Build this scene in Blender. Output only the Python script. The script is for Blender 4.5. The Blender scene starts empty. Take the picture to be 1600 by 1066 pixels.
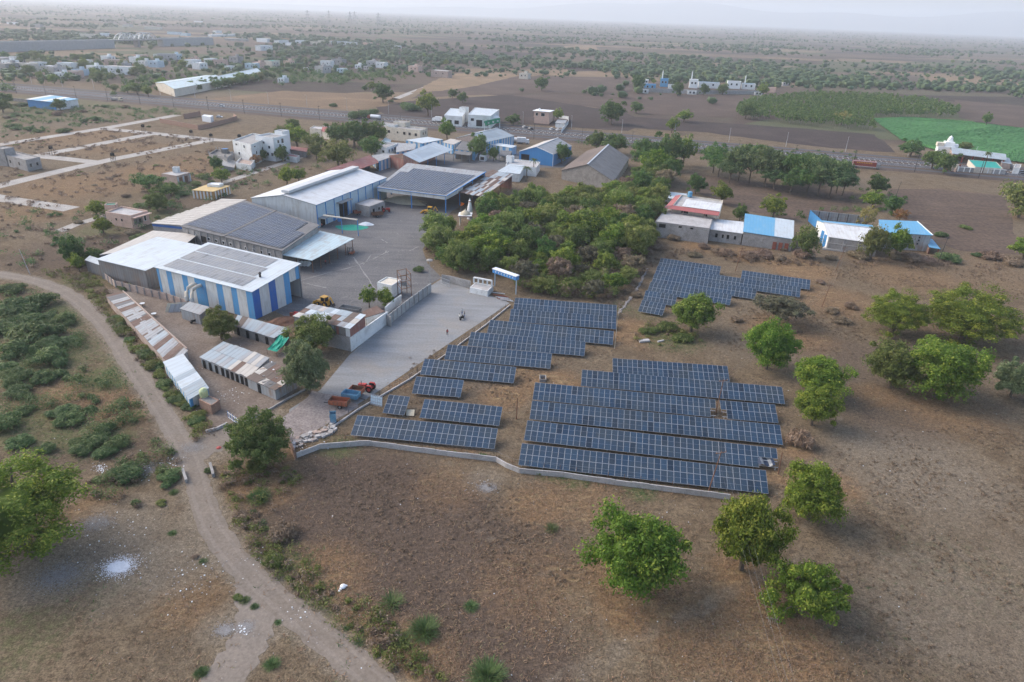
import bpy, bmesh, math, random
import numpy as np
from mathutils import Vector, Matrix
R = math.radians
sc = bpy.context.scene
col = sc.collection
# ------------------------------------------------------------------ camera
F = 1067.0; CAMH = 68.0; PITCH = R(25.6); ROLL = R(2.1)
_f = Vector((0, math.cos(PITCH), -math.sin(PITCH)))
_u0 = Vector((0, math.sin(PITCH), math.cos(PITCH))); _r0 = Vector((1, 0, 0))
_r = _r0 * math.cos(ROLL) + _u0 * math.sin(ROLL); _u = -_r0 * math.sin(ROLL) + _u0 * math.cos(ROLL)
cd = bpy.data.cameras.new('camera'); cam = bpy.data.objects.new('camera', cd); col.objects.link(cam)
cd.sensor_width = 36; cd.lens = F / 1600 * 36; cd.clip_start = 1; cd.clip_end = 80000
mw = Matrix((_r, _u, -_f)).transposed().to_4x4(); mw.translation = (0, 0, CAMH); cam.matrix_world = mw
sc.camera = cam
# ------------------------------------------------------------------ light
SUN_EL, SUN_AZ = R(36), R(-70)          # azimuth from +Y (north) towards +X; the evening sun stands at the left
w = bpy.data.worlds.new('World'); sc.world = w; w.use_nodes = True
nt = w.node_tree; bg = nt.nodes['Background']
sky = nt.nodes.new('ShaderNodeTexSky'); sky.sky_type = 'NISHITA'; sky.sun_disc = False
sky.sun_elevation = SUN_EL; sky.sun_rotation = SUN_AZ; sky.air_density = 1.0; sky.dust_density = 2.8; sky.ozone_density = 1.0
nt.links.new(sky.outputs[0], bg.inputs[0]); bg.inputs[1].default_value = 0.13
sl = bpy.data.lights.new('sun', 'SUN'); sl.energy = 1.0; sl.angle = R(45); sl.color = (1, .93, .84)
so = bpy.data.objects.new('sun', sl); col.objects.link(so)
so.rotation_euler = Vector((-math.sin(SUN_AZ) * math.cos(SUN_EL), -math.cos(SUN_AZ) * math.cos(SUN_EL), -math.sin(SUN_EL))).to_track_quat('-Z', 'Y').to_euler()
so.location = (-100, 0, 200)
vs = sc.view_settings; vs.view_transform = 'Standard'; vs.look = 'None'; vs.exposure = 1.27; vs.gamma = 1; vs.use_curve_mapping = False
sc.cycles.use_denoising = True; sc.cycles.max_bounces = 6; sc.cycles.volume_bounces = 1; sc.cycles.transparent_max_bounces = 6
sc.cycles.caustics_reflective = False; sc.cycles.caustics_refractive = False
HAZE = 0.000145
rng = np.random.default_rng(7); rnd = random.Random(11)
# ------------------------------------------------------------------ helpers
def G(x, y, z=0.0):
    "where the line of sight of photo pixel (x, y) meets the height z"
    d = _f + _r * ((x - 800) / F) + _u * (-(y - 533) / F); t = (z - CAMH) / d.z
    return Vector((d.x * t, d.y * t, z))
def PXM(x, y, z=0.0):
    "metres per photo pixel at that point"
    return (G(x, y, z) - Vector((0, 0, CAMH))).dot(_f) / F
def lerp(a, b, t): return a + (b - a) * t
def tag(o, label=None, cat=None, group=None, kind=None):
    if label: o['label'] = label
    if cat: o['category'] = cat
    if group: o['group'] = group
    if kind: o['kind'] = kind
    return o
class MB:
    def __init__(s): s.v = []; s.f = []; s.uv = []; s.m = []
    def face(s, pts, uv=None, m=0):
        i = len(s.v); s.v += [tuple(p) for p in pts]; s.f.append(list(range(i, i + len(pts)))); s.m.append(m)
        s.uv += uv if uv else [(0, 0)] * len(pts); return s
    def hexa(s, b, t, m=0):
        "b, t: four bottom and four top corners, counter-clockwise seen from above"
        s.face(t, m=m, uv=[(p[0], p[1]) for p in t]); s.face(b[::-1], m=m)
        for k in range(len(b)):
            j = (k + 1) % len(b); L = (Vector(b[j]) - Vector(b[k])).length; h = t[k][2] - b[k][2]
            s.face([b[k], b[j], t[j], t[k]], uv=[(0, 0), (L, 0), (L, h), (0, h)], m=m)
        return s
    def box(s, c, sz, rz=0.0, m=0):
        cx, cy, cz = c; a, b, h = sz[0] / 2, sz[1] / 2, sz[2] / 2; C, S = math.cos(rz), math.sin(rz)
        q = [(cx + x * C - y * S, cy + x * S + y * C) for x, y in ((-a, -b), (a, -b), (a, b), (-a, b))]
        return s.hexa([(x, y, cz - h) for x, y in q], [(x, y, cz + h) for x, y in q], m)
    def prism(s, poly, z0, z1, m=0):
        ar = sum(poly[i][0] * poly[(i + 1) % len(poly)][1] - poly[(i + 1) % len(poly)][0] * poly[i][1] for i in range(len(poly)))
        if ar < 0: poly = poly[::-1]
        return s.hexa([(p[0], p[1], z0) for p in poly], [(p[0], p[1], z1) for p in poly], m)
    def bar(s, a, b, wd, ht, m=0):
        "a beam of section wd x ht from a to b, wd measured level"
        a = Vector(a); b = Vector(b); d = (b - a); d.normalize()
        up = Vector((0, 0, 1)) if abs(d.z) < .95 else Vector((1, 0, 0))
        x = d.cross(up).normalized() * wd / 2; y = x.cross(d).normalized() * ht / 2
        q = [a - x - y, a + x - y, a + x + y, a - x + y]; p = [b - x - y, b + x - y, b + x + y, b - x + y]
        s.face(q, m=m); s.face(p[::-1], m=m)
        for k in range(4): j = (k + 1) % 4; s.face([q[j], q[k], p[k], p[j]], m=m)
        return s
    def tube(s, path, r, n=8, m=0, cap=True):
        path = [Vector(p) for p in path]; rs = r if isinstance(r, (list, tuple)) else [r] * len(path); rings = []
        for i, p in enumerate(path):
            d = (path[min(i + 1, len(path) - 1)] - path[max(i - 1, 0)]).normalized()
            up = Vector((0, 0, 1)) if abs(d.z) < .9 else Vector((1, 0, 0)); x = d.cross(up).normalized(); y = d.cross(x)
            rings.append([p + (x * math.cos(2 * math.pi * k / n) + y * math.sin(2 * math.pi * k / n)) * rs[i] for k in range(n)])
        i0 = len(s.v)
        for ring in rings: s.v += [tuple(q) for q in ring]
        for i in range(len(rings) - 1):
            for k in range(n):
                j = (k + 1) % n; s.f.append([i0 + i * n + k, i0 + i * n + j, i0 + (i + 1) * n + j, i0 + (i + 1) * n + k]); s.m.append(m); s.uv += [(0, 0)] * 4
        if cap:
            for ring, rev in ((rings[0], 0), (rings[-1], 1)): s.face(ring[::-1] if rev else ring, m=m)
        return s
    def lathe(s, c, prof, n=12, m=0): return s.tube([(c[0], c[1], c[2] + h) for r, h in prof], [max(r, .002) for r, h in prof], n, m)
    def slab(s, q, th, m=0):
        "roof sheet through four 3-D corners, uv in metres: u along q0-q1, v along q0-q3"
        q = [Vector(p) for p in q]; n = (q[1] - q[0]).cross(q[3] - q[0]).normalized()
        if n.z < 0: n = -n
        lo = [p - n * th for p in q]; L = (q[1] - q[0]).length; W = (q[3] - q[0]).length
        s.face(q, uv=[(0, 0), (L, 0), ((q[2] - q[3]).length, W), (0, W)], m=m); s.face(lo[::-1], m=m)
        for k in range(len(q)): j = (k + 1) % len(q); s.face([lo[k], lo[j], q[j], q[k]], m=m)
        return s
    def mesh(s, name, mats, off=(0, 0, 0)):
        me = bpy.data.meshes.new(name); ox, oy, oz = off
        me.from_pydata([(a - ox, b - oy, c - oz) for a, b, c in s.v], [], s.f)
        ul = me.uv_layers.new(name='UVMap'); ul.data.foreach_set('uv', [c for p in s.uv for c in p])
        mats = mats if isinstance(mats, (list, tuple)) else [mats]
        for mt in mats: me.materials.append(MT[mt])
        if len(mats) > 1: me.polygons.foreach_set('material_index', s.m)
        return me
class Thing:
    "an Empty at the thing's base; its parts are built in place and hang from it"
    def __init__(s, name, label, cat, loc, group=None):
        s.o = bpy.data.objects.new(name, None); col.objects.link(s.o); s.o.location = loc; s.o.empty_display_size = .5
        tag(s.o, label, cat, group); s.loc = Vector(loc)
    def part(s, name, mb, mats, parent=None, smooth=False):
        me = mb.mesh(name, mats, s.loc); o = bpy.data.objects.new(name, me); col.objects.link(o); o.parent = parent or s.o
        if smooth: me.polygons.foreach_set('use_smooth', [True] * len(me.polygons))
        return o
    def inst(s, name, me, mat4=None, loc=None, parent=None):
        o = bpy.data.objects.new(name, me); col.objects.link(o); o.parent = parent or s.o
        if mat4 is not None: o.matrix_local = mat4
        elif loc is not None: o.location = Vector(loc) - s.loc
        return o
def solo(name, mb, mats, label, cat, group=None, kind=None, smooth=False):
    me = mb.mesh(name, mats); o = bpy.data.objects.new(name, me); col.objects.link(o); tag(o, label, cat, group, kind)
    if smooth: me.polygons.foreach_set('use_smooth', [True] * len(me.polygons))
    return o
def struct(name, mb, mats):
    me = mb.mesh(name, mats); o = bpy.data.objects.new(name, me); col.objects.link(o); o['kind'] = 'structure'; return o
# ------------------------------------------------------------------ materials
MT = {}
def nodes(name):
    m = bpy.data.materials.new(name); m.use_nodes = True; MT[name] = m; t = m.node_tree
    return m, t, t.nodes['Principled BSDF'], t.links
def N(t, typ, **k):
    n = t.nodes.new('ShaderNode' + typ)
    for a, b in k.items():
        if a[0] == 'i' and a[1:].isdigit(): n.inputs[int(a[1:])].default_value = b
        else: setattr(n, a, b)
    return n
def c4(c): return (c[0], c[1], c[2], 1)
def mixc(t, fac, a, b, mode='MIX'):
    n = t.nodes.new('ShaderNodeMix'); n.data_type = 'RGBA'; n.blend_type = mode
    for sock, v in ((n.inputs[0], fac), (n.inputs[6], a), (n.inputs[7], b)):
        if isinstance(v, bpy.types.NodeSocket): t.links.new(v, sock)
        elif isinstance(v, (int, float)): sock.default_value = v
        else: sock.default_value = c4(v)
    return n.outputs[2]
def ramp(t, src, lo, hi):
    n = t.nodes.new('ShaderNodeMapRange'); t.links.new(src, n.inputs[0]); n.inputs[1].default_value = lo; n.inputs[2].default_value = hi; return n.outputs[0]
def noise(t, vec, scale, detail=4, rough=.6, dist=0.0):
    n = N(t, 'TexNoise'); n.inputs['Scale'].default_value = scale; n.inputs['Detail'].default_value = detail; n.inputs['Roughness'].default_value = rough
    n.inputs['Distortion'].default_value = dist
    if vec is not None: t.links.new(vec, n.inputs['Vector'])
    return n.outputs[0]
def math_(t, op, a, b=None):
    n = N(t, 'Math', operation=op)
    for k, v in ((0, a), (1, b)):
        if v is None: continue
        if isinstance(v, bpy.types.NodeSocket): t.links.new(v, n.inputs[k])
        else: n.inputs[k].default_value = v
    return n.outputs[0]
def bump(t, b, h, s, d=.05):
    n = N(t, 'Bump'); n.inputs['Strength'].default_value = s; n.inputs['Distance'].default_value = d; t.links.new(h, n.inputs['Height']); t.links.new(n.outputs[0], b.inputs['Normal'])
def grain(t, o, n, amt, lo=.33, hi=.67): return mixc(t, amt, o, mixc(t, ramp(t, n, lo, hi), (.12, .12, .12), (.88, .88, .88)), 'OVERLAY')
def plain(name, c, rough=.8, c2=None, scale=.5, dirt=None, spec=.3, metal=0, fine=6.0, bmp=.15):
    "painted or mineral surface with blotchy tone, and grime of colour dirt in patches"
    m, t, b, L = nodes(name); tc = N(t, 'TexCoord').outputs['Object']
    c2 = c2 or tuple(x * .78 for x in c); n1 = noise(t, tc, scale, 5, .65); n2 = noise(t, tc, fine, 3)
    o = mixc(t, ramp(t, n1, .35, .68), c, c2)
    if dirt: o = mixc(t, math_(t, 'MULTIPLY', ramp(t, noise(t, tc, scale * 2.3, 6, .7, .6), .5, .72), .8), o, dirt)
    o = grain(t, o, n2, .25); L.new(o, b.inputs['Base Color'])
    b.inputs['Roughness'].default_value = rough; b.inputs['Specular IOR Level'].default_value = spec; b.inputs['Metallic'].default_value = metal
    if bmp: bump(t, b, n2, bmp)
    return m
def sheet(name, c, c2, rough=.55, rib=1.0, line=.55, dirt=None, metal=.0, streak=.35):
    "ribbed steel sheeting: uv in metres, ribs every rib metres across u, streaks run down v"
    m, t, b, L = nodes(name); uv = N(t, 'UVMap').outputs[0]
    sx = N(t, 'SeparateXYZ'); L.new(uv, sx.inputs[0]); u, v = sx.outputs[0], sx.outputs[1]
    fr = math_(t, 'FRACT', math_(t, 'DIVIDE', u, rib)); ed = math_(t, 'LESS_THAN', fr, .10)
    mp = N(t, 'Mapping'); mp.inputs['Scale'].default_value = (1.3, .13, 1); L.new(uv, mp.inputs[0])
    st = noise(t, mp.outputs[0], 1.0, 5, .7); bl = noise(t, N(t, 'TexCoord').outputs['Object'], .35, 4)
    cell = N(t, 'TexWhiteNoise', noise_dimensions='2D'); cb = N(t, 'CombineXYZ')
    L.new(math_(t, 'FLOOR', math_(t, 'DIVIDE', u, rib)), cb.inputs[0]); L.new(math_(t, 'FLOOR', math_(t, 'DIVIDE', v, 4.0)), cb.inputs[1]); L.new(cb.outputs[0], cell.inputs[0])
    o = mixc(t, math_(t, 'MULTIPLY', ramp(t, st, .35, .7), streak * 2), c, c2)
    o = mixc(t, math_(t, 'MULTIPLY', cell.outputs[0], .45), o, c2)
    if dirt: o = mixc(t, math_(t, 'MULTIPLY', ramp(t, math_(t, 'ADD', math_(t, 'MULTIPLY', st, .6), math_(t, 'MULTIPLY', bl, .45)), .5, .66), .85), o, dirt)
    o = mixc(t, math_(t, 'MULTIPLY', ed, line), o, tuple(x * .55 for x in c2)); L.new(o, b.inputs['Base Color'])
    b.inputs['Roughness'].default_value = rough; b.inputs['Metallic'].default_value = metal; b.inputs['Specular IOR Level'].default_value = .35
    bump(t, b, math_(t, 'ADD', math_(t, 'SINE', math_(t, 'MULTIPLY', u, 2 * math.pi / .25)), math_(t, 'MULTIPLY', ed, 3)), .35, .02)
    return m
def leafmat(name, c, c2, c3, trans=.25):
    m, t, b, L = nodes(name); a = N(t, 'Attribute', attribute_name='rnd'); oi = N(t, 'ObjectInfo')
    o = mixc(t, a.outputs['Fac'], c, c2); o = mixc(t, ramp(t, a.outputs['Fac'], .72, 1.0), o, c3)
    hs = N(t, 'HueSaturation'); L.new(o, hs.inputs['Color']); L.new(ramp(t, oi.outputs['Random'], -1.3, 3.2), hs.inputs['Hue'])
    hs2 = math_(t, 'ADD', math_(t, 'MULTIPLY', oi.outputs['Random'], .045), .4775); L.new(hs2, hs.inputs['Hue'])
    L.new(math_(t, 'ADD', math_(t, 'MULTIPLY', math_(t, 'FRACT', math_(t, 'MULTIPLY', oi.outputs['Random'], 7.3)), .34), .84), hs.inputs['Value'])
    L.new(hs.outputs[0], b.inputs['Base Color']); b.inputs['Roughness'].default_value = .6; b.inputs['Specular IOR Level'].default_value = .25
    tr = N(t, 'BsdfTranslucent'); L.new(hs.outputs[0], tr.inputs[0]); mx = N(t, 'MixShader', i0=trans); out = t.nodes['Material Output']
    L.new(b.outputs[0], mx.inputs[1]); L.new(tr.outputs[0], mx.inputs[2]); L.new(mx.outputs[0], out.inputs[0])
    return m
leafmat('leaf_neem', (.085, .15, .016), (.17, .255, .03), (.33, .37, .055), .38)
leafmat('leaf_dark', (.058, .118, .026), (.105, .18, .038), (.18, .24, .055), .34)
leafmat('leaf_olive', (.095, .13, .03), (.165, .20, .05), (.26, .265, .08), .32)
leafmat('leaf_feather', (.065, .12, .04), (.115, .18, .062), (.18, .23, .085), .3)
leafmat('leaf_pale', (.10, .135, .06), (.16, .20, .09), (.24, .26, .13), .3)
leafmat('leaf_wood', (.12, .165, .036), (.20, .25, .058), (.31, .32, .10), .4)
leafmat('leaf_grey', (.095, .085, .055), (.14, .125, .08), (.17, .165, .09), .2)
leafmat('leaf_lime', (.10, .15, .02), (.18, .235, .035), (.32, .34, .06), .32)
leafmat('leaf_dry', (.17, .12, .075), (.24, .175, .115), (.30, .23, .16), .1)
leafmat('leaf_yellow', (.22, .19, .05), (.30, .27, .09), (.36, .34, .14))
leafmat('leaf_orange', (.28, .10, .04), (.34, .15, .06), (.25, .19, .07))
leafmat('leaf_far', (.034, .07, .022), (.058, .10, .03), (.09, .125, .042), 0)
leafmat('grass_dry', (.30, .20, .12), (.40, .29, .18), (.26, .24, .12), .3)
plain('bark', (.13, .10, .075), .9); plain('dead_wood', (.30, .25, .21), .9)
plain('concrete', (.36, .345, .335), .85, (.25, .24, .23), .3, (.18, .165, .15))
plain('concrete_pale', (.47, .45, .44), .85, (.36, .345, .335), .3, (.26, .235, .21))
plain('concrete_dark', (.25, .235, .22), .9, (.16, .15, .14), .4, (.11, .10, .09))
plain('whitewash', (.74, .75, .74), .75, (.62, .63, .62), .25, (.42, .40, .37))
plain('white_paint', (.80, .81, .80), .6, (.72, .73, .73), .2)
plain('cream', (.66, .60, .50), .8, (.56, .51, .43), .3, (.38, .34, .29)); plain('pink_plaster', (.60, .42, .34), .8, (.52, .36, .29), .4, (.40, .30, .25))
plain('brick', (.33, .20, .145), .9, (.25, .15, .11), 1.5, (.36, .30, .26)); plain('brick_plaster', (.44, .35, .30), .9, (.36, .27, .23), .5, (.26, .2, .17))
plain('blue_paint', (.07, .26, .58), .5, (.055, .21, .50), .3, (.13, .24, .40)); 

plain('sky_panel', (.50, .60, .66), .5, (.43, .54, .61), .3, (.42, .46, .48))
plain('steel_dark', (.06, .055, .055), .6); plain('steel_grey', (.26, .27, .28), .5, metal=.3); plain('galvanised', (.56, .58, .60), .45, metal=.3)
plain('rust', (.20, .10, .06), .85, (.14, .07, .045), 2.0, (.26, .15, .09)); plain('rust_red', (.27, .085, .055), .8, (.20, .07, .05), 1)
plain('red_paint', (.50, .045, .035), .45, (.40, .04, .03), 2); plain('orange_paint', (.40, .12, .06), .6, (.32, .10, .055), 1.5, (.24, .12, .08)); plain('yellow_paint', (.62, .33, .04), .45, (.52, .27, .04), 2)
plain('saffron', (.75, .17, .02), .7); plain('maroon', (.26, .05, .035), .6); plain('green_net', (.0, .30, .20), .6, (.0, .24, .16), 2); plain('teal_roof', (.02, .33, .27), .6)
plain('glass_dark', (.02, .024, .028), .12, spec=.6, bmp=0); plain('rubber', (.02, .02, .02), .85); plain('black', (.012, .012, .012), .9, bmp=0)
plain('tank_yellow', (.60, .66, .36), .5); plain('skin', (.20, .11, .07), .7); plain('hair', (.012, .01, .01), .6)
plain('cloth_white', (.66, .66, .64), .9); plain('cloth_dark', (.035, .035, .045), .9); plain('cloth_red', (.40, .10, .09), .9); plain('cloth_blue', (.10, .15, .28), .9)
plain('litter_white', (.75, .77, .78), .7, (.62, .66, .70), 3); plain('grain', (.56, .50, .38), .95, (.48, .42, .31), 1.5); plain('rubble', (.36, .33, .31), .95, (.26, .235, .22), 2)
plain('kerb_white', (.72, .72, .70), .8); plain('olive_canvas', (.045, .05, .04), .9); plain('ash', (.27, .26, .255), .95, (.22, .205, .195), .8); plain('chalk', (.68, .70, .73), .95, (.55, .56, .60), 1.2)
plain('wall_grey', (.40, .395, .385), .85, (.31, .305, .30), .5, (.22, .21, .2)); plain('green_sign', (.01, .28, .14), .5); plain('alu', (.37, .39, .42), .45, (.32, .34, .37), 1, metal=.2, bmp=0)
sheet('white_panel', (.68, .69, .67), (.57, .585, .58), .55, .33, .3, (.48, .455, .41), streak=.5); sheet('blue_panel', (.11, .35, .62), (.085, .29, .55), .5, .33, .35, (.17, .30, .47), streak=.5); sheet('deep_blue', (.035, .155, .48), (.028, .12, .40), .5, .33, .35, (.09, .18, .38), streak=.5)
sheet('roof_white', (.68, .685, .68), (.58, .585, .585), .5, 1.0, .3, (.50, .47, .44)); sheet('roof_cream', (.54, .50, .45), (.44, .405, .36), .6, 1.1, .35, (.40, .35, .31))
sheet('roof_pale', (.54, .59, .62), (.46, .515, .55), .5, 1.0, .3, (.42, .43, .42)); sheet('roof_aqua', (.50, .60, .62), (.42, .53, .56), .5, 1.0, .5, (.36, .33, .29))
sheet('roof_grey', (.36, .37, .38), (.27, .28, .29), .6, 1.0, .5, (.22, .18, .155)); sheet('roof_steel', (.36, .41, .44), (.28, .335, .37), .45, 1.0, .35, (.30, .28, .26))
sheet('roof_asbestos', (.19, .185, .185), (.125, .125, .13), .85, 1.05, .4, (.11, .105, .10)); sheet('roof_brown', (.16, .122, .102), (.13, .10, .084), .85, 1.05, .35, (.16, .125, .105))
sheet('roof_rust', (.165, .10, .076), (.115, .07, .055), .85, 1.0, .5, (.24, .185, .155)); sheet('roof_red', (.28, .10, .085), (.21, .075, .07), .7, 1.0, .5, (.30, .2, .18))
sheet('roof_tile_red', (.40, .13, .12), (.32, .10, .10), .7, .5, .2); sheet('roof_blue', (.12, .36, .56), (.10, .31, .50), .5, 1.0, .3, (.2, .38, .52)); sheet('roof_yellow', (.58, .41, .17), (.50, .35, .15), .6, .9, .3)
sheet('clad_grey', (.24, .235, .235), (.15, .145, .145), .65, .9, .6, (.23, .17, .135)); sheet('clad_steel', (.40, .42, .43), (.29, .31, .32), .5, .9, .5, (.26, .17, .12)); sheet('clad_blue', (.055, .235, .50), (.045, .20, .44), .5, .9, .3)
sheet('clad_white', (.60, .67, .70), (.52, .60, .64), .5, 2.4, .3, (.48, .50, .5)); sheet('clad_rust', (.30, .13, .10), (.22, .095, .08), .7, .9, .4, (.34, .27, .23))
def pvmat(name, c, c2, c3, rough, spec=.3, coat=.08):
    m, t, b, L = nodes(name); oi = N(t, 'ObjectInfo'); tc = N(t, 'TexCoord').outputs['Object']; gp = N(t, 'NewGeometry').outputs['Position']
    o = mixc(t, oi.outputs['Random'], c, c2)
    o = mixc(t, ramp(t, math_(t, 'FRACT', math_(t, 'MULTIPLY', oi.outputs['Random'], 13.7)), .86, .9), o, tuple(x * .6 for x in c))
    du = math_(t, 'MULTIPLY', ramp(t, noise(t, gp, .22, 5, .7), .40, .66), .9); o = mixc(t, du, o, c3)
    sp = N(t, 'SeparateXYZ'); L.new(tc, sp.inputs[0])
    g1 = math_(t, 'LESS_THAN', math_(t, 'FRACT', math_(t, 'MULTIPLY', sp.outputs[0], 6.0)), .05); o = mixc(t, math_(t, 'MULTIPLY', g1, .25), o, (.3, .33, .38))
    L.new(o, b.inputs['Base Color']); b.inputs['Roughness'].default_value = rough; b.inputs['Specular IOR Level'].default_value = spec
    b.inputs['Coat Weight'].default_value = coat; b.inputs['Coat Roughness'].default_value = .1
pvmat('pv_glass', (.012, .034, .068), (.024, .056, .10), (.038, .052, .064), .3); pvmat('pv_roof', (.022, .034, .066), (.036, .052, .092), (.055, .06, .072), .45, .12, 0); pvmat('pv_dusty', (.15, .16, .175), (.20, .21, .225), (.25, .24, .225), .4, .3, 0)
def asphalt(name, c, c2, streak=(1, 1, 1), rot=0, sc1=.15, extra=None, dirt=(.22, .19, .165), gr=.45):
    m, t, b, L = nodes(name); tc = N(t, 'TexCoord').outputs['Object']; mp = N(t, 'Mapping'); mp.inputs['Rotation'].default_value = (0, 0, rot); mp.inputs['Scale'].default_value = streak; L.new(tc, mp.inputs[0])
    mp2 = N(t, 'Mapping', vector_type='POINT'); mp2.inputs['Rotation'].default_value = (0, 0, 0); L.new(mp.outputs[0], mp2.inputs[0])
    n1 = noise(t, mp2.outputs[0], sc1, 6, .65, .3); n2 = noise(t, tc, 2.2, 5, .7); n3 = noise(t, tc, .09, 3, .6, .5)
    o = mixc(t, ramp(t, n1, .35, .66), c, c2); o = mixc(t, math_(t, 'MULTIPLY', ramp(t, n3, .5, .7), .7), o, dirt)
    if extra: o = mixc(t, math_(t, 'MULTIPLY', ramp(t, noise(t, mp2.outputs[0], 1.1, 6, .75), .64, .72), .6), o, extra)
    o = grain(t, o, n2, gr); L.new(o, b.inputs['Base Color']); b.inputs['Roughness'].default_value = .9; b.inputs['Specular IOR Level'].default_value = .2; bump(t, b, n2, .3)
asphalt('yard', (.155, .15, .15), (.108, .105, .107), (.25, 1.6, 1), R(-32), .25, (.34, .335, .33), (.17, .162, .155)); asphalt('entrance', (.255, .26, .265), (.20, .20, .202), (.22, 1.5, 1), R(-58), .3, None, (.26, .235, .21), .2)
asphalt('tar', (.085, .087, .096), (.065, .067, .075), (.1, 1.5, 1), R(19), .2, None, (.085, .084, .088)); asphalt('dirt_road', (.215, .178, .145), (.175, .145, .118), (1, 1, 1), 0, .3, None, (.19, .162, .138), .25)
asphalt('plot_road', (.40, .375, .345), (.32, .295, .27), (1, 1, 1), 0, .2, None, (.30, .26, .22)); asphalt('soil', (.195, .155, .125), (.145, .112, .09), (1, 1, 1), 0, .3, (.30, .28, .27)); asphalt('gravel', (.26, .225, .21), (.20, .17, .16), (1, 1, 1), 0, .5, (.44, .41, .40))
def field(name, c, c2, rot, sp=2.2, amt=.5):
    m, t, b, L = nodes(name); tc = N(t, 'TexCoord').outputs['Object']; mp = N(t, 'Mapping'); mp.inputs['Rotation'].default_value = (0, 0, rot); mp.inputs['Scale'].default_value = (.05, 1 / sp, 1); L.new(tc, mp.inputs[0])
    n1 = noise(t, mp.outputs[0], 1.0, 4, .6, .4); n2 = noise(t, tc, .03, 5, .6, .8); n3 = noise(t, tc, .7, 5, .7)
    o = mixc(t, math_(t, 'MULTIPLY', ramp(t, n1, .3, .7), amt), c, c2); o = mixc(t, math_(t, 'MULTIPLY', ramp(t, n2, .48, .68), .55), o, tuple(x * 1.3 for x in c2)); o = grain(t, o, n3, .45)
    L.new(o, b.inputs['Base Color']); b.inputs['Roughness'].default_value = .95; b.inputs['Specular IOR Level'].default_value = .1; bump(t, b, n3, .5, .2)
field('plough_dark', (.052, .039, .035), (.074, .055, .048), R(19)); field('plough_brown', (.085, .062, .050), (.115, .083, .065), R(21)); field('plough_red', (.088, .064, .050), (.13, .092, .068), R(47), 3.0, .8); field('stubble', (.19, .135, .085), (.24, .17, .105), R(19))
field('crop', (.045, .135, .045), (.075, .185, .06), R(15), 3.0, .7); field('dry_plot', (.155, .105, .066), (.21, .145, .088), R(40), 5)
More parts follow.
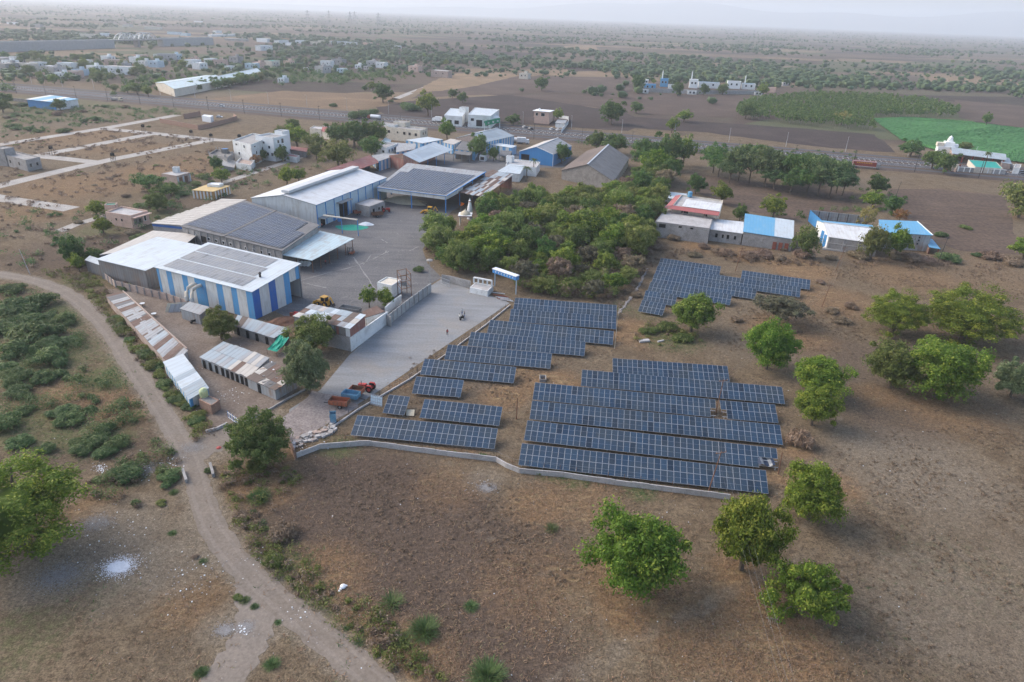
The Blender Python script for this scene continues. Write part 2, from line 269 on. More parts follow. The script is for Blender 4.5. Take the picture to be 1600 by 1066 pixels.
# ------------------------------------------------------------------ ground
def ground_mat():
    m, t, b, L = nodes('ground'); P = N(t, 'NewGeometry').outputs['Position']; z = N(t, 'Attribute', attribute_name='zone'); sp = N(t, 'SeparateColor'); L.new(z.outputs['Color'], sp.inputs[0])
    zr, zg, zb = sp.outputs; za = z.outputs['Alpha']
    big = noise(t, P, .022, 5, .6, .6); mid = noise(t, P, .22, 7, .72, .6); sm = noise(t, P, .9, 6, .72, .4); fi = noise(t, P, 4.5, 5, .75)
    mp = N(t, 'Mapping'); mp.inputs['Rotation'].default_value = (0, 0, R(-62)); mp.inputs['Scale'].default_value = (.25, 1, 1); L.new(P, mp.inputs[0]); stk = noise(t, mp.outputs[0], .8, 5, .7, .3)
    o = mixc(t, ramp(t, mid, .42, .58), (.126, .091, .058), (.195, .146, .093))
    o = mixc(t, math_(t, 'MULTIPLY', ramp(t, big, .45, .65), .6), o, (.178, .143, .103))
    fal = N(t, 'Attribute', attribute_name='fallow').outputs['Fac']; o = mixc(t, ramp(t, math_(t, 'ADD', math_(t, 'MULTIPLY', fal, .8), math_(t, 'MULTIPLY', mid, .5)), .45, .8), o, (.108, .078, .058))
    def lay(o, fac, lo, hi, c, amt=1.0): return mixc(t, math_(t, 'MULTIPLY', ramp(t, fac, lo, hi), amt), o, c)
    o = lay(o, math_(t, 'ADD', math_(t, 'MULTIPLY', sm, .55), math_(t, 'MULTIPLY', zr, .5)), .42, .66, (.22, .135, .072), .8)
    o = lay(o, math_(t, 'ADD', math_(t, 'MULTIPLY', stk, .7), math_(t, 'MULTIPLY', zr, .14)), .47, .60, (.33, .24, .13), .75)
    o = lay(o, math_(t, 'ADD', math_(t, 'MULTIPLY', mid, .35), math_(t, 'MULTIPLY', sm, .35)), .365, .43, (.07, .052, .04), .65)
    o = lay(o, math_(t, 'ADD', math_(t, 'MULTIPLY', sm, .6), math_(t, 'MULTIPLY', zg, .45)), .44, .66, (.105, .118, .05), .85)
    o = lay(o, math_(t, 'ADD', math_(t, 'MULTIPLY', mid, .3), math_(t, 'MULTIPLY', zb, .8)), .34, .62, (.21, .172, .128), .85)
    # farmland beyond the highway: a patchwork of ploughed and fallow plots
    mv = N(t, 'Mapping'); mv.inputs['Rotation'].default_value = (0, 0, R(19)); mv.inputs['Scale'].default_value = (1 / 210, 1 / 85, 1); L.new(P, mv.inputs[0])
    vo = N(t, 'TexVoronoi', voronoi_dimensions='2D', distance='CHEBYCHEV'); vo.inputs['Scale'].default_value = 1; L.new(mv.outputs[0], vo.inputs['Vector'])
    sv = N(t, 'SeparateColor'); L.new(vo.outputs['Color'], sv.inputs[0])
    fo = mixc(t, sv.outputs[0], (.055, .042, .038), (.145, .105, .078)); fo = mixc(t, ramp(t, sv.outputs[1], .78, .8), fo, (.20, .145, .095)); fo = mixc(t, ramp(t, sv.outputs[2], .78, .82), fo, (.095, .10, .055))
    fo = mixc(t, math_(t, 'MULTIPLY', ramp(t, noise(t, P, .05, 5, .7), .45, .7), .5), fo, (.12, .115, .07))
    o = mixc(t, ramp(t, math_(t, 'ADD', za, math_(t, 'MULTIPLY', mid, .2)), .3, .8), o, fo)
    o = grain(t, o, fi, .65); o = grain(t, o, noise(t, P, 1.7, 6, .75, .6), .55); L.new(o, b.inputs['Base Color']); b.inputs['Roughness'].default_value = .95; b.inputs['Specular IOR Level'].default_value = .08
    bump(t, b, math_(t, 'ADD', fi, math_(t, 'MULTIPLY', sm, 2.0)), .7, .25)
ground_mat()
def axis(lo, hi, step, far, grow=1.16):
    a = list(np.arange(lo, hi + .1, step)); s = step; x = hi
    while x < far: s *= grow; x += s; a.append(x)
    s = step; x = lo; pre = []
    while x > -far: s *= grow; x -= s; pre.append(x)
    return np.array(pre[::-1] + a)
gx = axis(-130, 150, 1.6, 45000); gy = axis(36, 260, 1.6, 45000); XX, YY = np.meshgrid(gx, gy); nx, ny = len(gx), len(gy)
zone = np.zeros((ny, nx, 5))
def soft(d, r, e): return np.clip((r - d) / e + .5, 0, 1)
def segdist(a, b):
    ax, ay = a[0], a[1]; dx, dy = b[0] - ax, b[1] - ay; tt = np.clip(((XX - ax) * dx + (YY - ay) * dy) / (dx * dx + dy * dy + 1e-9), 0, 1); return np.hypot(XX - ax - tt * dx, YY - ay - tt * dy)
def zpath(ch, px, wd, amt, e=1.5):
    P = [G(*p) for p in px]; d = np.min([segdist(P[i], P[i + 1]) for i in range(len(P) - 1)], axis=0); zone[..., ch] = np.maximum(zone[..., ch], amt * soft(d, wd, e))
def zblob(ch, x, y, r, amt, e=None): p = G(x, y); zone[..., ch] = np.maximum(zone[..., ch], amt * soft(np.hypot(XX - p.x, YY - p.y), r, e or r))
# farmland
hwA, hwB = G(0, 133), G(1600, 268); hn = Vector((-(hwB - hwA).y, (hwB - hwA).x, 0)).normalized()
zone[..., 3] = soft(-((XX - hwA.x) * hn.x + (YY - hwA.y) * hn.y), -70, 60)
# reddish dry grass
for x, y, r, a in ((1010, 940, 7, 1), (1180, 900, 6, .9), (1200, 1010, 8, 1), (1100, 1000, 7, .7), (960, 900, 6, .7), (900, 780, 8, .6), (840, 790, 6, .7), (1230, 520, 12, .8), (1300, 470, 14, .7), (1420, 430, 22, .6), (1250, 420, 12, .9), (1180, 400, 10, .9), (1090, 385, 8, .8), (990, 520, 9, .8), (860, 600, 7, 1), (830, 570, 5, .9), (790, 620, 5, 1), (720, 700, 5, .6), (620, 600, 3, .8), (420, 760, 6, .9), (500, 900, 7, .8), (560, 990, 5, .9), (640, 1030, 6, .8), (120, 620, 12, .7), (200, 640, 8, .8), (150, 800, 5, .7), (300, 940, 6, .6), (250, 270, 25, .8), (120, 290, 30, .7), (60, 330, 20, .6), (130, 215, 40, .6), (190, 232, 30, .6), (300, 250, 20, .6), (1310, 760, 5, .7), (1220, 740, 4, .9), (1240, 700, 4, .9), (1480, 640, 12, .6), (1370, 620, 6, .7), (1560, 330, 14, .8), (1500, 520, 20, .4), (480, 150, 50, .6), (600, 142, 30, .5), (700, 760, 8, .5), (830, 910, 10, .5), (1500, 420, 30, .5)): zblob(0, x, y, r, a)
# weedy green
for x, y, r, a in ((60, 500, 14, .8), (50, 560, 14, .8), (20, 660, 10, .7), (170, 590, 6, .9), (190, 560, 4, .8), (100, 680, 7, .7), (160, 690, 6, .7), (200, 740, 4, .8), (20, 1000, 8, .5), (120, 930, 8, .4), (530, 700, 4, .7), (900, 750, 3, .7), (1000, 770, 3, .7), (700, 680, 3, .7), (860, 740, 3, .6), (480, 960, 4, .7), (440, 890, 4, .7), (540, 1000, 4, .6), (260, 620, 4, .9), (225, 560, 5, .9), (200, 510, 5, .8), (130, 440, 8, .6), (250, 340, 18, .6), (280, 390, 10, .5), (160, 360, 10, .6), (80, 160, 70, .6), (40, 180, 40, .6), (230, 175, 40, .5), (1500, 900, 14, .35), (1380, 950, 10, .3), (1420, 1000, 10, .3), (1050, 530, 8, .7), (1010, 490, 6, .5), (970, 480, 4, .6)): zblob(1, x, y, r, a)
for x, y, r, a in ((560, 780, 14, .9), (660, 830, 13, .9), (620, 900, 9, .9), (720, 900, 11, .9), (760, 980, 10, .8), (820, 850, 10, .6), (520, 730, 6, .7), (820, 1030, 8, .7), (860, 760, 6, .4), (80, 940, 7, .5), (180, 850, 6, .5), (150, 640, 10, .5), (230, 690, 6, .5), (90, 720, 8, .5), (1380, 1000, 14, .35), (1500, 820, 16, .3), (1560, 1000, 14, .4), (1330, 560, 14, .5), (1400, 660, 12, .5), (1100, 640, 20, .4), (700, 620, 14, .4), (300, 340, 30, .6), (200, 380, 20, .6), (100, 400, 20, .6), (1180, 1040, 9, .3)): zblob(4, x, y, r, a)
# bare and dusty
for x, y, r, a in ((1450, 740, 16, .5), (1500, 960, 16, .45), (1350, 700, 8, .5), (1540, 850, 16, .35), (180, 830, 9, .6), (250, 880, 8, .55), (90, 880, 8, .6), (200, 920, 7, .4), (300, 830, 6, .5), (330, 700, 5, .7), (380, 680, 4, .8), (760, 750, 4, .5), (350, 980, 4, .5), (1150, 470, 6, .3), (640, 640, 3, .3)): zblob(2, x, y, r, a)
for p in (([(850, 1066), (960, 1010), (1060, 960), (1160, 910), (1250, 840), (1290, 760), (1320, 690), (1310, 640), (1320, 600)]), ([(905, 1066), (1010, 1000), (1100, 955), (1200, 905), (1270, 860)]), ([(700, 800), (780, 850), (860, 900), (930, 960), (960, 1010)])): zpath(2, p, .7, .5, 1.6)
DR = [(-60, 425), (0, 429), (50, 438), (100, 456), (140, 486), (172, 520), (205, 570), (240, 622), (272, 672), (298, 722), (312, 768), (326, 812), (356, 860), (405, 912), (470, 968), (535, 1020), (600, 1080), (660, 1150)]
zpath(2, DR, 2.9, .7, 2); zpath(2, [(300, 700), (350, 680), (420, 650)], 3.5, .7, 2.5); zpath(2, [(392, 940), (390, 1000), (350, 1066)], 2.6, .7, 2)
me = bpy.data.meshes.new('ground'); V = np.stack([XX, YY, np.zeros_like(XX)], -1).reshape(-1, 3); idx = np.arange(nx * ny).reshape(ny, nx)
Q = np.stack([idx[:-1, :-1], idx[:-1, 1:], idx[1:, 1:], idx[1:, :-1]], -1).reshape(-1, 4)
me.vertices.add(len(V)); me.vertices.foreach_set('co', V.ravel()); me.loops.add(Q.size); me.loops.foreach_set('vertex_index', Q.ravel()); me.polygons.add(len(Q)); me.polygons.foreach_set('loop_start', np.arange(0, Q.size, 4)); me.update()
ca = me.attributes.new('zone', 'FLOAT_COLOR', 'POINT'); ca.data.foreach_set('color', zone[..., :4].reshape(-1, 4).ravel()); me.materials.append(MT['ground']); cf = me.attributes.new('fallow', 'FLOAT', 'POINT'); cf.data.foreach_set('value', zone[..., 4].ravel())
go = bpy.data.objects.new('ground', me); col.objects.link(go); go['kind'] = 'structure'
asphalt('rut', (.232, .195, .162), (.195, .163, .135), (1, 1, 1), 0, .3, None, (.205, .176, .15), .25)
# ------------------------------------------------------------------ sheets laid on the ground
def spoly(name, px, mat, z=.03, jit=0.0, n=1):
    P = [G(*p) for p in px]
    if jit:
        q = []
        for i in range(len(P)):
            a, b = P[i], P[(i + 1) % len(P)]; k = max(1, int((b - a).length / n))
            for j in range(k):
                p = lerp(a, b, j / k); q.append(p + Vector((rnd.uniform(-jit, jit), rnd.uniform(-jit, jit), 0)))
        P = q
    bm = bmesh.new(); vs_ = [bm.verts.new((p.x, p.y, z)) for p in P]; f = bm.faces.new(vs_); f.normal_update()
    if f.normal.z < 0: f.normal_flip()
    bmesh.ops.triangulate(bm, faces=bm.faces[:]); me = bpy.data.meshes.new(name); bm.to_mesh(me); bm.free(); me.materials.append(MT[mat])
    o = bpy.data.objects.new(name, me); col.objects.link(o); o['kind'] = 'structure'; return o
def catmull(P, n=8):
    out = []
    for i in range(len(P) - 1):
        p0, p1, p2, p3 = P[max(i - 1, 0)], P[i], P[i + 1], P[min(i + 2, len(P) - 1)]
        for k in range(n):
            t = k / n; out.append(.5 * ((2 * p1) + (p2 - p0) * t + (2 * p0 - 5 * p1 + 4 * p2 - p3) * t * t + (3 * p1 - p0 - 3 * p2 + p3) * t ** 3))
    return out + [P[-1]]
def strip(name, P, wd, mat, z=.03, jit=0.0, smooth=True, thick=0.0, off=0.0):
    P = catmull(P) if smooth else P; mb = MB(); l, r = [], []
    for i, p in enumerate(P):
        d = (P[min(i + 1, len(P) - 1)] - P[max(i - 1, 0)]).normalized(); nrm = Vector((-d.y, d.x, 0)); ww = wd / 2
        a = p + nrm * (off + ww + rnd.uniform(-jit, jit)); c = p + nrm * (off - ww + rnd.uniform(-jit, jit)); a.z = c.z = z; l.append(a); r.append(c)
    for i in range(len(P) - 1):
        mb.face([r[i], r[i + 1], l[i + 1], l[i]])
        if thick:
            dz = Vector((0, 0, thick)); mb.face([r[i] - dz, r[i + 1] - dz, r[i + 1], r[i]]); mb.face([l[i + 1] - dz, l[i] - dz, l[i], l[i + 1]])
    return struct(name, mb, mat)
strip('dirt_road', [G(*p) for p in DR], 3.7, 'dirt_road', .024, .25)
for off in (-.95, .95): strip('wheel_rut', [G(*p) for p in DR], .55, 'rut', .029, .1, True, 0, off)
strip('dirt_road', [G(*p) for p in ((398, 905), (402, 950), (390, 1000), (352, 1060), (300, 1140))], 4.8, 'rut', .02, .45)
strip('dirt_road', [G(*p) for p in ((296, 708), (330, 692), (372, 676), (430, 650))], 6.5, 'dirt_road', .018, .5)
spoly('service_yard', [(166, 452), (250, 452), (330, 480), (420, 520), (462, 560), (470, 600), (440, 632), (380, 660), (330, 668), (300, 610), (255, 548), (205, 492)], 'soil', .016, .4, 3)
spoly('entrance_pavement', [(452, 640), (500, 610), (545, 556), (602, 505), (660, 455), (690, 436), (742, 455), (790, 470), (796, 474), (700, 538), (600, 606), (500, 668), (452, 680)], 'entrance', .028)
spoly('gravel_patch', [(440, 655), (490, 612), (540, 622), (560, 634), (505, 668), (470, 690), (448, 690)], 'gravel', .034, .4, 2)
spoly('yard_pavement', [(455, 500), (500, 476), (545, 488), (600, 500), (660, 452), (690, 434), (668, 412), (660, 390), (690, 350), (706, 330), (760, 300), (800, 262), (828, 262), (880, 262), (895, 246), (800, 236), (720, 232), (640, 244), (560, 280), (500, 330), (440, 400), (400, 470)], 'yard', .02)
chalk = (((431, 450), (500, 430), (560, 414), (608, 393)), ((552, 402), (562, 416), (585, 450)), ((566, 416), (580, 398)), ((474, 442), (510, 450)), ((596, 374), (606, 380)), ((640, 392), (655, 385)), ((586, 404), (600, 396), (604, 392)))
for c in chalk: strip('yard_marking', [G(*p) for p in c], .34, 'ash', .026, .2)
mb = MB()
for k in range(150):
    p = G(rnd.uniform(470, 690), rnd.uniform(300, 480), .027); a = R(rnd.choice([28, 28, 118, 60])) + rnd.uniform(-.15, .15); L = rnd.uniform(.4, 2.6); u = Vector((math.cos(a), math.sin(a), 0)) * L / 2; v = Vector((-math.sin(a), math.cos(a), 0)) * rnd.uniform(.03, .1); mb.face([p - u - v, p + u - v, p + u * .9 + v, p - u * .8 + v])
struct('yard_scuffs', mb, 'ash')
# highway
HW = [lerp(hwA, hwB, k / 60) for k in range(-30, 91)]; hd = (hwB - hwA).normalized()
strip('highway_verge', HW, 46, 'plough_brown', .02, 1.2, False, 0, -13)
for off, wd in ((0, 8.2), (-13.5, 8.2)): strip('highway', HW, wd, 'tar', .045, .06, False, 0, off)
strip('service_road', HW, 5.0, 'tar', .04, .3, False, 0, -25); strip('service_road', HW, 5.0, 'tar', .04, .3, False, 0, 11.5)
for off in (3.7, -3.7, -9.8, -17.2): strip('lane_line', HW, .16, 'kerb_white', .05, 0, False, 0, off)
mb = MB()
for k in range(0, 900):
    p = lerp(hwA, hwB, -.3 + k * 1.7 / 900)
    for off in (-4.6, -8.9): c = p + hn * off; mb.box((c.x, c.y, .14), (.7, .25, .2), math.atan2(hd.y, hd.x), 0) if k % 2 else None
o = struct('median_kerb', mb, ['kerb_white', 'concrete_dark'])
mb = MB()
for k in range(0, 300):
    p = lerp(hwA, hwB, -.3 + k * 1.7 / 300)
    for off in (0, -13.5): c = p + hn * off; mb.box((c.x, c.y, .05), (2.4, .16, .02), math.atan2(hd.y, hd.x))
struct('lane_dashes', mb, 'kerb_white')
# plot layout with concrete lanes
for p in (((-60, 236), (0, 226), (160, 201), (278, 180)), ((160, 201), (235, 208), (340, 219), (362, 220)), ((56, 244), (150, 226), (238, 209)), ((56, 244), (90, 247), (152, 254)), ((-40, 300), (100, 266), (180, 248), (332, 219)), ((-40, 302), (0, 310), (60, 319), (112, 327))):
    strip('plot_lane', [G(*q) for q in p], 7.0, 'plot_road', .022 + rnd.random() * .006, .25, False)
strip('side_lane', [G(*q) for q in ((90, 362), (120, 350), (170, 336))], 4, 'plot_road', .02, .3, False)
strip('side_lane', [G(*q) for q in ((300, 300), (350, 285), (420, 262), (470, 246))], 4, 'plot_road', .02, .3, False)
strip('village_lane', [G(*q) for q in ((615, 156), (650, 142), (690, 128), (735, 113))], 6, 'plot_brown' if 'plot_brown' in MT else 'plot_road', .03, .6, False)
spoly('dry_plot', [(300, 158), (440, 142), (600, 148), (640, 160), (560, 172), (380, 164)], 'dry_plot', .03, 1.5, 8)
spoly('dry_plot', [(700, 116), (760, 112), (840, 118), (800, 135), (720, 140), (640, 146)], 'stubble', .035, 1.5, 8)
for px, mt in (([(590, 168), (640, 158), (800, 148), (975, 176), (1010, 192), (980, 205), (780, 192), (600, 182)], 'plough_dark'), ([(735, 136), (810, 119), (985, 121), (988, 144), (800, 146), (640, 154), (660, 146)], 'plough_brown'), ([(800, 149), (988, 147), (1178, 150), (1150, 166), (1150, 182), (1000, 178), (900, 164)], 'plough_brown'), ([(975, 182), (1200, 197), (1365, 210), (1402, 239), (1300, 232), (1110, 208), (985, 200)], 'plough_dark'), ([(1490, 156), (1600, 166), (1700, 178), (1700, 215), (1545, 192), (1500, 184)], 'plough_brown'), ([(1388, 296), (1470, 296), (1570, 306), (1596, 398), (1500, 392), (1440, 372), (1400, 330)], 'plough_red'), ([(1090, 272), (1180, 285), (1330, 300), (1330, 330), (1230, 345), (1140, 322), (1080, 300)], 'plough_red'), ([(880, 104), (960, 98), (1150, 104), (1150, 112), (1010, 110), (890, 112)], 'plough_dark'), ([(560, 84), (720, 78), (860, 84), (800, 92), (600, 92)], 'plough_dark'), ([(400, 70), (620, 70), (700, 74), (560, 80), (400, 78)], 'plough_dark'), ([(880, 72), (930, 71), (935, 78), (885, 77)], 'stubble'), ([(860, 110), (1000, 113), (985, 119), (850, 118)], 'stubble'), ([(1440, 118), (1580, 124), (1600, 134), (1450, 128)], 'stubble')):
    spoly('ploughed_field' if 'plough' in mt else 'stubble_field', px, mt, .03 + rnd.random() * .02, 1.5, 10)
# green crop: a standing sheet of plants with uneven tops
cp = [G(*p) for p in ((1362, 186), (1420, 184), (1505, 190), (1560, 197), (1640, 206), (1640, 262), (1560, 250), (1470, 238), (1408, 220))]
bm = bmesh.new(); f = bm.faces.new([bm.verts.new((p.x, p.y, 0)) for p in cp]); bmesh.ops.triangulate(bm, faces=bm.faces[:]); bmesh.ops.subdivide_edges(bm, edges=bm.edges[:], cuts=60, use_grid_fill=True)
bm.normal_update()
for v in bm.verts: v.co.z = .35 + rnd.uniform(0, .55) + (.12 * math.sin(v.co.y * .9))
for fc in bm.faces:
    if fc.normal.z < 0: fc.normal_flip()
me = bpy.data.meshes.new('crop_field'); bm.to_mesh(me); bm.free(); me.materials.append(MT['crop']); o = bpy.data.objects.new('crop_field', me); col.objects.link(o); tag(o, 'bright green standing crop in the field behind the white temple', 'crop', kind='stuff')
# spills and stains at the dump
for x, y, r, mt, z in ((185, 886, 2.7, 'chalk', .03), (150, 818, 2.6, 'ash', .024), (142, 862, 3.2, 'soil_dark', .02), (92, 900, 3.6, 'ash', .016), (762, 762, 1.6, 'ash', .022), (745, 752, 3.0, 'soil_dark', .018), (352, 984, 1.3, 'ash', .022), (384, 980, 1.2, 'ash', .026), (300, 700, 2.5, 'ash', .014), (228, 732, 2.4, 'ash', .014)):
    if mt not in MT: plain(mt, (.095, .07, .055), .95, (.13, .095, .075), .8)
    c = G(x, y); mb = MB(); k = int(900 * r) if mt != 'soil_dark' else 240
    for q in range(k):
        rr = rnd.uniform(.02, .09) * (1.3 if mt == 'soil_dark' else 1); u, v = rnd.gauss(0, r * .42), rnd.gauss(0, r * .36); a = rnd.uniform(0, 6)
        mb.face([(c.x + u + rr * s * math.cos(a + k_ * 1.05), c.y + v + rr * s * math.sin(a + k_ * 1.05) * .8, z + q * .00002) for k_ in range(6) for s in (rnd.uniform(.5, 1.1),)])
    if mt == 'chalk':
        for q in range(5): mb.face([(c.x + q * .2 - .4 + r * .42 * s * math.cos(k_ * .21), c.y + .15 * math.sin(q * 9) + r * .34 * s * math.sin(k_ * .21), z + .02 + q * .0005) for k_ in range(30) for s in (rnd.uniform(.7, 1.15),)])
    struct('ground_stain', mb, mt)
# ------------------------------------------------------------------ buildings
def polywall(mb, pts, inward, th=.15, m=0):
    "a vertical wall: outline pts (3-D, seen from outside left to right along the bottom first), thickened inwards"
    q = [Vector(p) for p in pts]; i = Vector((inward[0], inward[1], 0)).normalized() * th; bk = [p + i for p in q]
    o = q[0]; d = (q[1] - q[0]); d.z = 0; d.normalize(); uv = [((p - o).dot(d), p.z) for p in q]
    mb.face(q, uv=uv, m=m); mb.face(bk[::-1], uv=uv[::-1], m=m)
    for k in range(len(q)): j = (k + 1) % len(q); mb.face([q[j], q[k], bk[k], bk[j]], m=m)
    return mb
def inw(P, Q): d = Q - P; return Vector((-d.y, d.x, 0)).normalized()
def windows(th, P, Q, lst, wall, frame='white_paint', pane='glass_dark', shade=None):
    n = -inw(P, Q); d = (Q - P); d.z = 0; L = d.length; d.normalize(); rz = math.atan2(d.y, d.x)
    for t, z, wd, ht in lst:
        c = P + d * (t * L); c.z = 0
        p = c + n * .03; f = th.part('window', MB().box((p.x, p.y, z), (wd + .24, .12, ht + .24), rz), frame)
        p = c + n * .07; th.part('pane', MB().box((p.x, p.y, z), (wd, .08, ht), rz), pane, f)
        if shade: p = c + n * .3; th.part('window_shade', MB().box((p.x, p.y, z + ht / 2 + .2), (wd + .6, .6, .08), rz), shade, f)
def outline(C, over):
    c = sum(C, Vector()) / len(C); out = []
    for k in range(len(C)):
        a, p, b = C[k - 1], C[k], C[(k + 1) % len(C)]
        d1 = (p - a).normalized(); d2 = (p - b).normalized(); q = p + (d1 + d2) * over; out.append(q)
    return out
def shed(name, label, cat, px, roof='roof_grey', walls=('clad_grey',) * 4, kind='mono', rise=1.0, over=.4, group=None, th=.14, flip=False, posts=(), postmat='steel_grey', base=0.0, post_w=.25, roof2=None):
    """four roof corners (photo x, y, height), counter-clockwise from the left one; kind: mono, gu (ridge along side 0-1), gv (ridge along side 1-2).
    walls: material for sides 0-1, 1-2, 2-3, 3-0, or None when open"""
    C = [G(*p) for p in px]; ctr = sum(C, Vector()) / 4; T = Thing(name, label, cat, (ctr.x, ctr.y, 0), group); T.C = C; T.wall = [None] * 4
    if kind == 'gu': r0, r1 = lerp(C[0], C[3], .5), lerp(C[1], C[2], .5)
    if kind == 'gv': r0, r1 = lerp(C[0], C[1], .5), lerp(C[3], C[2], .5)
    if kind != 'mono': r0.z += rise; r1.z += rise
    for k in range(4):
        if walls[k] is None: continue
        P, Q = C[k], C[(k + 1) % 4]; b0, b1 = P.copy(), Q.copy(); b0.z = b1.z = base; pts = [b0, b1, Q - Vector((0, 0, th))]
        if kind == 'gv' and k in (0, 2): pts.append((r0 if k == 0 else r1) - Vector((0, 0, th)))
        if kind == 'gu' and k in (1, 3): pts.append((r1 if k == 1 else r0) - Vector((0, 0, th)))
        pts.append(P - Vector((0, 0, th))); T.wall[k] = T.part('wall', polywall(MB(), pts, inw(P, Q)), walls[k])
    O = outline(C, over)
    if kind == 'mono':
        q = O if not flip else [O[1], O[2], O[3], O[0]]; T.roof = T.part('roof', MB().slab(q, th), roof); T.rq = [O]
    else:
        if kind == 'gu': e0 = lerp(O[0], O[3], .5); e1 = lerp(O[1], O[2], .5); qs = [[O[0], O[1], e1, e0], [O[2], O[3], e0, e1]]
        else: e0 = lerp(O[0], O[1], .5); e1 = lerp(O[3], O[2], .5); qs = [[O[1], O[2], e1, e0], [O[3], O[0], e0, e1]]
        e0.z = r0.z; e1.z = r1.z; T.rq = qs
        for i, q in enumerate(qs): T.roof = T.part('roof', MB().slab(q, th), (roof2 if i and roof2 else roof))
        T.part('ridge_cap', MB().bar(e0 + Vector((0, 0, .06)), e1 + Vector((0, 0, .06)), .7, .12), 'galvanised')
    for (k, t) in posts:
        P = lerp(C[k], C[(k + 1) % 4], t) + inw(C[k], C[(k + 1) % 4]) * .2; T.part('column', MB().bar((P.x, P.y, 0), (P.x, P.y, P.z - th), post_w, post_w), postmat)
    return T
def striped(T, P, Q, z0, z1, seq, mats=('white_panel', 'blue_panel'), z0b=None, z1b=None):
    "cladding panels side by side; seq: list of (relative width, material index)"
    tot = sum(s[0] for s in seq); a = 0.0; n = inw(P, Q)
    for wd, mi in seq:
        b = a + wd / tot; p, q = lerp(P, Q, a), lerp(P, Q, b); e = (q - p).normalized() * .02; o = n * rnd.uniform(-.02, .02)
        za, zb = lerp(z1, z1b if z1b is not None else z1, a), lerp(z1, z1b if z1b is not None else z1, b)
        T.part('wall_panel', polywall(MB(), [(p.x + e.x + o.x, p.y + e.y + o.y, z0), (q.x - e.x + o.x, q.y - e.y + o.y, z0), (q.x - e.x + o.x, q.y - e.y + o.y, zb), (p.x + e.x + o.x, p.y + e.y + o.y, za)], n, .12), mats[mi]); a = b
def sheets(T, q, nu, nv, mats, lap=.06, th=.035, name='roof_sheet'):
    "loose roofing sheets over the quad q, each its own slightly uneven piece"
    q = [Vector(p) for p in q]; n = (q[1] - q[0]).cross(q[3] - q[0]).normalized(); n = n if n.z > 0 else -n
    P = lambda u, v: lerp(lerp(q[0], q[1], u), lerp(q[3], q[2], u), v)
    for i in range(nu):
        for j in range(nv):
            u0, u1, v0, v1 = i / nu - .004, (i + 1) / nu + .012, j / nv - (.02 if j else rnd.uniform(.005, .04)), (j + 1) / nv + (.0 if j < nv - 1 else rnd.uniform(0, .03))
            o = n * (.05 + .05 * j + .02 * (i % 2) + rnd.uniform(0, .03)); T.part(name, MB().slab([P(u0, v0) + o, P(u1, v0) + o, P(u1, v1) + o, P(u0, v1) + o], th), rnd.choice(mats))
def flatbox(name, label, cat, px, z, wallmat='whitewash', roofmat='concrete', parapet=.7, group=None, base=0.0):
    "flat-roofed masonry block: roof corners as photo points at height z, walls with a parapet round the roof"
    C = [G(p[0], p[1], z) for p in px]; ctr = sum(C, Vector()) / len(C); T = Thing(name, label, cat, (ctr.x, ctr.y, 0), group); T.C = C
    blockparts(T, C, z, wallmat, roofmat, parapet, base); return T
def blockparts(T, C, z, wallmat, roofmat, parapet=.7, base=0.0):
    T.wall = []
    for k in range(len(C)):
        P, Q = C[k], C[(k + 1) % len(C)]; T.wall.append(T.part('wall', polywall(MB(), [(P.x, P.y, base), (Q.x, Q.y, base), (Q.x, Q.y, z), (P.x, P.y, z)], inw(P, Q), .23), wallmat))
    I = outline(C, -.2); zr = z - parapet; T.roof = T.part('roof', MB().prism([(p.x, p.y) for p in I], zr - .15, zr), roofmat)
def block_at(T, c, sx, sy, rz, z0, z1, wallmat, roofmat, parapet=.5):
    Cc, S = math.cos(rz), math.sin(rz); C = [Vector((c[0] + x * Cc - y * S, c[1] + x * S + y * Cc, z1)) for x, y in ((-sx / 2, -sy / 2), (sx / 2, -sy / 2), (sx / 2, sy / 2), (-sx / 2, sy / 2))]
    blockparts(T, C, z1, wallmat, roofmat, parapet, z0); return C
# ---- solar modules
def module_mesh(name, w_, l_, glass, fr='alu', mar=.035, mid=.02):
    mb = MB().box((w_ / 2, l_ / 2, -.02), (w_, l_, .04), 0, 0)
    for a, b in ((mar, l_ / 2 - mid), (l_ / 2 + mid, l_ - mar)): mb.face([(mar, a, .004), (w_ - mar, a, .004), (w_ - mar, b, .004), (mar, b, .004)], m=1)
    return mb.mesh(name, [fr, glass])
plain('frame_pale', (.33, .35, .39), .5, bmp=0)
MODW, MODL = 1.04, 2.16
ME_MOD = module_mesh('module', MODW, MODL, 'pv_glass', 'alu', .034, .012); ME_RMOD = module_mesh('module', .98, 1.96, 'pv_roof', 'frame_pale', .055, .012); ME_DMOD = module_mesh('module', .98, 1.96, 'pv_dusty', 'alu', .03, .008)
ME_POST = MB().box((0, 0, .5), (.09, .09, 1.0)).mesh('post', 'galvanised')
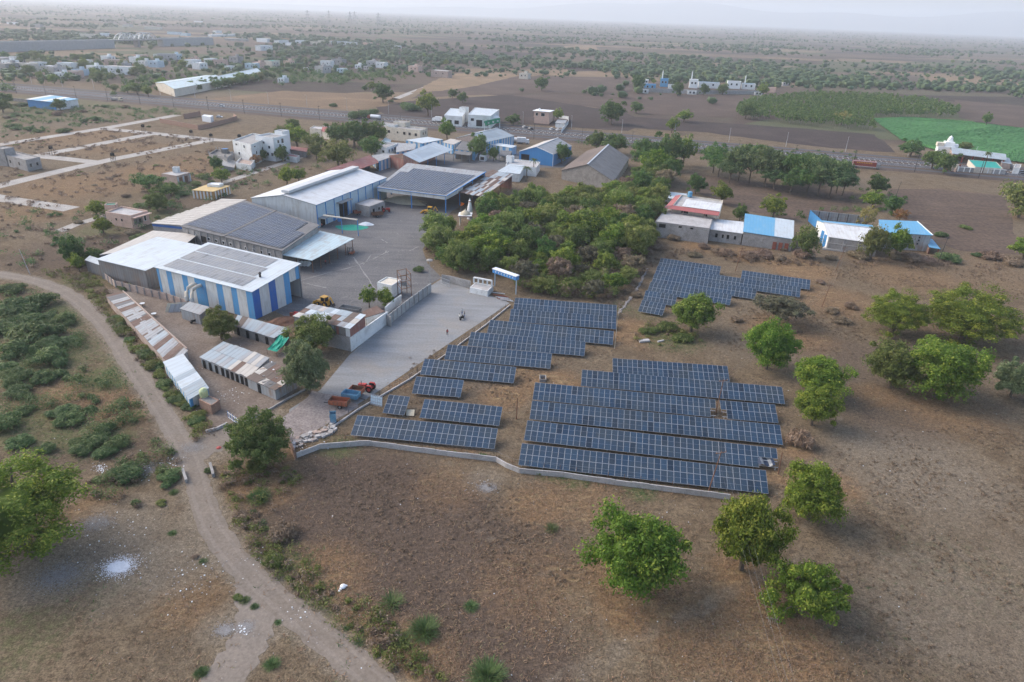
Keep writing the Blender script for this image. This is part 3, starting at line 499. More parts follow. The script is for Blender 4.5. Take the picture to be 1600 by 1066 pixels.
def solar_table(label, tl, tr, ncol=None, zt=2.2, zb=.6, skip=lambda i, j, n: False, depth=4.08, group='ground solar tables'):
    A, B = G(*tl, zt), G(*tr, zt); d = (B - A); L = d.length; rz = math.atan2(d.y, d.x); n = ncol or round(L / (MODW + .03)); st = L / n; sw = st / (MODW + .03)
    T = Thing('solar_table', label, 'solar panel', (A.x, A.y, 0), group); T.o.rotation_euler.z = rz
    tilt = math.atan2(zt - zb, depth); sl = math.hypot(zt - zb, depth); sy = (sl - .05) / 2 / MODL
    for i in range(n):
        for j in range(2):
            if skip(i, j, n): continue
            v = (j * .5 + .5) * sl; wob = rnd.uniform(-.012, .012)
            m4 = Matrix.Translation((i * st + .01, -v * math.cos(tilt), zt - v * math.sin(tilt) + wob)) @ Matrix.Rotation(tilt + rnd.uniform(-.006, .006), 4, 'X') @ Matrix.Diagonal((sw, sy, 1, 1)); T.inst('module', ME_MOD, m4)
    for fr in (.16, .40, .62, .88):
        y = -depth * fr; z = zt - (zt - zb) * fr - .11
        o = bpy.data.objects.new('purlin', MB().box((L / 2, y, z), (L - .2, .07, .07)).mesh('purlin', 'galvanised')); col.objects.link(o); o.parent = T.o
    k = max(2, round(L / 3.6) + 1)
    for i in range(k):
        for fr in (.18, .86):
            o = bpy.data.objects.new('post', ME_POST); col.objects.link(o); o.parent = T.o; o.location = (.5 + (L - 1) * i / (k - 1), -depth * fr, 0); o.scale = (1, 1, zt - (zt - zb) * fr - .12)
    return T
def roof_array(label, q, nu, nv, me, gap=(.0, .0), lift=.14, blocks=None, skip=lambda i, j: False):
    q = [Vector(p) for p in q]; u = (q[1] - q[0]); n = u.cross(q[3] - q[0]).normalized(); n = n if n.z > 0 else -n; c = sum(q, Vector()) / 4
    T = Thing('rooftop_solar_array', label, 'solar panel', c); P = lambda s, t: lerp(lerp(q[0], q[1], s), lerp(q[3], q[2], s), t)
    for i in range(nu):
        for j in range(nv):
            if skip(i, j): continue
            a = P(i / nu, j / nv); bx = P((i + 1) / nu, j / nv) - a; by = P(i / nu, (j + 1) / nv) - a; zz = bx.cross(by).normalized(); zz = zz if zz.z > 0 else -zz
            m4 = Matrix((bx * .98 / .98, by * .985 / 1.96, zz)).transposed().to_4x4(); m4.translation = a + zz * lift - T.loc; T.inst('module', me, m4)
    return T
def sub(q, u0, v0, u1, v1):
    P = lambda s, t: lerp(lerp(q[0], q[1], s), lerp(q[3], q[2], s), t); return [P(u0, v0), P(u1, v0), P(u1, v1), P(u0, v1)]
# ---- striped shed with rooftop panels
T = shed('striped_shed', 'blue and white striped factory shed with solar panels on its pale roof', 'shed', [(243.5, 417, 7.3), (393.5, 455, 7.3), (467.5, 412, 9.2), (325, 379.5, 9.2)], 'roof_pale', (None, None, 'white_panel', 'white_panel'), over=.35)
C = T.C; striped(T, C[0], C[1], 0, 7.15, [(.5, 1), (1.4, 0), (1, 1), (1.2, 0), (.8, 0), (1, 1), (1.3, 0), (2, 1), (1, 0), (1, 0), (1.1, 1), (1.5, 0), (1, 1), (1.6, 0), (1.1, 1)], z1b=7.15)
Bm = lerp(C[1], C[2], .76); striped(T, C[1], Bm, 0, 7.1, [(1, 2), (1.4, 0), (1, 2), (1.3, 0), (.9, 1)], ('white_panel', 'blue_panel', 'deep_blue'), z1b=8.5); striped(T, Bm, C[2], 5.4, 8.5, [(1.2, 0), (.9, 1)], z1b=9.0)  # deeper blue stripes: this face's weaker light is put into the panel colour
P = lerp(C[1], C[2], .985); T.part('column', MB().bar((P.x, P.y, 0), (P.x, P.y, 9), .35, .35), 'steel_grey')
d = (C[1] - C[0]).normalized(); p = C[0] + d * 26 + Vector((0, 0, .8)); q = sub(T.rq[0], .88, .4, .9, .5)[0]; T.part('roof_vent', MB().lathe((q.x, q.y, q.z), [(.28, 0), (.28, .9), (.45, .95), (.1, 1.3)]), 'steel_dark')
n = -inw(C[0], C[1])
for t in (.42, .475):
    w0 = lerp(C[0], C[1], t); w0 = Vector((w0.x, w0.y, 4.9)); pts = [w0 + n * .1 + Vector((0, 0, .5)), w0 + n * 1.2 + Vector((0, 0, .55)), w0 + n * 2.3 + Vector((0, 0, .2)), w0 + n * 3.0 + Vector((0, 0, -.7)), w0 + n * 3.15 + Vector((0, 0, -1.8)), w0 + n * 3.2 + Vector((0, 0, -2.7))]
    T.part('duct', MB().tube(pts, .42, 12), 'duct_paint' if 'duct_paint' in MT else 'cream', smooth=True); T.part('duct_sleeve', MB().tube([w0 + n * 3.2 + Vector((0, 0, -2.75)), w0 + n * 3.2 + Vector((0, 0, -1.7))], .5, 12), 'white_panel')
for k in range(3): roof_array('strip of dusty solar panels on the striped shed roof, %s' % ('nearest its front eave', 'middle of three', 'nearest its rear edge')[k], sub(T.rq[0], .05, .08 + .30 * k, (.87, .83, .79)[k], .08 + .30 * k + .275), 22, 2, ME_DMOD, lift=.08)
# hut below the ducts and the heap of sheets beside it
T = shed('duct_hut', 'small sheet-metal hut under the two bent ducts', 'hut', [(282, 482, 2.7), (312, 491, 2.7), (326, 480, 2.9), (296, 472, 2.9)], 'roof_grey', ('clad_steel', 'clad_grey', 'clad_grey', 'clad_steel'), over=.2)
c = G(277, 487)
T = Thing('sheet_heap', 'leaning heap of old pale sheets beside the duct hut', 'scrap heap', c)
for k in range(6):
    a = c + Vector((rnd.uniform(-1.5, 1), rnd.uniform(-.8, .8), 0)); u = Vector((1.3, .3, 0)); v = Vector((.5, 1.0, 1.5 + .1 * k)); T.part('sheet', MB().slab([a - u, a + u, a + u * .9 + v, a - u + v], .04), rnd.choice(['grain', 'roof_cream', 'roof_grey']))
T = Thing('scooter', 'dark scooter parked beside the duct hut', 'scooter', G(304, 505))
def motorbike(T, rz, bodymat='black'):
    L = T.loc; M3 = Matrix.Rotation(rz, 3, 'Z'); W = lambda x, y, z: L + M3 @ Vector((x, y, z))
    for x in (-.65, .65): T.part('wheel', MB().tube([W(x, -.06, .3), W(x, .06, .3)], .3, 14), 'rubber')
    T.part('body', MB().bar(W(-.55, 0, .55), W(.45, 0, .6), .26, .32), bodymat); T.part('seat', MB().bar(W(-.75, 0, .8), W(.05, 0, .78), .28, .12), 'rubber'); T.part('fuel_tank', MB().lathe(W(.3, 0, .72), [(.1, 0), (.2, .08), (.17, .2), (.05, .26)]), bodymat)
    T.part('fork', MB().bar(W(.65, 0, .3), W(.45, 0, 1.0), .08, .08), 'steel_grey'); T.part('handlebar', MB().bar(W(.45, -.35, 1.02), W(.45, .35, 1.02), .04, .04), 'steel_dark')
motorbike(T, .6)
# ---- plain sheds left of it
T = shed('pale_roof_shed', 'grey sheet-walled shed with a broad pale blue-white roof', 'shed', [(152.8, 404.7, 5.6), (227, 422, 5.6), (313, 384, 6.6), (245.6, 370.6, 6.6)], 'roof_pale', ('clad_grey', 'clad_grey', None, 'clad_grey'), over=.3)
c = G(213, 425, 5)
T = shed('flat_roof_shed', 'low pinkish-grey flat roof behind the pale roof shed', 'shed', [(156, 398, 4.0), (290, 381, 4.0), (309, 366, 4.0), (239, 360.5, 4.0)], 'roof_cream', ('clad_grey', None, 'brick_plaster', 'clad_grey'), over=.1)
T = shed('lean_to', 'low grey lean-to at the corner of the pale roof shed', 'shed', [(133, 406, 3.4), (168, 418, 3.4), (172, 410, 3.9), (140, 400, 3.9)], 'roof_steel', ('clad_grey', None, None, 'clad_grey'), over=.15)
P, Q, S_ = G(182, 450), G(262, 470), G(330, 494)
T = Thing('yard_wall', 'pinkish block boundary wall below the striped shed', 'wall', (P + Q) / 2)
for a, b, hh in ((G(165, 437), P, 1.8), (P, Q, 2.0), (Q, S_, 2.0)):
    k = max(1, round((b - a).length / 2.6))
    for i in range(k):
        p, q = lerp(a, b, i / k), lerp(a, b, (i + 1) / k); T.part('wall_panel', polywall(MB(), [(p.x, p.y, 0), (q.x, q.y, 0), (q.x, q.y, hh + rnd.uniform(-.03, .03)), (p.x, p.y, hh + rnd.uniform(-.03, .03))], inw(p, q), .12), 'brick_plaster'); T.part('wall_post', MB().box((p.x, p.y, hh / 2 + .05), (.28, .28, hh + .1)), 'concrete')
# ---- long panel-roofed shed
T = shed('saw_roof_shed', 'long grey factory shed whose dark roof is covered by solar panels', 'shed', [(284, 353, 6.0), (440, 391, 6.0), (497, 352, 6.8), (382, 314, 6.8)], 'roof_asbestos', ('concrete', 'concrete', 'concrete', 'concrete'), over=.5)
C = T.C; windows(T, C[0], C[1], [(.13 + .075 * k, 3.9, .8, .8) for k in (0, 2, 3, 4, 5, 7, 8, 9, 10)], T.wall[0]); windows(T, C[0], C[1], [(.22, 3.4, 2.6, 1.8)], T.wall[0], 'concrete_dark', 'black')
for k in range(14):
    p = lerp(C[0], C[1], .06 + k * .067); n = -inw(C[0], C[1]); T.part('pilaster', MB().box((p.x + n.x * .08, p.y + n.y * .08, 2.8), (.35, .25, 5.6), math.atan2(n.y, n.x)), 'concrete_pale')
qq = T.rq[0]
roof_array('solar panels on the left half of the long grey shed', sub(qq, .03, .06, .43, .93), 17, 11, ME_RMOD, lift=.25); roof_array('solar panels on the right half of the long grey shed', sub(qq, .46, .05, .97, .93), 21, 11, ME_RMOD, lift=.25, skip=lambda i, j: i > 16 and j > 6)
T.part('gutter', MB().bar(lerp(qq[0], qq[1], .445) + Vector((0, 0, .1)), lerp(qq[3], qq[2], .445) + Vector((0, 0, .1)), .7, .2), 'concrete_dark')
T = shed('rear_lean_to', 'cream wavy-edged lean-to roof along the back of the panelled shed', 'shed', [(238, 349, 4.4), (284, 352, 5.2), (384, 312, 5.2), (350, 311, 4.4)], 'roof_cream', ('concrete', None, None, 'concrete'), over=.2); T.part('fascia', MB().bar(T.C[0] + Vector((0, -.1, -.5)), T.C[1] + Vector((0, -.1, -.9)), .12, .7), 'deep_blue')
for k in range(16): a = lerp(T.rq[0][0], T.rq[0][3], k / 16); b = lerp(T.rq[0][0], T.rq[0][3], (k + .8) / 16); c_ = lerp(T.rq[0][1], T.rq[0][2], (k + .8) / 16); d_ = lerp(T.rq[0][1], T.rq[0][2], k / 16); e = (a - d_).normalized() * (.2 + .5 * (k % 2)); T.part('roof_sheet', MB().slab([a + e + Vector((0, 0, .1)), d_ + Vector((0, 0, .1)), c_ + Vector((0, 0, .1)), b + e + Vector((0, 0, .1))], .05), 'roof_cream')
T = shed('loading_canopy', 'pale aqua loading canopy on slim posts along the yard', 'canopy', [(437, 397, 4.6), (487, 406.5, 3.9), (552, 373, 3.9), (500, 361, 4.6)], 'roof_aqua', (None, None, None, 'whitewash'), over=.2, posts=[(1, .02), (1, .2), (1, .4), (1, .6), (1, .8), (1, .98), (0, .5), (0, .05)], postmat='rust', post_w=.18)
c = G(478, 408, 1.0); T = Thing('sack_stack', 'stack of pale filled sacks under the loading canopy', 'sacks', (c.x, c.y, 0))
for i in range(4):
    for j in range(3):
        for k in range(3 - j): T.part('sack', MB().lathe((c.x + i * 1.0 - 2, c.y - 1.6 + k * .9 + j * .4, j * .42), [(.3, 0), (.5, .12), (.5, .3), (.25, .42)], 8), 'litter_white')
# ---- white warehouse
T = shed('white_warehouse', 'large white warehouse with ridge vent and blue column lines', 'warehouse', [(393, 309, 8), (494, 320, 8), (603, 277.5, 8), (517, 266.5, 8)], 'roof_white', ('white_panel', None, 'white_panel', 'clad_white'), 'gv', 2.2, .25)
C = T.C; P, Q = C[1], C[2]
for k in range(9):
    a, b = lerp(P, Q, k / 9), lerp(P, Q, (k + 1) / 9); T.part('wall_panel', polywall(MB(), [(a.x, a.y, 0), (b.x, b.y, 0), (b.x, b.y, 7.86), (a.x, a.y, 7.86)], inw(P, Q), .12), 'sky_panel'); n = -inw(P, Q); T.part('column', MB().box((a.x + n.x * .06, a.y + n.y * .06, 3.9), (.28, .28, 7.8)), 'blue_paint')
T.part('wainscot', polywall(MB(), [(P.x - .06, P.y, 0), (Q.x, Q.y, 0), (Q.x, Q.y, 2.2), (P.x - .06, P.y, 2.2)], inw(P, Q), .1), 'white_paint')
T.part('eave_gutter', MB().bar(P + Vector((.1, 0, -.2)), Q + Vector((.1, 0, -.2)), .2, .25), 'blue_paint'); T.part('gable_trim', MB().bar(C[0] + Vector((0, -.1, -.15)), lerp(C[0], C[1], .5) + Vector((0, -.1, 2.05)), .15, .2), 'steel_grey'); T.part('gable_trim', MB().bar(lerp(C[0], C[1], .5) + Vector((0, -.1, 2.05)), C[1] + Vector((0, -.1, -.15)), .15, .2), 'steel_grey')
r0, r1 = lerp(C[0], C[1], .5), lerp(C[3], C[2], .5); r0.z = r1.z = 10.9; T.part('ridge_vent', MB().bar(lerp(r0, r1, .03), lerp(r0, r1, .97), 3.0, .9), 'roof_white')
d = (Q - P).normalized(); rz = math.atan2(d.y, d.x)
def onwall(t, off, z): p = lerp(P, Q, t) + n * off; return (p.x, p.y, z)
dr = T.part('door', MB().box(onwall(.335, .1, 2.7), (5.0, .14, 5.4), rz), 'black'); T.part('door_canopy', MB().box(onwall(.33, 1.0, 5.9), (7.5, 2.2, .25), rz), 'concrete'); T.part('door_jamb', MB().box(onwall(.395, .15, 2.9), (.5, .3, 5.8), rz), 'blue_paint')
T.part('door', MB().box(onwall(.06, .1, 1.5), (2.4, .14, 3.0), rz), 'black'); T.part('door_canopy', MB().box(onwall(.07, 1.3, 3.3), (6, 2.6, .2), rz), 'concrete')
T = flatbox('concrete_annex', 'small grey concrete annex beside the warehouse door', 'hut', [(555, 318), (577, 323), (601, 314), (579, 309)], 3.9, 'concrete', 'concrete_pale', .25); windows(T, T.C[1], T.C[2], [(.25, 1.3, 1.0, 2.4), (.6, 1.9, .8, .8), (.82, 1.9, .8, .8)], T.wall[1], 'concrete_dark', 'black')
# ---- open solar hall
T = shed('open_hall', 'open-sided hall with blue columns and a roof of solar panels', 'shed', [(589, 293, 6.4), (697, 306.5, 6.4), (758, 269, 8.0), (637, 255, 8.0)], 'roof_grey', (None, None, 'clad_grey', None), over=.3, posts=[(0, .01), (0, .5), (0, .99), (1, .33), (1, .66), (1, .99), (3, .3), (3, .6)], postmat='blue_paint', post_w=.4)
C = T.C; striped(T, C[0], C[1], 5.0, 6.3, [(1, 0), (1, 0)]); striped(T, C[1], lerp(C[1], C[2], .4), 5.0, 6.3, [(1, 0)], z1b=6.9); T.part('eave_trim', MB().bar(C[1] + Vector((.3, 0, .1)), C[2] + Vector((.3, 0, .1)), .3, .25), 'blue_paint'); T.part('eave_trim', MB().bar(C[0] + Vector((0, -.3, .05)), C[1] + Vector((0, -.3, .05)), .15, .2), 'blue_paint')
roof_array('solar panels covering the open hall roof', sub(T.rq[0], .05, .04, .95, .80), 26, 13, ME_RMOD, lift=.2, skip=lambda i, j: i < 3 and j > 9)
def mound(name, label, cat, c, r, h, mat, sq=1.0, rz=0.0):
    mb = MB(); n = 22; rings = [(1, 0), (.82, .3), (.58, .62), (.3, .88), (.08, 1.0)]; P = []
    for rr, hh in rings: P.append([(c[0] + r * rr * math.cos(a) * s * math.cos(rz) - r * rr * sq * math.sin(a) * s * math.sin(rz), c[1] + r * rr * math.cos(a) * s * math.sin(rz) + r * rr * sq * math.sin(a) * s * math.cos(rz), h * hh * rnd.uniform(.85, 1.1) + .01) for k in range(n) for a, s in ((2 * math.pi * k / n, rnd.uniform(.86, 1.12)),)])
    for i in range(4):
        for k in range(n): j = (k + 1) % n; mb.face([P[i][k], P[i][j], P[i + 1][j], P[i + 1][k]])
    mb.face(P[4]); return solo(name, mb, mat, label, cat, smooth=True)
c = G(634, 316); mound('grain_heap', 'long pale heap of grain under the open hall', 'heap', c, 9, 2.4, 'grain', .45, R(-18))
T = shed('rusty_roof_shed', 'open shed with a patchwork roof of rusty and grey sheets beside the open hall', 'shed', [(712, 299, 5.6), (755, 307, 5.2), (800, 275, 5.6), (767, 267, 6.0)], 'roof_grey', (None, None, 'clad_rust', None), over=.2, posts=[(0, .1), (0, .6), (0, .98), (1, .3), (1, .6), (1, .95)], postmat='rust')
sheets(T, T.rq[0], 12, 7, ['roof_rust', 'roof_rust', 'roof_grey', 'roof_brown', 'roof_cream', 'roof_steel'])
T = shed('maroon_roof_shed', 'long maroon roofed shed behind the white warehouse', 'shed', [(509, 266, 5.6), (561, 264.5, 4.0), (594, 253, 4.0), (577, 243, 5.6)], 'roof_red', ('clad_grey', None, None, 'clad_grey'), over=.2, flip=True)
T = shed('bright_roof_shed', 'tall shed with a bright white sloping roof and rust-red end wall', 'shed', [(630, 241, 8.5), (655, 253.6, 5.5), (707, 234, 5.5), (679, 222, 8.5)], 'roof_pale', ('clad_rust', None, None, 'clad_rust'), over=.2, flip=True, posts=[(1, .25), (1, .5), (1, .75)], postmat='blue_paint')
T = shed('maroon_side_shed', 'rust-red sided lean-to joined to the bright white roof', 'shed', [(608, 243, 5.5), (654, 256, 5.2), (650, 246, 6.2), (630, 240, 7.8)], 'roof_rust', ('clad_rust', 'clad_rust', None, 'clad_rust'), over=.05)
BS = [(1, 1), (1, 0)] * 5 + [(1, 1)]
for lab, px, rf in (('grey metal roof with blue striped side wall, next to the maroon roof', [(581, 243, 4.6), (592, 252, 4.6), (623, 241, 5.0), (602, 240, 5.0)], 'roof_grey'), ('broad grey roof behind the bright white sloping roof', [(619, 238, 5.0), (648, 233, 5.4), (650, 225, 5.6), (620, 223, 5.2)], 'roof_grey'), ('pale flat metal roof behind the bright white sloping roof', [(634, 219, 5.2), (660, 224, 5.2), (692, 218, 5.4), (668, 214, 5.4)], 'roof_pale'), ('beige metal roof beside the yard tree', [(691, 222, 5.0), (708, 226, 5.0), (723, 219, 5.2), (704, 217, 5.2)], 'roof_cream'), ('dull grey shed roof half hidden by the yard tree', [(711, 233, 4.4), (742, 237, 4.4), (748, 223, 5.2), (724, 219, 5.2)], 'roof_asbestos'), ('low lean-to with striped wall right of the yard tree', [(766, 226, 4.0), (800, 231, 4.0), (807, 228, 4.2), (775, 223, 4.4)], 'roof_pale'), ('flat grey roof over the parked trucks', [(708, 240, 3.8), (734, 243, 3.8), (738, 238, 4.0), (712, 236, 4.0)], 'roof_asbestos'), ('dark lean-to roof right of the smaller yard tree', [(780, 243, 3.2), (796, 244, 3.2), (800, 236, 3.6), (784, 235, 3.6)], 'roof_asbestos')):
    open_ = 'parked' in lab or 'dark lean' in lab
    T = shed('works_shed', lab, 'shed', px, rf, (None, None, 'clad_grey', None if open_ else 'white_panel'), over=.15, posts=[(0, .02), (0, .5), (0, .98)] if open_ else ())
    if not open_: striped(T, T.C[0], T.C[1], 0, T.C[0].z - .16, BS[:7]); striped(T, T.C[1], T.C[2], 0, T.C[1].z - .16, BS)
T = shed('gabled_works', 'tall grey-blue gabled shed near the highway with striped side', 'shed', [(712, 216, 6.0), (760, 222, 6.0), (803, 212.5, 6.0), (752, 205, 6.0)], 'roof_steel', ('brick_plaster', None, 'clad_grey', 'clad_grey'), 'gv', 3.0, .3); striped(T, T.C[1], T.C[2], 0, 5.8, BS + BS)
T = shed('blue_shed', 'bright blue gabled shed with a two-tone roof beside the palm', 'shed', [(811.6, 236.5, 5.5), (864.4, 241.5, 5.8), (893, 228, 5.8), (850, 221, 5.8)], 'roof_grey', ('clad_blue', 'clad_blue', 'clad_blue', 'clad_blue'), 'gv', 3.0, .3, roof2='roof_cream')
C = T.C; T.part('door', MB().bar((lerp(C[0], C[1], .06) + Vector((0, -.12, -3.2))), (lerp(C[0], C[1], .3) + Vector((0, -.12, -3.2))), .1, 4.0), 'black'); T.part('corner_trim', MB().bar((C[1].x + .05, C[1].y - .05, 0), C[1] + Vector((.05, -.05, 0)), .25, .25), 'white_paint'); T.part('verge_trim', MB().bar(C[0] + Vector((0, -.3, .1)), lerp(C[0], C[1], .5) + Vector((0, -.3, 3.1)), .2, .3), 'white_paint'); T.part('verge_trim', MB().bar(lerp(C[0], C[1], .5) + Vector((0, -.3, 3.1)), C[1] + Vector((0, -.3, .1)), .2, .3), 'white_paint')
T = shed('brown_godown', 'large old godown with brown and dark grey asbestos roof', 'warehouse', [(878, 266, 4.2), (958, 283, 4.2), (982, 247, 4.2), (918, 236, 4.2)], 'roof_asbestos', ('concrete_dark', 'brick_plaster', 'brick_plaster', 'brick_plaster'), 'gv', 5.0, .5, roof2='roof_brown')
for k in range(12): p = lerp(T.C[1], T.C[2], (k + .5) / 12); T.part('pilaster', MB().box((p.x + .15, p.y, 2), (.4, .5, 4)), 'cream')
T = flatbox('white_office', 'small white two-storey office between the maroon and striped roofs', 'building', [(583, 228.5), (604, 231), (622, 223.5), (602, 221.5)], 6.0, 'whitewash', 'concrete', .7); windows(T, T.C[0], T.C[1], [(.25, 4, 1.3, 1.2), (.75, 4, 1.3, 1.2)], T.wall[0]); windows(T, T.C[1], T.C[2], [(.2, 4, 1.2, 1.2), (.45, 4, 1.2, 1.2), (.7, 4, 1.2, 1.2), (.9, 4, 1.2, 1.2)], T.wall[1], 'blue_paint')
T = flatbox('cream_office', 'cream two-storey block with dark windows behind the works roofs', 'building', [(601, 197.5), (657, 204), (668, 200), (615, 194.5)], 7.2, 'cream', 'concrete', .6); windows(T, T.C[0], T.C[1], [(.12, 4.6, 1.5, 1.5), (.36, 4.7, .9, 1), (.55, 4.6, 1.5, 1.5), (.7, 4.6, 1.5, 1.5), (.87, 4.6, 1.5, 1.5)], T.wall[0], 'cream'); windows(T, T.C[1], T.C[2], [(.35, 5, 1.2, 1.4), (.7, 5, 1.2, 1.4)], T.wall[1], 'cream')
c = G(628, 196, 7); block_at(T, (c.x, c.y), 8, 6, R(-20), 6.6, 9.2, 'cream', 'concrete', .3); c = G(609, 196, 7); block_at(T, (c.x, c.y), 10, 5, R(-20), 6.6, 7.9, 'whitewash', 'concrete', .2)
T = flatbox('white_yard_house', 'low white flat-roofed house half behind the palm, next to the blue shed', 'building', [(790, 257.5), (838, 262), (844, 253), (796, 247.5)], 4.2, 'whitewash', 'concrete_pale', .5); c = G(797, 249, 5); block_at(T, (c.x, c.y), 3.2, 3, R(-20), 3.7, 6.6, 'white_paint', 'concrete', .2)
T2 = shed('pale_lean_to', 'pale blue-grey sheet roof in front of the low white house', 'shed', [(777, 268, 4.0), (812, 272, 3.6), (820, 259, 3.9), (797, 256, 4.3)], 'roof_pale', ('whitewash', 'whitewash', None, 'whitewash'), over=.15)
# ---- low sheds and shacks in the service yard
T = shed('long_rusty_shed', 'long low block shed with rusty striped roof sheets beside the dirt road', 'shed', [(166, 462, 2.4), (268, 572, 2.2), (292, 547, 2.5), (192, 456, 2.9)], 'roof_grey', ('brick_plaster', 'concrete', 'concrete_pale', 'concrete'), over=.05, flip=True)
q = T.rq[0]; sheets(T, [q[0], q[1], q[2], q[3]], 30, 1, ['roof_grey', 'roof_asbestos', 'roof_rust', 'roof_grey', 'roof_brown', 'roof_rust', 'roof_steel']); T.part('parapet', MB().bar(q[2] + Vector((0, 0, .3)), q[3] + Vector((0, 0, .2)), .22, .3), 'brick_plaster')
T = shed('striped_cabin', 'narrow blue and white striped cabin with a pale ribbed roof beside the dirt road', 'cabin', [(256, 566, 2.5), (296, 623, 2.3), (325, 606, 2.3), (285, 554, 2.5)], 'roof_pale', (None, None, 'white_panel', 'white_panel'), over=.12); striped(T, T.C[0], T.C[1], 0, 2.2, [(1, 0), (.8, 1)] * 9); striped(T, T.C[1], T.C[2], 0, 2.1, [(.4, 1), (1.2, 0), (1, 1)])
q = T.rq[0]; sheets(T, q, 11, 1, ['roof_pale', 'roof_steel', 'roof_pale'])
T = Thing('brick_water_stand', 'small brick and concrete stand at the end of the striped cabin', 'stand', G(326, 640)); c = T.loc
C = [G(310, 624, 1.9), G(330, 634, 1.9), G(343, 625, 1.9), G(322, 616, 1.9)]; blockparts(T, C, 1.9, 'brick', 'concrete_dark', .1)
c = G(319, 619, 1.85); T = Thing('water_tank', 'pale yellow plastic water tank on the brick stand', 'water tank', c); T.part('tank_body', MB().lathe(c, [(.75, 0), (.78, .1), (.74, .4), (.78, .45), (.74, .85), (.78, .9), (.72, 1.3), (.45, 1.6)], 20), 'tank_yellow', smooth=True); T.part('lid', MB().lathe(c + Vector((0, 0, 1.58)), [(.32, 0), (.32, .1), (.1, .16)], 14), 'tank_yellow')
T = shed('labour_shack', 'long tin labour shack with blue-grey roof sheets and many doors', 'shack', [(313, 558, 2.3), (388, 589, 2.3), (420, 560, 2.7), (349, 535, 2.7)], 'roof_grey', ('clad_steel', 'clad_steel', 'clad_steel', 'clad_steel'), over=.1)
q = T.rq[0]; sheets(T, sub(q, 0, 0, .58, 1), 7, 2, ['roof_steel', 'roof_grey', 'roof_steel']); sheets(T, sub(q, .58, 0, 1, 1), 5, 2, ['roof_cream', 'roof_rust', 'roof_grey', 'roof_cream'])
def doors(T, P, Q, ts, z, wd=.8, mat='black'):
    n = -inw(P, Q); d = (Q - P).normalized(); rz = math.atan2(d.y, d.x)
    for t in ts: p = lerp(P, Q, t) + n * .04; T.part('door', MB().box((p.x, p.y, z / 2 + .01), (wd, .1, z), rz), mat)
doors(T, T.C[0], T.C[1], (.07, .2, .33, .46, .56, .66, .76, .86, .95), 1.8)
T = shed('scrap_roof_shack', 'tin shack with a brown debris-covered roof next to the feathery tree', 'shack', [(386, 590, 2.3), (430, 609, 2.3), (462, 590, 2.4), (424, 566, 2.6)], 'roof_brown', ('clad_steel', 'clad_steel', 'clad_grey', 'clad_grey'), over=.1); sheets(T, T.rq[0], 5, 3, ['roof_brown', 'roof_rust', 'roof_grey', 'roof_asbestos', 'roof_cream']); doors(T, T.C[0], T.C[1], (.42,), 1.9)
for k in range(40):
    q = sub(T.rq[0], rnd.random(), rnd.random(), 1, 1)[0]
    if k < 14: T.part('roof_debris', MB().box((q.x, q.y, q.z + .16), (rnd.uniform(.3, 1.6), rnd.uniform(.1, .4), .06), rnd.uniform(0, 3)), rnd.choice(['litter_white', 'brick', 'rust', 'concrete_dark']))
T = shed('rear_shack', 'row of tin shacks under the striped shed with grey dusty roof', 'shack', [(364, 508, 2.2), (428, 528, 2.2), (450, 514, 2.5), (372, 493, 2.5)], 'roof_grey', ('concrete_dark', 'clad_steel', 'clad_grey', 'clad_grey'), over=.1); sheets(T, T.rq[0], 10, 1, ['roof_steel', 'roof_grey', 'roof_brown', 'roof_steel']); doors(T, T.C[0], T.C[1], (.12, .35, .58, .82), 1.8)
c = [G(417, 546, 1.3), G(432, 550, 1.2), G(452, 527, 2.3), (G(436, 523, 2.4))]
T = Thing('green_tarp', 'bright green tarpaulin stretched from the rear shack roof', 'tarpaulin', (c[0] + c[2]) / 2 * Vector((1, 1, 0)) if False else Vector(((c[0].x + c[2].x) / 2, (c[0].y + c[2].y) / 2, 0)))
mb = MB(); n = 8; P = [[lerp(lerp(c[0], c[1], u / n), lerp(c[3], c[2], u / n), v / n) + Vector((rnd.uniform(-.04, .04), 0, -.45 * math.sin(math.pi * v / n) * (.7 + .3 * math.sin(u * 2)) + .08 * math.sin(u * 3 + v))) for u in range(n + 1)] for v in range(n + 1)]
for v in range(n):
    for u in range(n): mb.face([P[v][u], P[v][u + 1], P[v + 1][u + 1], P[v + 1][u]])
T.part('sheet', mb, 'green_net', smooth=True)
for p in (c[0], c[1]): T.part('pole', MB().bar((p.x, p.y, 0), p, .06, .06), 'rust')
# rusty shed on its white base at the entrance
T = shed('rust_patched_shed', 'tall shed with rust-patched roof and white plastered base at the entrance road', 'shed', [(459, 494, 5.6), (546, 513, 5.6), (570, 493, 5.9), (487, 476.5, 5.9)], 'roof_grey', ('clad_grey', 'clad_rust', 'clad_grey', 'clad_rust'), over=.12); sheets(T, T.rq[0], 9, 3, ['roof_steel', 'roof_rust', 'roof_cream', 'roof_pale', 'roof_grey', 'roof_brown'])
C = T.C; n0 = -inw(C[0], C[1]); n1 = -inw(C[1], C[2])
P, Q = C[1] + n0 * .06 + n1 * .15, C[2] + n1 * .15; d = (Q - P).normalized(); Q2 = G(607, 505); T.part('plinth_wall', polywall(MB(), [(P.x, P.y, 0), (Q2.x, Q2.y, 0), (Q2.x, Q2.y, 3.0), (P.x, P.y, 3.4)], inw(P, Q2), .25), 'whitewash')
P = lerp(C[0], C[1], .5) + n0 * .06; Q = C[1] + n0 * .06; T.part('plinth_wall', polywall(MB(), [(P.x, P.y, 0), (Q.x, Q.y, 0), (Q.x, Q.y, 3.4), (P.x, P.y, 3.4)], inw(P, Q), .25), 'concrete')
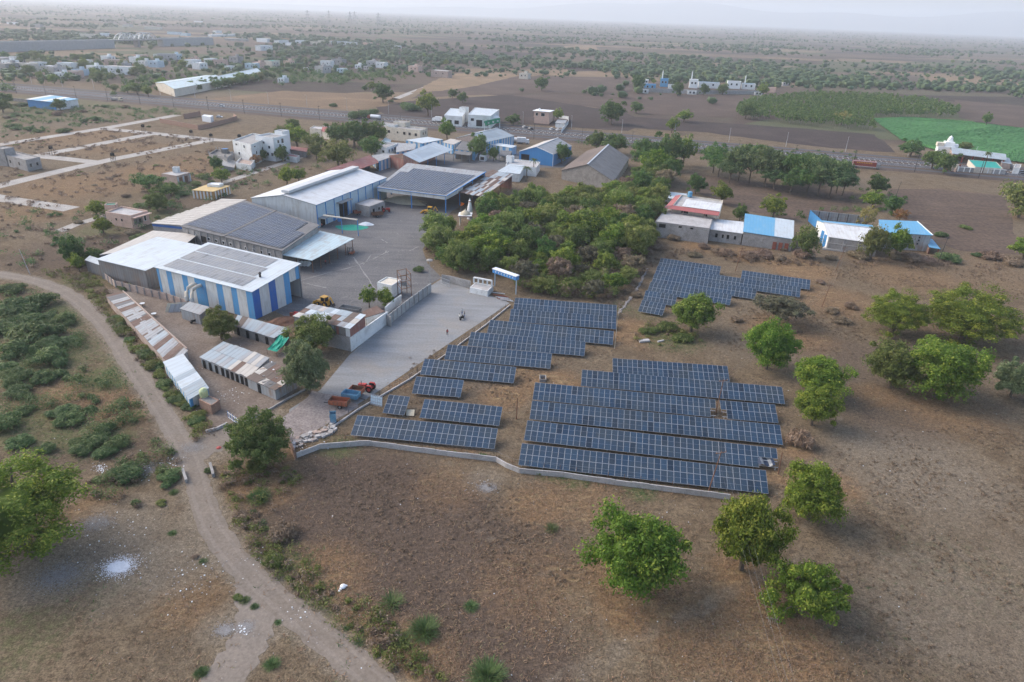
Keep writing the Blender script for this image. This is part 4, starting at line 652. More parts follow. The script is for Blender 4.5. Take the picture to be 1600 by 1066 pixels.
for k in range(6): p = lerp(C[0], C[1], .52 + .09 * k) + n0 * .08; T.part('board', MB().box((p.x, p.y, 4.5), (rnd.uniform(.6, 1.1), .06, 1.9), math.atan2((C[1] - C[0]).y, (C[1] - C[0]).x)), rnd.choice(['clad_rust', 'clad_steel', 'concrete_dark', 'white_panel']))
T = shed('brown_flat_roof', 'flat rust-brown roof behind the white entrance wall', 'shed', [(571, 496, 3.2), (601, 487, 3.2), (588, 478, 3.2), (566, 487, 3.2)], 'roof_rust', ('whitewash', 'concrete', 'concrete', 'concrete'), over=.05)
# booth and wall
T = flatbox('white_booth', 'white flat-roofed booth beside the transformer frame', 'booth', [(589, 441), (612, 446.5), (627, 436.5), (604, 432.5)], 3.6, 'whitewash', 'cream', .25)
def rail_frame(name, label, cat, px, h, mat='rust'):
    P = [G(*p) for p in px]; T = Thing(name, label, cat, P[0])
    for p in P: T.part('post', MB().bar((p.x, p.y, 0), (p.x, p.y, h), .16, .16), mat)
    for z in (h * .45, h * .72, h * .97):
        for i in range(len(P)): a, b = P[i], P[(i + 1) % len(P)]; T.part('crossarm', MB().bar((a.x, a.y, z), (b.x, b.y, z), .12, .12), mat)
    c = sum(P, Vector()) / len(P); T.part('transformer', MB().box((c.x, c.y, h * .45 + .7), (1.3, .9, 1.3)), 'steel_grey')
    for k in (-.4, 0, .4): T.part('insulator', MB().lathe((c.x + k, c.y, h * .45 + 1.35), [(.08, 0), (.1, .15), (.05, .3), (.09, .45)], 8), 'brick')
    return T
rail_frame('transformer_frame', 'rusty steel transformer structure beside the white booth', 'transformer', [(628, 470), (643, 466), (636, 458), (622, 461)], 7.0)
def wall_run(name, label, px, h, mat, seg=3.0, th=.18, post=None, cat='wall', jag=.03, cap=None):
    P = [G(*p) for p in px]; T = Thing(name, label, cat, P[len(P) // 2])
    for i in range(len(P) - 1):
        a, b = P[i], P[i + 1]; k = max(1, round((b - a).length / seg))
        for j in range(k):
            p, q = lerp(a, b, j / k), lerp(a, b, (j + 1) / k); z = h + rnd.uniform(-jag, jag); e = (q - p).normalized() * .012; T.part('wall_panel', polywall(MB(), [(p.x + e.x, p.y + e.y, 0), (q.x - e.x, q.y - e.y, 0), (q.x - e.x, q.y - e.y, z), (p.x + e.x, p.y + e.y, z)], inw(p, q), th), mat)
            if post: T.part('wall_post', MB().box((p.x, p.y, h / 2 + .08), (th + .14, th + .14, h + .16)), post)
            if cap: c = (p + q) / 2; d = q - p; T.part('coping', MB().box((c.x, c.y, h + .07), (d.length - .03, th + .12, .1), math.atan2(d.y, d.x)), cap)
    return T
wall_run('compound_wall', 'grey concrete block wall along the entrance road', [(608, 508), (640, 482), (674, 457)], 2.6, 'wall_grey', 2.4, .2, 'concrete')
wall_run('compound_wall', 'short grey wall closing the transformer plot', [(601, 506), (611, 511)], 2.6, 'concrete', 2.4, .2)
wall_run('booth_wall', 'pale wall between the white booth and the rusty frame', [(603, 494), (614, 484), (628, 474)], 2.4, 'whitewash', 3, .2)
wall_run('gate_wall', 'curving grey wall beside the white gate block', [(690, 441), (703, 443), (722, 448), (735, 451)], 2.2, 'concrete', 2.5, .2)
T = flatbox('gate_block', 'white gate block with four openings', 'gate', [(734, 449), (762, 455), (771, 446), (743, 441)], 1.6, 'whitewash', 'concrete_pale', .1); C = T.C
for k in range(5): p = lerp(C[3], C[2], k / 4); q = lerp(C[0], C[1], k / 4); T.part('pillar', MB().box((lerp(p, q, .3).x, lerp(p, q, .3).y, 2.6), (.4, .4, 1.5)), 'whitewash')
a, b = lerp(C[3], C[0], .3), lerp(C[2], C[1], .3); T.part('lintel', MB().bar((a.x, a.y, 3.4), (b.x, b.y, 3.4), .5, .3), 'whitewash')
T = Thing('iron_gate', 'blue-grey iron gate leaf standing at the curved wall', 'gate', G(696, 447))
a, b = G(689, 444), G(702, 449)
for z in (.2, 1.0, 1.9): T.part('rail', MB().bar((a.x, a.y, z), (b.x, b.y, z), .06, .08), 'galvanised')
for k in range(9): p = lerp(a, b, k / 8); T.part('bar', MB().bar((p.x, p.y, .1), (p.x, p.y, 2.0), .05, .05), 'galvanised')
# blue gantry sign
T = Thing('gate_gantry', 'blue name board on two posts across the entrance gate', 'sign', G(790, 452)); a, b = G(773, 447), G(806, 460)
a.z = b.z = 0
for p in (a, b): T.part('post', MB().bar((p.x, p.y, 0), (p.x, p.y, 4.4), .28, .28), 'sky_panel')
c, d = Vector((a.x - .3, a.y, 4.6)), Vector((b.x + .3, b.y, 4.6)); T.part('board', MB().bar(c, d, 1.2, 1.0), 'blue_paint'); T.part('board_cap', MB().bar(c + Vector((0, 0, .62)), d + Vector((0, 0, .62)), 1.6, .2), 'litter_white')
for k in range(7): p = lerp(c, d, .12 + .12 * k) + Vector((-.2, -.63, 0)); T.part('letter', MB().box(p, (.32, .04, .4), -.35), 'white_paint')
# pipe scrap by the gate
T = Thing('pipe_pile', 'pile of rusty red pipes on the ground beside the gate block', 'scrap heap', G(775, 462))
for k in range(12): p = G(768 + k * 1.3, 458 + k * .9 + rnd.uniform(-2, 2), .15 + .1 * (k % 3)); T.part('pipe', MB().tube([p, p + Vector((3.4, -1 + rnd.uniform(-.5, .5), 0))], .1, 6), rnd.choice(['rust_red', 'rust', 'galvanised']))
# low boundary walls of the solar field
wall_run('field_wall', 'low pale wall bending along the front of the solar field', [(464, 716), (500, 702), (560, 697), (580, 697), (640, 705), (700, 713), (775, 722), (790, 731), (812, 740), (880, 746), (960, 758), (1040, 768), (1100, 776), (1140, 781)], 1.0, 'concrete_pale', 2.5, .16, None, 'wall', .05)
wall_run('gate_end_wall', 'brick-edged wall stub at the front gate corner', [(463, 718), (446, 682)], 1.9, 'brick', 3, .25)
P = [G(*p) for p in ((515, 672), (560, 641), (640, 594), (700, 553), (760, 508), (797, 478))]; T = Thing('field_fence', 'low kerb with thin iron posts between the entrance road and solar field', 'fence', P[2])
for i in range(len(P) - 1):
    a, b = P[i], P[i + 1]; k = max(1, round((b - a).length / 3)); T.part('kerb', MB().bar((a.x, a.y, .15), (b.x, b.y, .15), .25, .4), 'concrete_pale')
    for j in range(k): p = lerp(a, b, j / k); T.part('fence_post', MB().bar((p.x, p.y, 0), (p.x, p.y, 1.5), .07, .07), 'steel_dark')
    for z in (.9, 1.35): T.part('fence_wire', MB().bar((a.x, a.y, z), (b.x, b.y, z), .025, .025), 'steel_grey')
P = [G(*p) for p in ((540, 690), (640, 698), (700, 706), (776, 715), (800, 727), (900, 742), (1000, 756), (1100, 770))]; T = Thing('front_fence', 'row of thin iron fence posts just inside the low pale wall', 'fence', P[3])
for i in range(len(P) - 1):
    a, b = P[i], P[i + 1]; k = max(1, round((b - a).length / 2.6))
    for j in range(k): p = lerp(a, b, j / k); T.part('fence_post', MB().bar((p.x, p.y, 0), (p.x, p.y, 1.5), .06, .06), 'rust')
    T.part('fence_wire', MB().bar((a.x, a.y, 1.3), (b.x, b.y, 1.3), .02, .02), 'steel_grey')
P = [G(*p) for p in ((966, 490), (962, 520), (960, 545))]; T = Thing('rear_fence', 'short wire fence at the right end of the rear solar rows', 'fence', P[1])
for i in range(7): p = lerp(P[0], P[2], i / 6); T.part('fence_post', MB().bar((p.x, p.y, 0), (p.x, p.y, 1.8), .09, .09), 'cream')
P = [G(*p) for p in ((966, 490), (985, 470), (1000, 445), (1012, 420))]; T = Thing('track_edge', 'line of stones along the path left of the far solar array', 'kerb', P[1])
for i in range(45): p = lerp(lerp(P[0], P[1], min(1, i / 20)), lerp(P[2], P[3], max(0, (i - 20) / 25)), i / 44); T.part('stone', MB().box((p.x + rnd.uniform(-.2, .2), p.y, .12), (rnd.uniform(.4, .9), .4, .25), rnd.uniform(0, 3)), 'rubble')
# front gate and culvert parapets
T = Thing('front_gate', 'white picket gate leaf at the dirt road entrance', 'gate', G(366, 664)); a, b = G(357, 654), G(374, 666)
for z in (.3, 1.3): T.part('rail', MB().bar((a.x, a.y, z), (b.x, b.y, z), .08, .1), 'white_paint')
for k in range(9): p = lerp(a, b, k / 8); T.part('bar', MB().bar((p.x, p.y, .1), (p.x, p.y, 1.6), .08, .06), 'litter_white' if k % 2 else 'blue_paint')
for lab, a, b in (('concrete parapet on the left side of the dirt road culvert', (286, 737), (292, 755)), ('concrete parapet on the right side of the dirt road culvert', (329, 728), (334, 746))): p, q = G(*a), G(*b); solo('culvert_parapet', MB().bar((p.x, p.y, .35), (q.x, q.y, .35), .4, .7), 'concrete', lab, 'parapet')
wall_run('road_kerb', 'low broken kerb wall at the front gate', [(322, 677), (340, 672), (356, 664)], .5, 'concrete_pale', 2, .3); wall_run('gate_kerb', 'thin kerb line between the shacks and entrance road', [(374, 666), (410, 648), (455, 622), (500, 598)], .35, 'concrete', 3, .25)
# rubble heap at the corner
T = Thing('rubble_heap', 'heap of broken concrete and stones at the low wall corner', 'rubble', G(480, 690))
for k in range(110): p = G(455 + rnd.uniform(0, 75), 694 + rnd.uniform(-8, 10) - 0, 0); p = G(455 + k * .65, 698 - k * .27 + rnd.uniform(-9, 6)); s = rnd.uniform(.2, .7); T.part('stone', MB().box((p.x, p.y, s * .3), (s * 1.3, s, s * .7), rnd.uniform(0, 3)), rnd.choice(['rubble', 'concrete_pale', 'brick_plaster', 'concrete']))
# ---- houses on the left
T = flatbox('pink_house', 'small pink flat-roofed house with a recessed porch', 'house', [(164, 331), (204, 337), (231, 329), (190, 322)], 4.4, 'pink_plaster', 'concrete_pale', .5); C = T.C
windows(T, C[0], C[1], [(.4, 2.4, .6, .8), (.62, 2.4, .6, .8)], None, 'pink_plaster'); windows(T, C[1], C[2], [(.35, 2.0, 3.6, 1.8)], None, 'pink_plaster', 'concrete_dark'); windows(T, C[1], C[2], [(.2, 2.0, .9, 1.2), (.45, 2.0, .9, 1.2), (.75, 2.2, .8, 1.6)], None, 'white_paint', 'black')
p = C[1] - inw(C[1], C[2]) * .6; q = C[2] - inw(C[1], C[2]) * .6; T.part('porch_slab', MB().bar((p.x, p.y, 3.7), (q.x, q.y, 3.7), 2.0, .2), 'pink_plaster'); T.part('porch_wall', MB().bar((p.x, p.y, .5), (q.x, q.y, .5), .2, 1.0), 'pink_plaster')
c = G(174, 323, 4.4); block_at(T, (c.x, c.y), 3.5, 3, .3, 4.0, 5.4, 'pink_plaster', 'green_net', .3)
T = shed('yellow_shed', 'yellow roofed shed with orange and white striped walls', 'shed', [(300, 297, 3.2), (333, 299.5, 3.2), (359, 290.5, 3.2), (325, 288, 3.2)], 'roof_yellow', (None, None, 'cream', 'cream'), over=.15); plain('ochre', (.42, .24, .09), .7)
striped(T, T.C[0], T.C[1], 0, 3.0, [(1, 0), (1, 1)] * 6, ('white_panel', 'ochre')); striped(T, T.C[1], T.C[2], 0, 3.0, [(1, 1), (1, 0)] * 6, ('white_panel', 'ochre'))
T = flatbox('white_cube_shed', 'small white box room behind the yellow shed', 'hut', [(323, 288), (342, 289), (349, 286), (331, 285)], 4.2, 'whitewash', 'white_paint', .2)
T = flatbox('brick_hut', 'small brick hut with pale slab roof and two doors', 'hut', [(252, 271), (276, 275), (297, 269.5), (272, 267)], 3.6, 'brick_plaster', 'concrete_pale', .12); doors(T, T.C[1], T.C[2], (.25, .65), 2.6, 1.6, 'rust'); c = G(276, 268.5, 3.6); block_at(T, (c.x, c.y), 2.4, 2.4, .2, 3.5, 5.6, 'whitewash', 'concrete', .2)
doors(T, T.C[1], T.C[2], (.05, .45, .95), 3.0, .4, 'sky_panel')
T = flatbox('tall_white_house', 'tall weathered white three-storey house with stepped front', 'house', [(363, 219), (392, 226), (424, 213), (395, 208)], 9.5, 'whitewash', 'concrete', .6); C = T.C
windows(T, C[0], C[1], [(.2, 8.0, 1.4, .6), (.62, 7.8, .8, 1.2), (.3, 4, 1.2, 1.2)], None, 'whitewash'); windows(T, C[1], C[2], [(.15, 8, 1.6, .5), (.2, 5, 1.2, 1.4), (.5, 5.4, 1.0, 1.8), (.75, 8, 1, 1.2)], None, 'whitewash')
c = G(425, 222, 8); CC = block_at(T, (c.x, c.y), 11, 10, R(-22), 0, 11.2, 'white_paint', 'concrete', .6); windows(T, CC[1], CC[2], [(.3, 9, 1.2, 1.4), (.6, 9, 1.4, 2.0)], None, 'whitewash'); windows(T, CC[0], CC[1], [(.2, 8, 1.2, 1.2), (.45, 8.4, .9, .9), (.72, 6.5, 1, 1.2), (.3, 4.5, 1.2, 1.4), (.6, 3.2, 1.4, 1.4), (.85, 3.2, 1.2, 1.4)], None, 'whitewash')
c = G(441, 211, 10); block_at(T, (c.x, c.y), 5, 5, R(-22), 0, 12.2, 'white_paint', 'concrete', .4); c = G(374, 213, 9.5); p = T.part('water_tank', MB().lathe((c.x, c.y, 9), [(.9, 0), (.9, 1.2), (.4, 1.5)], 12), 'black')
T = flatbox('half_built_house', 'grey unfinished house with blue tank beside the tall white house', 'house', [(326, 240), (355, 246), (366, 238), (338, 233)], 4.5, 'concrete', 'concrete_dark', .9); c = G(352, 236, 4.5); block_at(T, (c.x, c.y), 3, 3, .2, 3.6, 5.6, 'concrete_dark', 'blue_paint', .1)
for k in range(9): p = lerp(T.C[k % 4], T.C[(k + 1) % 4], rnd.random()); T.part('column_stub', MB().box((p.x, p.y, 4.9), (.35, .35, 1.2)), 'concrete')
T = flatbox('low_white_house', 'low white walled yard house in front of the tall white house', 'house', [(368, 254), (392, 258), (398, 250), (376, 246)], 2.8, 'whitewash', 'brick_plaster', .8)
p = G(355, 258); T = shed('grey_lean_roof', 'leaning grey sheet roof beside the low white yard house', 'hut', [(345, 258, 3.2), (366, 262, 1.2), (369, 252, 1.2), (350, 245, 3.2)], 'roof_cream', ('concrete', None, None, 'concrete'), over=.1)
T = flatbox('white_side_wall_house', 'small white lean-to block right of the tall white house', 'house', [(446, 243), (463, 246), (468, 243), (452, 240)], 2.6, 'whitewash', 'roof_red', .2)
T = flatbox('grey_plain_house', 'plain grey concrete house at the plot lane edge', 'house', [(0, 240), (40, 250), (62, 245), (24, 236)], 5.0, 'concrete', 'concrete', .5); C = T.C; windows(T, C[0], C[1], [(.35, 2.6, 1, 1.4), (.7, 2.6, 1, 1.2)], None, 'concrete'); windows(T, C[1], C[2], [(.25, 2.4, 1, 1.4), (.7, 2.4, 1, 1.2)], None, 'concrete'); c = G(8, 240, 5); block_at(T, (c.x, c.y), 6, 5, R(-15), 0, 7.6, 'concrete', 'concrete', .3)
wall_run('brick_enclosure', 'unfinished brick enclosure walls beside the highway', [(250, 192), (310, 203), (326, 200), (371, 188), (366, 184)], 2.6, 'brick', 5, .25); wall_run('dark_wall', 'dark brick wall at the rear of the unfinished enclosure', [(288, 186), (314, 181)], 3.0, 'brick', 6, .25)
T = flatbox('white_tent_room', 'white tarpaulin covered room inside the brick enclosure', 'hut', [(315, 181), (329, 183), (333, 180.5), (319, 179)], 3.4, 'litter_white', 'litter_white', .1)
T = flatbox('red_roof_house', 'cream house with a small red roof among the trees near the highway', 'house', [(484, 200), (502, 202), (508, 198), (490, 196.5)], 5, 'cream', 'concrete_pale', .4); T = shed('red_hip_roof', 'small red tiled roof beside the cream house', 'hut', [(503, 205, 4), (514, 207, 4), (518, 203, 4), (508, 202, 4)], 'roof_tile_red', ('cream',) * 4, 'gu', 2.2)
T = shed('low_red_shed', 'long low red sheet roof behind the tall white house', 'shed', [(450, 233, 3), (478, 237, 3), (480, 232, 3.2), (456, 229, 3.2)], 'roof_red', ('clad_grey',) * 4)
T = shed('aqua_small_shed', 'small pale blue roof beside the white office', 'shed', [(596, 222, 4), (605, 225, 4), (611, 219, 4.2), (602, 215, 4.2)], 'roof_aqua', ('whitewash',) * 4)
# ---- across the highway
T = Thing('white_villa', 'large white two-part building across the highway with green signboard', 'building', G(745, 192)); C = [G(*p, 8.0) for p in ((731, 179), (767, 181), (780, 171), (742, 168))]; blockparts(T, C, 8.0, 'whitewash', 'roof_pale', .3); windows(T, C[0], C[1], [(.2, 5, 2, 1.6), (.5, 3, 4, 4), (.8, 3, 3, 3)], None, 'whitewash')
C = [G(*p, 6.5) for p in ((694, 180), (722, 182), (730, 171), (704, 169))]; blockparts(T, C, 6.5, 'whitewash', 'roof_pale', .2); windows(T, C[0], C[1], [(.3, 2.5, 3, 2.4), (.7, 2.5, 3, 2.4)], None, 'whitewash')
c = G(725, 171, 8); block_at(T, (c.x, c.y), 5, 5, R(-19), 0, 9.5, 'whitewash', 'concrete', .3); p, q = G(757, 193, 5), G(781, 188, 5); T.part('signboard', MB().bar((p.x, p.y, 5), (q.x, q.y, 5), .3, 3.0), 'green_sign')
for t in (.2, .5, .8): c = lerp(p, q, t); T.part('sign_mark', MB().box((c.x, c.y - .25, 5), (2.2, .05, 1.0), -.2), 'white_paint')
for c in (p, q): T.part('sign_post', MB().bar((c.x, c.y, 0), (c.x, c.y, 5), .4, .4), 'white_paint')
T.part('forecourt_roof', MB().prism([(x.x, x.y) for x in (G(755, 187, 5), G(781, 184, 5), G(776, 180, 5), G(752, 183, 5))], 4.9, 5.2), 'white_paint')
T = flatbox('pink_white_house', 'small pink house with white slab roof across the highway', 'house', [(835, 183), (858, 185), (864, 180), (842, 178)], 4.0, 'pink_plaster', 'whitewash', .1); c = G(849, 178, 6); CC = block_at(T, (c.x, c.y), 11, 9, R(-19), 3.9, 8.0, 'pink_plaster', 'white_paint', .2); windows(T, CC[0], CC[1], [(.2, 6, 1.5, 1.8), (.6, 6, 2.5, 2)], None, 'whitewash'); c = G(843, 173, 8); T.part('water_tank', MB().lathe((c.x, c.y, 8), [(.7, 0), (.7, 1.4), (.3, 1.7)], 10), 'white_paint')
T.part('roof_slab', MB().prism([(x.x, x.y) for x in outline(CC, .8)], 8.05, 8.25), 'white_paint'); wall_run('white_plot_wall', 'white wall round the car yard of the pink house', [(877, 208), (888, 194), (888, 187), (868, 184)], 2.2, 'whitewash', 5)
T = shed('grey_car_shed', 'grey shed inside the white wall right of the pink house', 'shed', [(868, 192, 3), (882, 193, 3), (885, 188, 3), (872, 187, 3)], 'roof_grey', ('whitewash',) * 4)
for nm, lab, px, rf, wl in (('blue_roof_stall', 'shed with blue and white striped roof and blue front beside the highway', [(42, 155, 5), (86, 160, 5), (121, 155, 5.5), (78, 149, 5.5)], 'roof_blue', ('clad_blue', 'whitewash', 'whitewash', 'clad_grey')), ('long_blue_godown', 'long pale blue roofed godown at the village edge', [(243, 129, 6), (272, 139, 6), (355, 124, 6), (320, 118, 6)], 'roof_aqua', ('cream', 'cream', 'cream', 'cream')), ('far_blue_godown', 'second pale blue godown roof behind trees beyond the long one', [(330, 122, 6), (345, 125, 6), (408, 112, 6), (395, 108, 6)], 'roof_aqua', ('cream',) * 4)):
    T = shed(nm, lab, 'shed', px, rf, wl, 'gv' if 'godown' in nm else 'mono', 2.0, .5, flip=True)
    if nm == 'blue_roof_stall': sheets(T, sub(T.rq[0], 0, 0, 1, 1), 6, 1, ['roof_white', 'roof_blue'])
wall_run('brick_plot_wall', 'dark low wall of the roadside stall', [(20, 158), (60, 163)], 2.2, 'concrete_dark', 6)
# ---- right-hand farm buildings
T = flatbox('ruined_house', 'old grey plastered house with red tiled veranda roof and white roof sheets', 'house', [(1024, 346), (1109, 357), (1117, 330), (1045, 320)], 5.4, 'concrete', 'concrete_pale', .15); C = T.C; windows(T, C[0], C[1], [(.47, 4.6, .9, .5), (.68, 4.6, .9, .5), (.14, 4.2, 2.2, 1.2)], None, 'concrete_dark', 'black')
c = G(1085, 318, 6); CC = [G(1050, 326.5, 6.4), G(1124, 337, 6.4), G(1129, 318, 6.4), G(1064, 309, 6.4)]; blockparts(T, CC, 7.6, 'cream', 'concrete_pale', .5, 5.3); windows(T, CC[0], CC[1], [(.28, 6.3, 2.4, 1.7), (.72, 6.3, 1.2, 1.7)], None, 'cream', 'black')
a, b, n = CC[0], CC[1], -inw(CC[0], CC[1]); a = Vector((a.x, a.y, 7.7)); b = Vector((b.x, b.y, 7.7)); e = n * 2.4 + Vector((0, 0, -.8)); d = (b - a).normalized(); T.part('veranda_roof', MB().slab([a + e - d * 1.5, b + e, b, a], .1), 'roof_tile_red'); T.part('veranda_roof', MB().slab([CC[3] - d * 2.2 + Vector((0, 0, .5)), a + e - d * 2.4, a, CC[3] + Vector((0, 0, 1.2))], .1), 'roof_tile_red')
for k in range(5): p = lerp(a, b, .04 + .23 * k) + n * 2.2; T.part('veranda_post', MB().bar((p.x, p.y, 5.3), (p.x, p.y, 6.9), .2, .2), 'brick_plaster')
p = lerp(CC[0], CC[3], .02); T.part('roof_sheet', MB().slab([lerp(CC[0], CC[1], .2) + Vector((0, 0, 1.5)), CC[1] + Vector((0, 0, 1.5)), lerp(CC[1], CC[2], .55) + Vector((0, 0, 1.75)), lerp(lerp(CC[0], CC[3], .55), lerp(CC[1], CC[2], .55), .2) + Vector((0, 0, 1.75))], .08), 'roof_white')
c = G(1078, 305, 8); T.part('water_tank', MB().lathe((c.x, c.y, 7.4), [(.9, 0), (.9, 1.7), (.5, 2.0)], 12), 'roof_blue')
T = shed('blue_white_roof', 'small blue and white roof behind the ruined house', 'hut', [(1040, 309, 4), (1068, 312, 4), (1072, 303, 4.3), (1044, 300, 4.3)], 'roof_pale', ('whitewash',) * 4)
T = shed('white_roof_hut', 'grey hut with clean white roof between ruined house and blue roof', 'hut', [(1110, 358, 4.1), (1160, 364.5, 4.1), (1161, 347, 4.6), (1113, 342, 4.6)], 'roof_white', ('concrete', 'concrete', 'concrete', 'concrete'), over=.25); windows(T, T.C[0], T.C[1], [(.22, 2.2, .8, 1.4), (.42, 2.2, .6, 1.2), (.58, 2.2, .8, 1.4), (.8, 2.2, .7, 1.2)], None, 'concrete', 'black')
T = shed('blue_white_shed', 'shed with sky blue and pale roof and bare concrete wall', 'shed', [(1162, 362, 4.7), (1239, 373.5, 4.3), (1240, 345, 4.8), (1165, 334, 5.2)], 'roof_blue', ('concrete', 'concrete', 'concrete', 'concrete'), over=.2); q = T.rq[0]; T.part('roof_sheet', MB().slab([p + Vector((0, 0, .06)) for p in sub(q, .62, 0, 1, 1)], .05), 'roof_pale')
for t in (.66, .78, .9): p = lerp(T.C[0], T.C[1], t); T.part('door', MB().box((p.x, p.y - .16, 1.3), (1.2, .12, 2.6), -.4), 'rust_red')
T = shed('blue_gable_barn', 'barn with blue and white gable roof and blue door', 'barn', [(1295, 370, 4.4), (1372, 381, 4.4), (1362, 352, 4.4), (1277, 344, 4.4)], 'roof_white', ('concrete', 'concrete', 'concrete', 'whitewash'), 'gu', 2.0, .2, roof2='roof_blue'); C = T.C
for p in (lerp(C[0], C[3], .12), lerp(C[0], C[3], .35)): T.part('wall_panel', MB().box((p.x - .14, p.y, 2.1), (.14, 2.2, 4.2), .25), 'clad_blue')
for k in range(4): p = lerp(C[0], C[1], .02 + k * .3); T.part('pilaster', MB().box((p.x, p.y - .1, 2.1), (.3, .2, 4.2), -.4), 'concrete_pale')
p, q = C[0], C[1]; T.part('band', MB().bar((p.x, p.y - .1, 2.4), (q.x, q.y - .1, 2.4), .15, .2), 'concrete_pale')
T = Thing('sheet_compound', 'tall grey sheet fence with dark posts and blue end behind the gable barn', 'fence', G(1300, 345)); P = [G(1262, 340), G(1278, 352), ]; a, b = G(1262, 345), G(1352, 355); a2 = G(1280, 362)
for k in range(6): p, q = lerp(a, b, k / 6), lerp(a, b, (k + 1) / 6); T.part('fence_panel', polywall(MB(), [(p.x, p.y, 0), (q.x, q.y, 0), (q.x, q.y, 4.2), (p.x, p.y, 4.2)], inw(p, q), .06), 'clad_steel'); T.part('fence_post', MB().bar((p.x, p.y - .2, 0), (p.x, p.y - .2, 4.1), .2, .2), 'steel_dark')
for z in (1.2, 2.6, 3.8): T.part('fence_rail', MB().bar((a.x, a.y - .12, z), (b.x, b.y - .12, z), .08, .1), 'steel_grey')
T.part('fence_panel', polywall(MB(), [(a.x, a.y, 0), (a2.x, a2.y, 0), (a2.x, a2.y, 4.2), (a.x, a.y, 4.2)], inw(a, a2), .08), 'clad_blue')
T = shed('blue_roof_barn', 'grey sheet barn with a large sky blue roof', 'barn', [(1376, 362, 5.7), (1456, 367.5, 5.7), (1432, 346, 6.2), (1374, 343.5, 6.2)], 'roof_blue', ('clad_steel', 'clad_steel', 'clad_steel', 'clad_steel'), over=.2); windows(T, T.C[0], T.C[1], [(.78, 4.6, .4, .5), (.78, 3.6, .4, .5), (.77, 2.4, .4, .5)], None, 'steel_grey', 'black'); T.part('verge_trim', MB().bar(T.C[1] + Vector((.3, 0, .05)), T.C[2] + Vector((.3, 0, .05)), .3, .2), 'white_paint')
T = shed('blue_porch', 'small blue lean-to porch at the right end of the barn', 'shed', [(1452, 386, 2.4), (1469, 389, 2.2), (1457, 374, 2.4), (1447, 371, 3.2)], 'roof_blue', (None, None, None, 'brick'), over=.1, posts=[(0, .1), (0, .9), (1, .9)], postmat='rust_red'); solo('barn_apron', MB().prism([(p.x, p.y) for p in (G(1284, 390), G(1352, 398), G(1352, 393), G(1290, 385))], 0, .5), 'concrete_pale', 'pale concrete plinth in front of the gable barn', 'plinth')
# ---- roadside temple at the far right
T = Thing('temple_hall', 'white stepped temple front with long white roofed hall at the highway', 'temple', G(1500, 255)); C = [G(*p, 4.5) for p in ((1489, 240), (1571, 250), (1567, 242), (1484, 231))]
for k in range(4):
    P, Q = C[k], C[(k + 1) % 4]
    if k: T.part('wall', polywall(MB(), [(P.x, P.y, 0), (Q.x, Q.y, 0), (Q.x, Q.y, 4.4), (P.x, P.y, 4.4)], inw(P, Q)), 'brick_plaster')
O = outline(C, .5); e0, e1 = lerp(O[0], O[3], .55), lerp(O[1], O[2], .55); e0.z = e1.z = 6.2; T.part('roof', MB().slab([O[0], O[1], e1, e0], .12), 'roof_steel'); T.part('roof', MB().slab([O[2], O[3], e0, e1], .12), 'roof_white')
for k in range(6): p = lerp(C[0], C[1], .02 + k * .19); T.part('column', MB().bar((p.x, p.y, 0), (p.x, p.y, 4.4), .4, .4), 'maroon')
c = G(1474, 243)
for i, (dx, w_, h0, h1) in enumerate(((0, 9, 0, 5.5), (1.5, 5, 5.4, 8), (-3.5, 3.4, 5.4, 7.4), (5, 4.5, 3, 6.6), (2.4, 2.4, 7.9, 9.2))): T.part('tower_block', MB().box((c.x + dx, c.y + .4 * i, (h0 + h1) / 2), (w_, 6 - i * .7, h1 - h0), R(-19)), 'white_paint' if i != 2 else 'cream')
T.part('dome', MB().lathe((c.x + 2.4, c.y + 1.6, 9.1), [(.9, 0), (1.3, .5), (1.1, 1.3), (.4, 1.9), (.05, 2.4)], 16), 'white_paint', smooth=True)
T = Thing('green_roof_pavilion', 'low cream pavilion with teal green roof in the temple yard', 'pavilion', G(1545, 262)); C = [G(*p, 3.0) for p in ((1524, 261), (1567, 263.5), (1557, 253), (1513, 249.5))]; blockparts(T, C, 3.0, 'cream', 'teal_roof', .15)
T = Thing('temple_boundary', 'white framed grey boundary fence in front of the temple yard', 'fence', G(1530, 270)); a, b = G(1496, 268), G(1570, 273)
for k in range(8):
    p, q = lerp(a, b, k / 8), lerp(a, b, (k + 1) / 8); T.part('fence_panel', polywall(MB(), [(p.x, p.y, 0), (q.x, q.y, 0), (q.x, q.y, 2.2), (p.x, p.y, 2.2)], inw(p, q), .1), 'wall_grey'); T.part('fence_post', MB().bar((p.x, p.y - .15, 0), (p.x, p.y - .15, 2.6), .45, .4), 'white_paint')
T.part('coping', MB().bar((a.x, a.y, 2.35), (b.x, b.y, 2.35), .4, .25), 'white_paint'); T = Thing('temple_gate', 'pink and cream gate posts left of the temple fence', 'gate', G(1490, 266))
for x, mt in ((1479, 'rust_red'), (1488, 'cream'), (1494, 'cream'), (1497, 'rust_red')): p = G(x, 267); T.part('pillar', MB().bar((p.x, p.y, 0), (p.x, p.y, 3.4), .9, .9), mt)
a, b = G(1480, 263), G(1493, 269); T.part('gate_wall', MB().bar((a.x, a.y, .9), (b.x, b.y, .9), .3, 1.8), 'brick_plaster')
T = shed('temple_annex', 'grey lean-to at the right end of the temple hall', 'shed', [(1566, 254, 3.5), (1580, 256, 3), (1576, 247, 3.2), (1563, 245, 3.8)], 'roof_steel', ('brick_plaster',) * 4); T = flatbox('temple_store', 'small pale store right of the temple yard', 'hut', [(1584, 262), (1594, 263), (1596, 257), (1587, 256)], 3.2, 'whitewash', 'concrete', .2)
wall_run('temple_side_wall', 'white capped wall at the right side of the temple yard', [(1577, 262), (1590, 266)], 2.4, 'whitewash', 4)
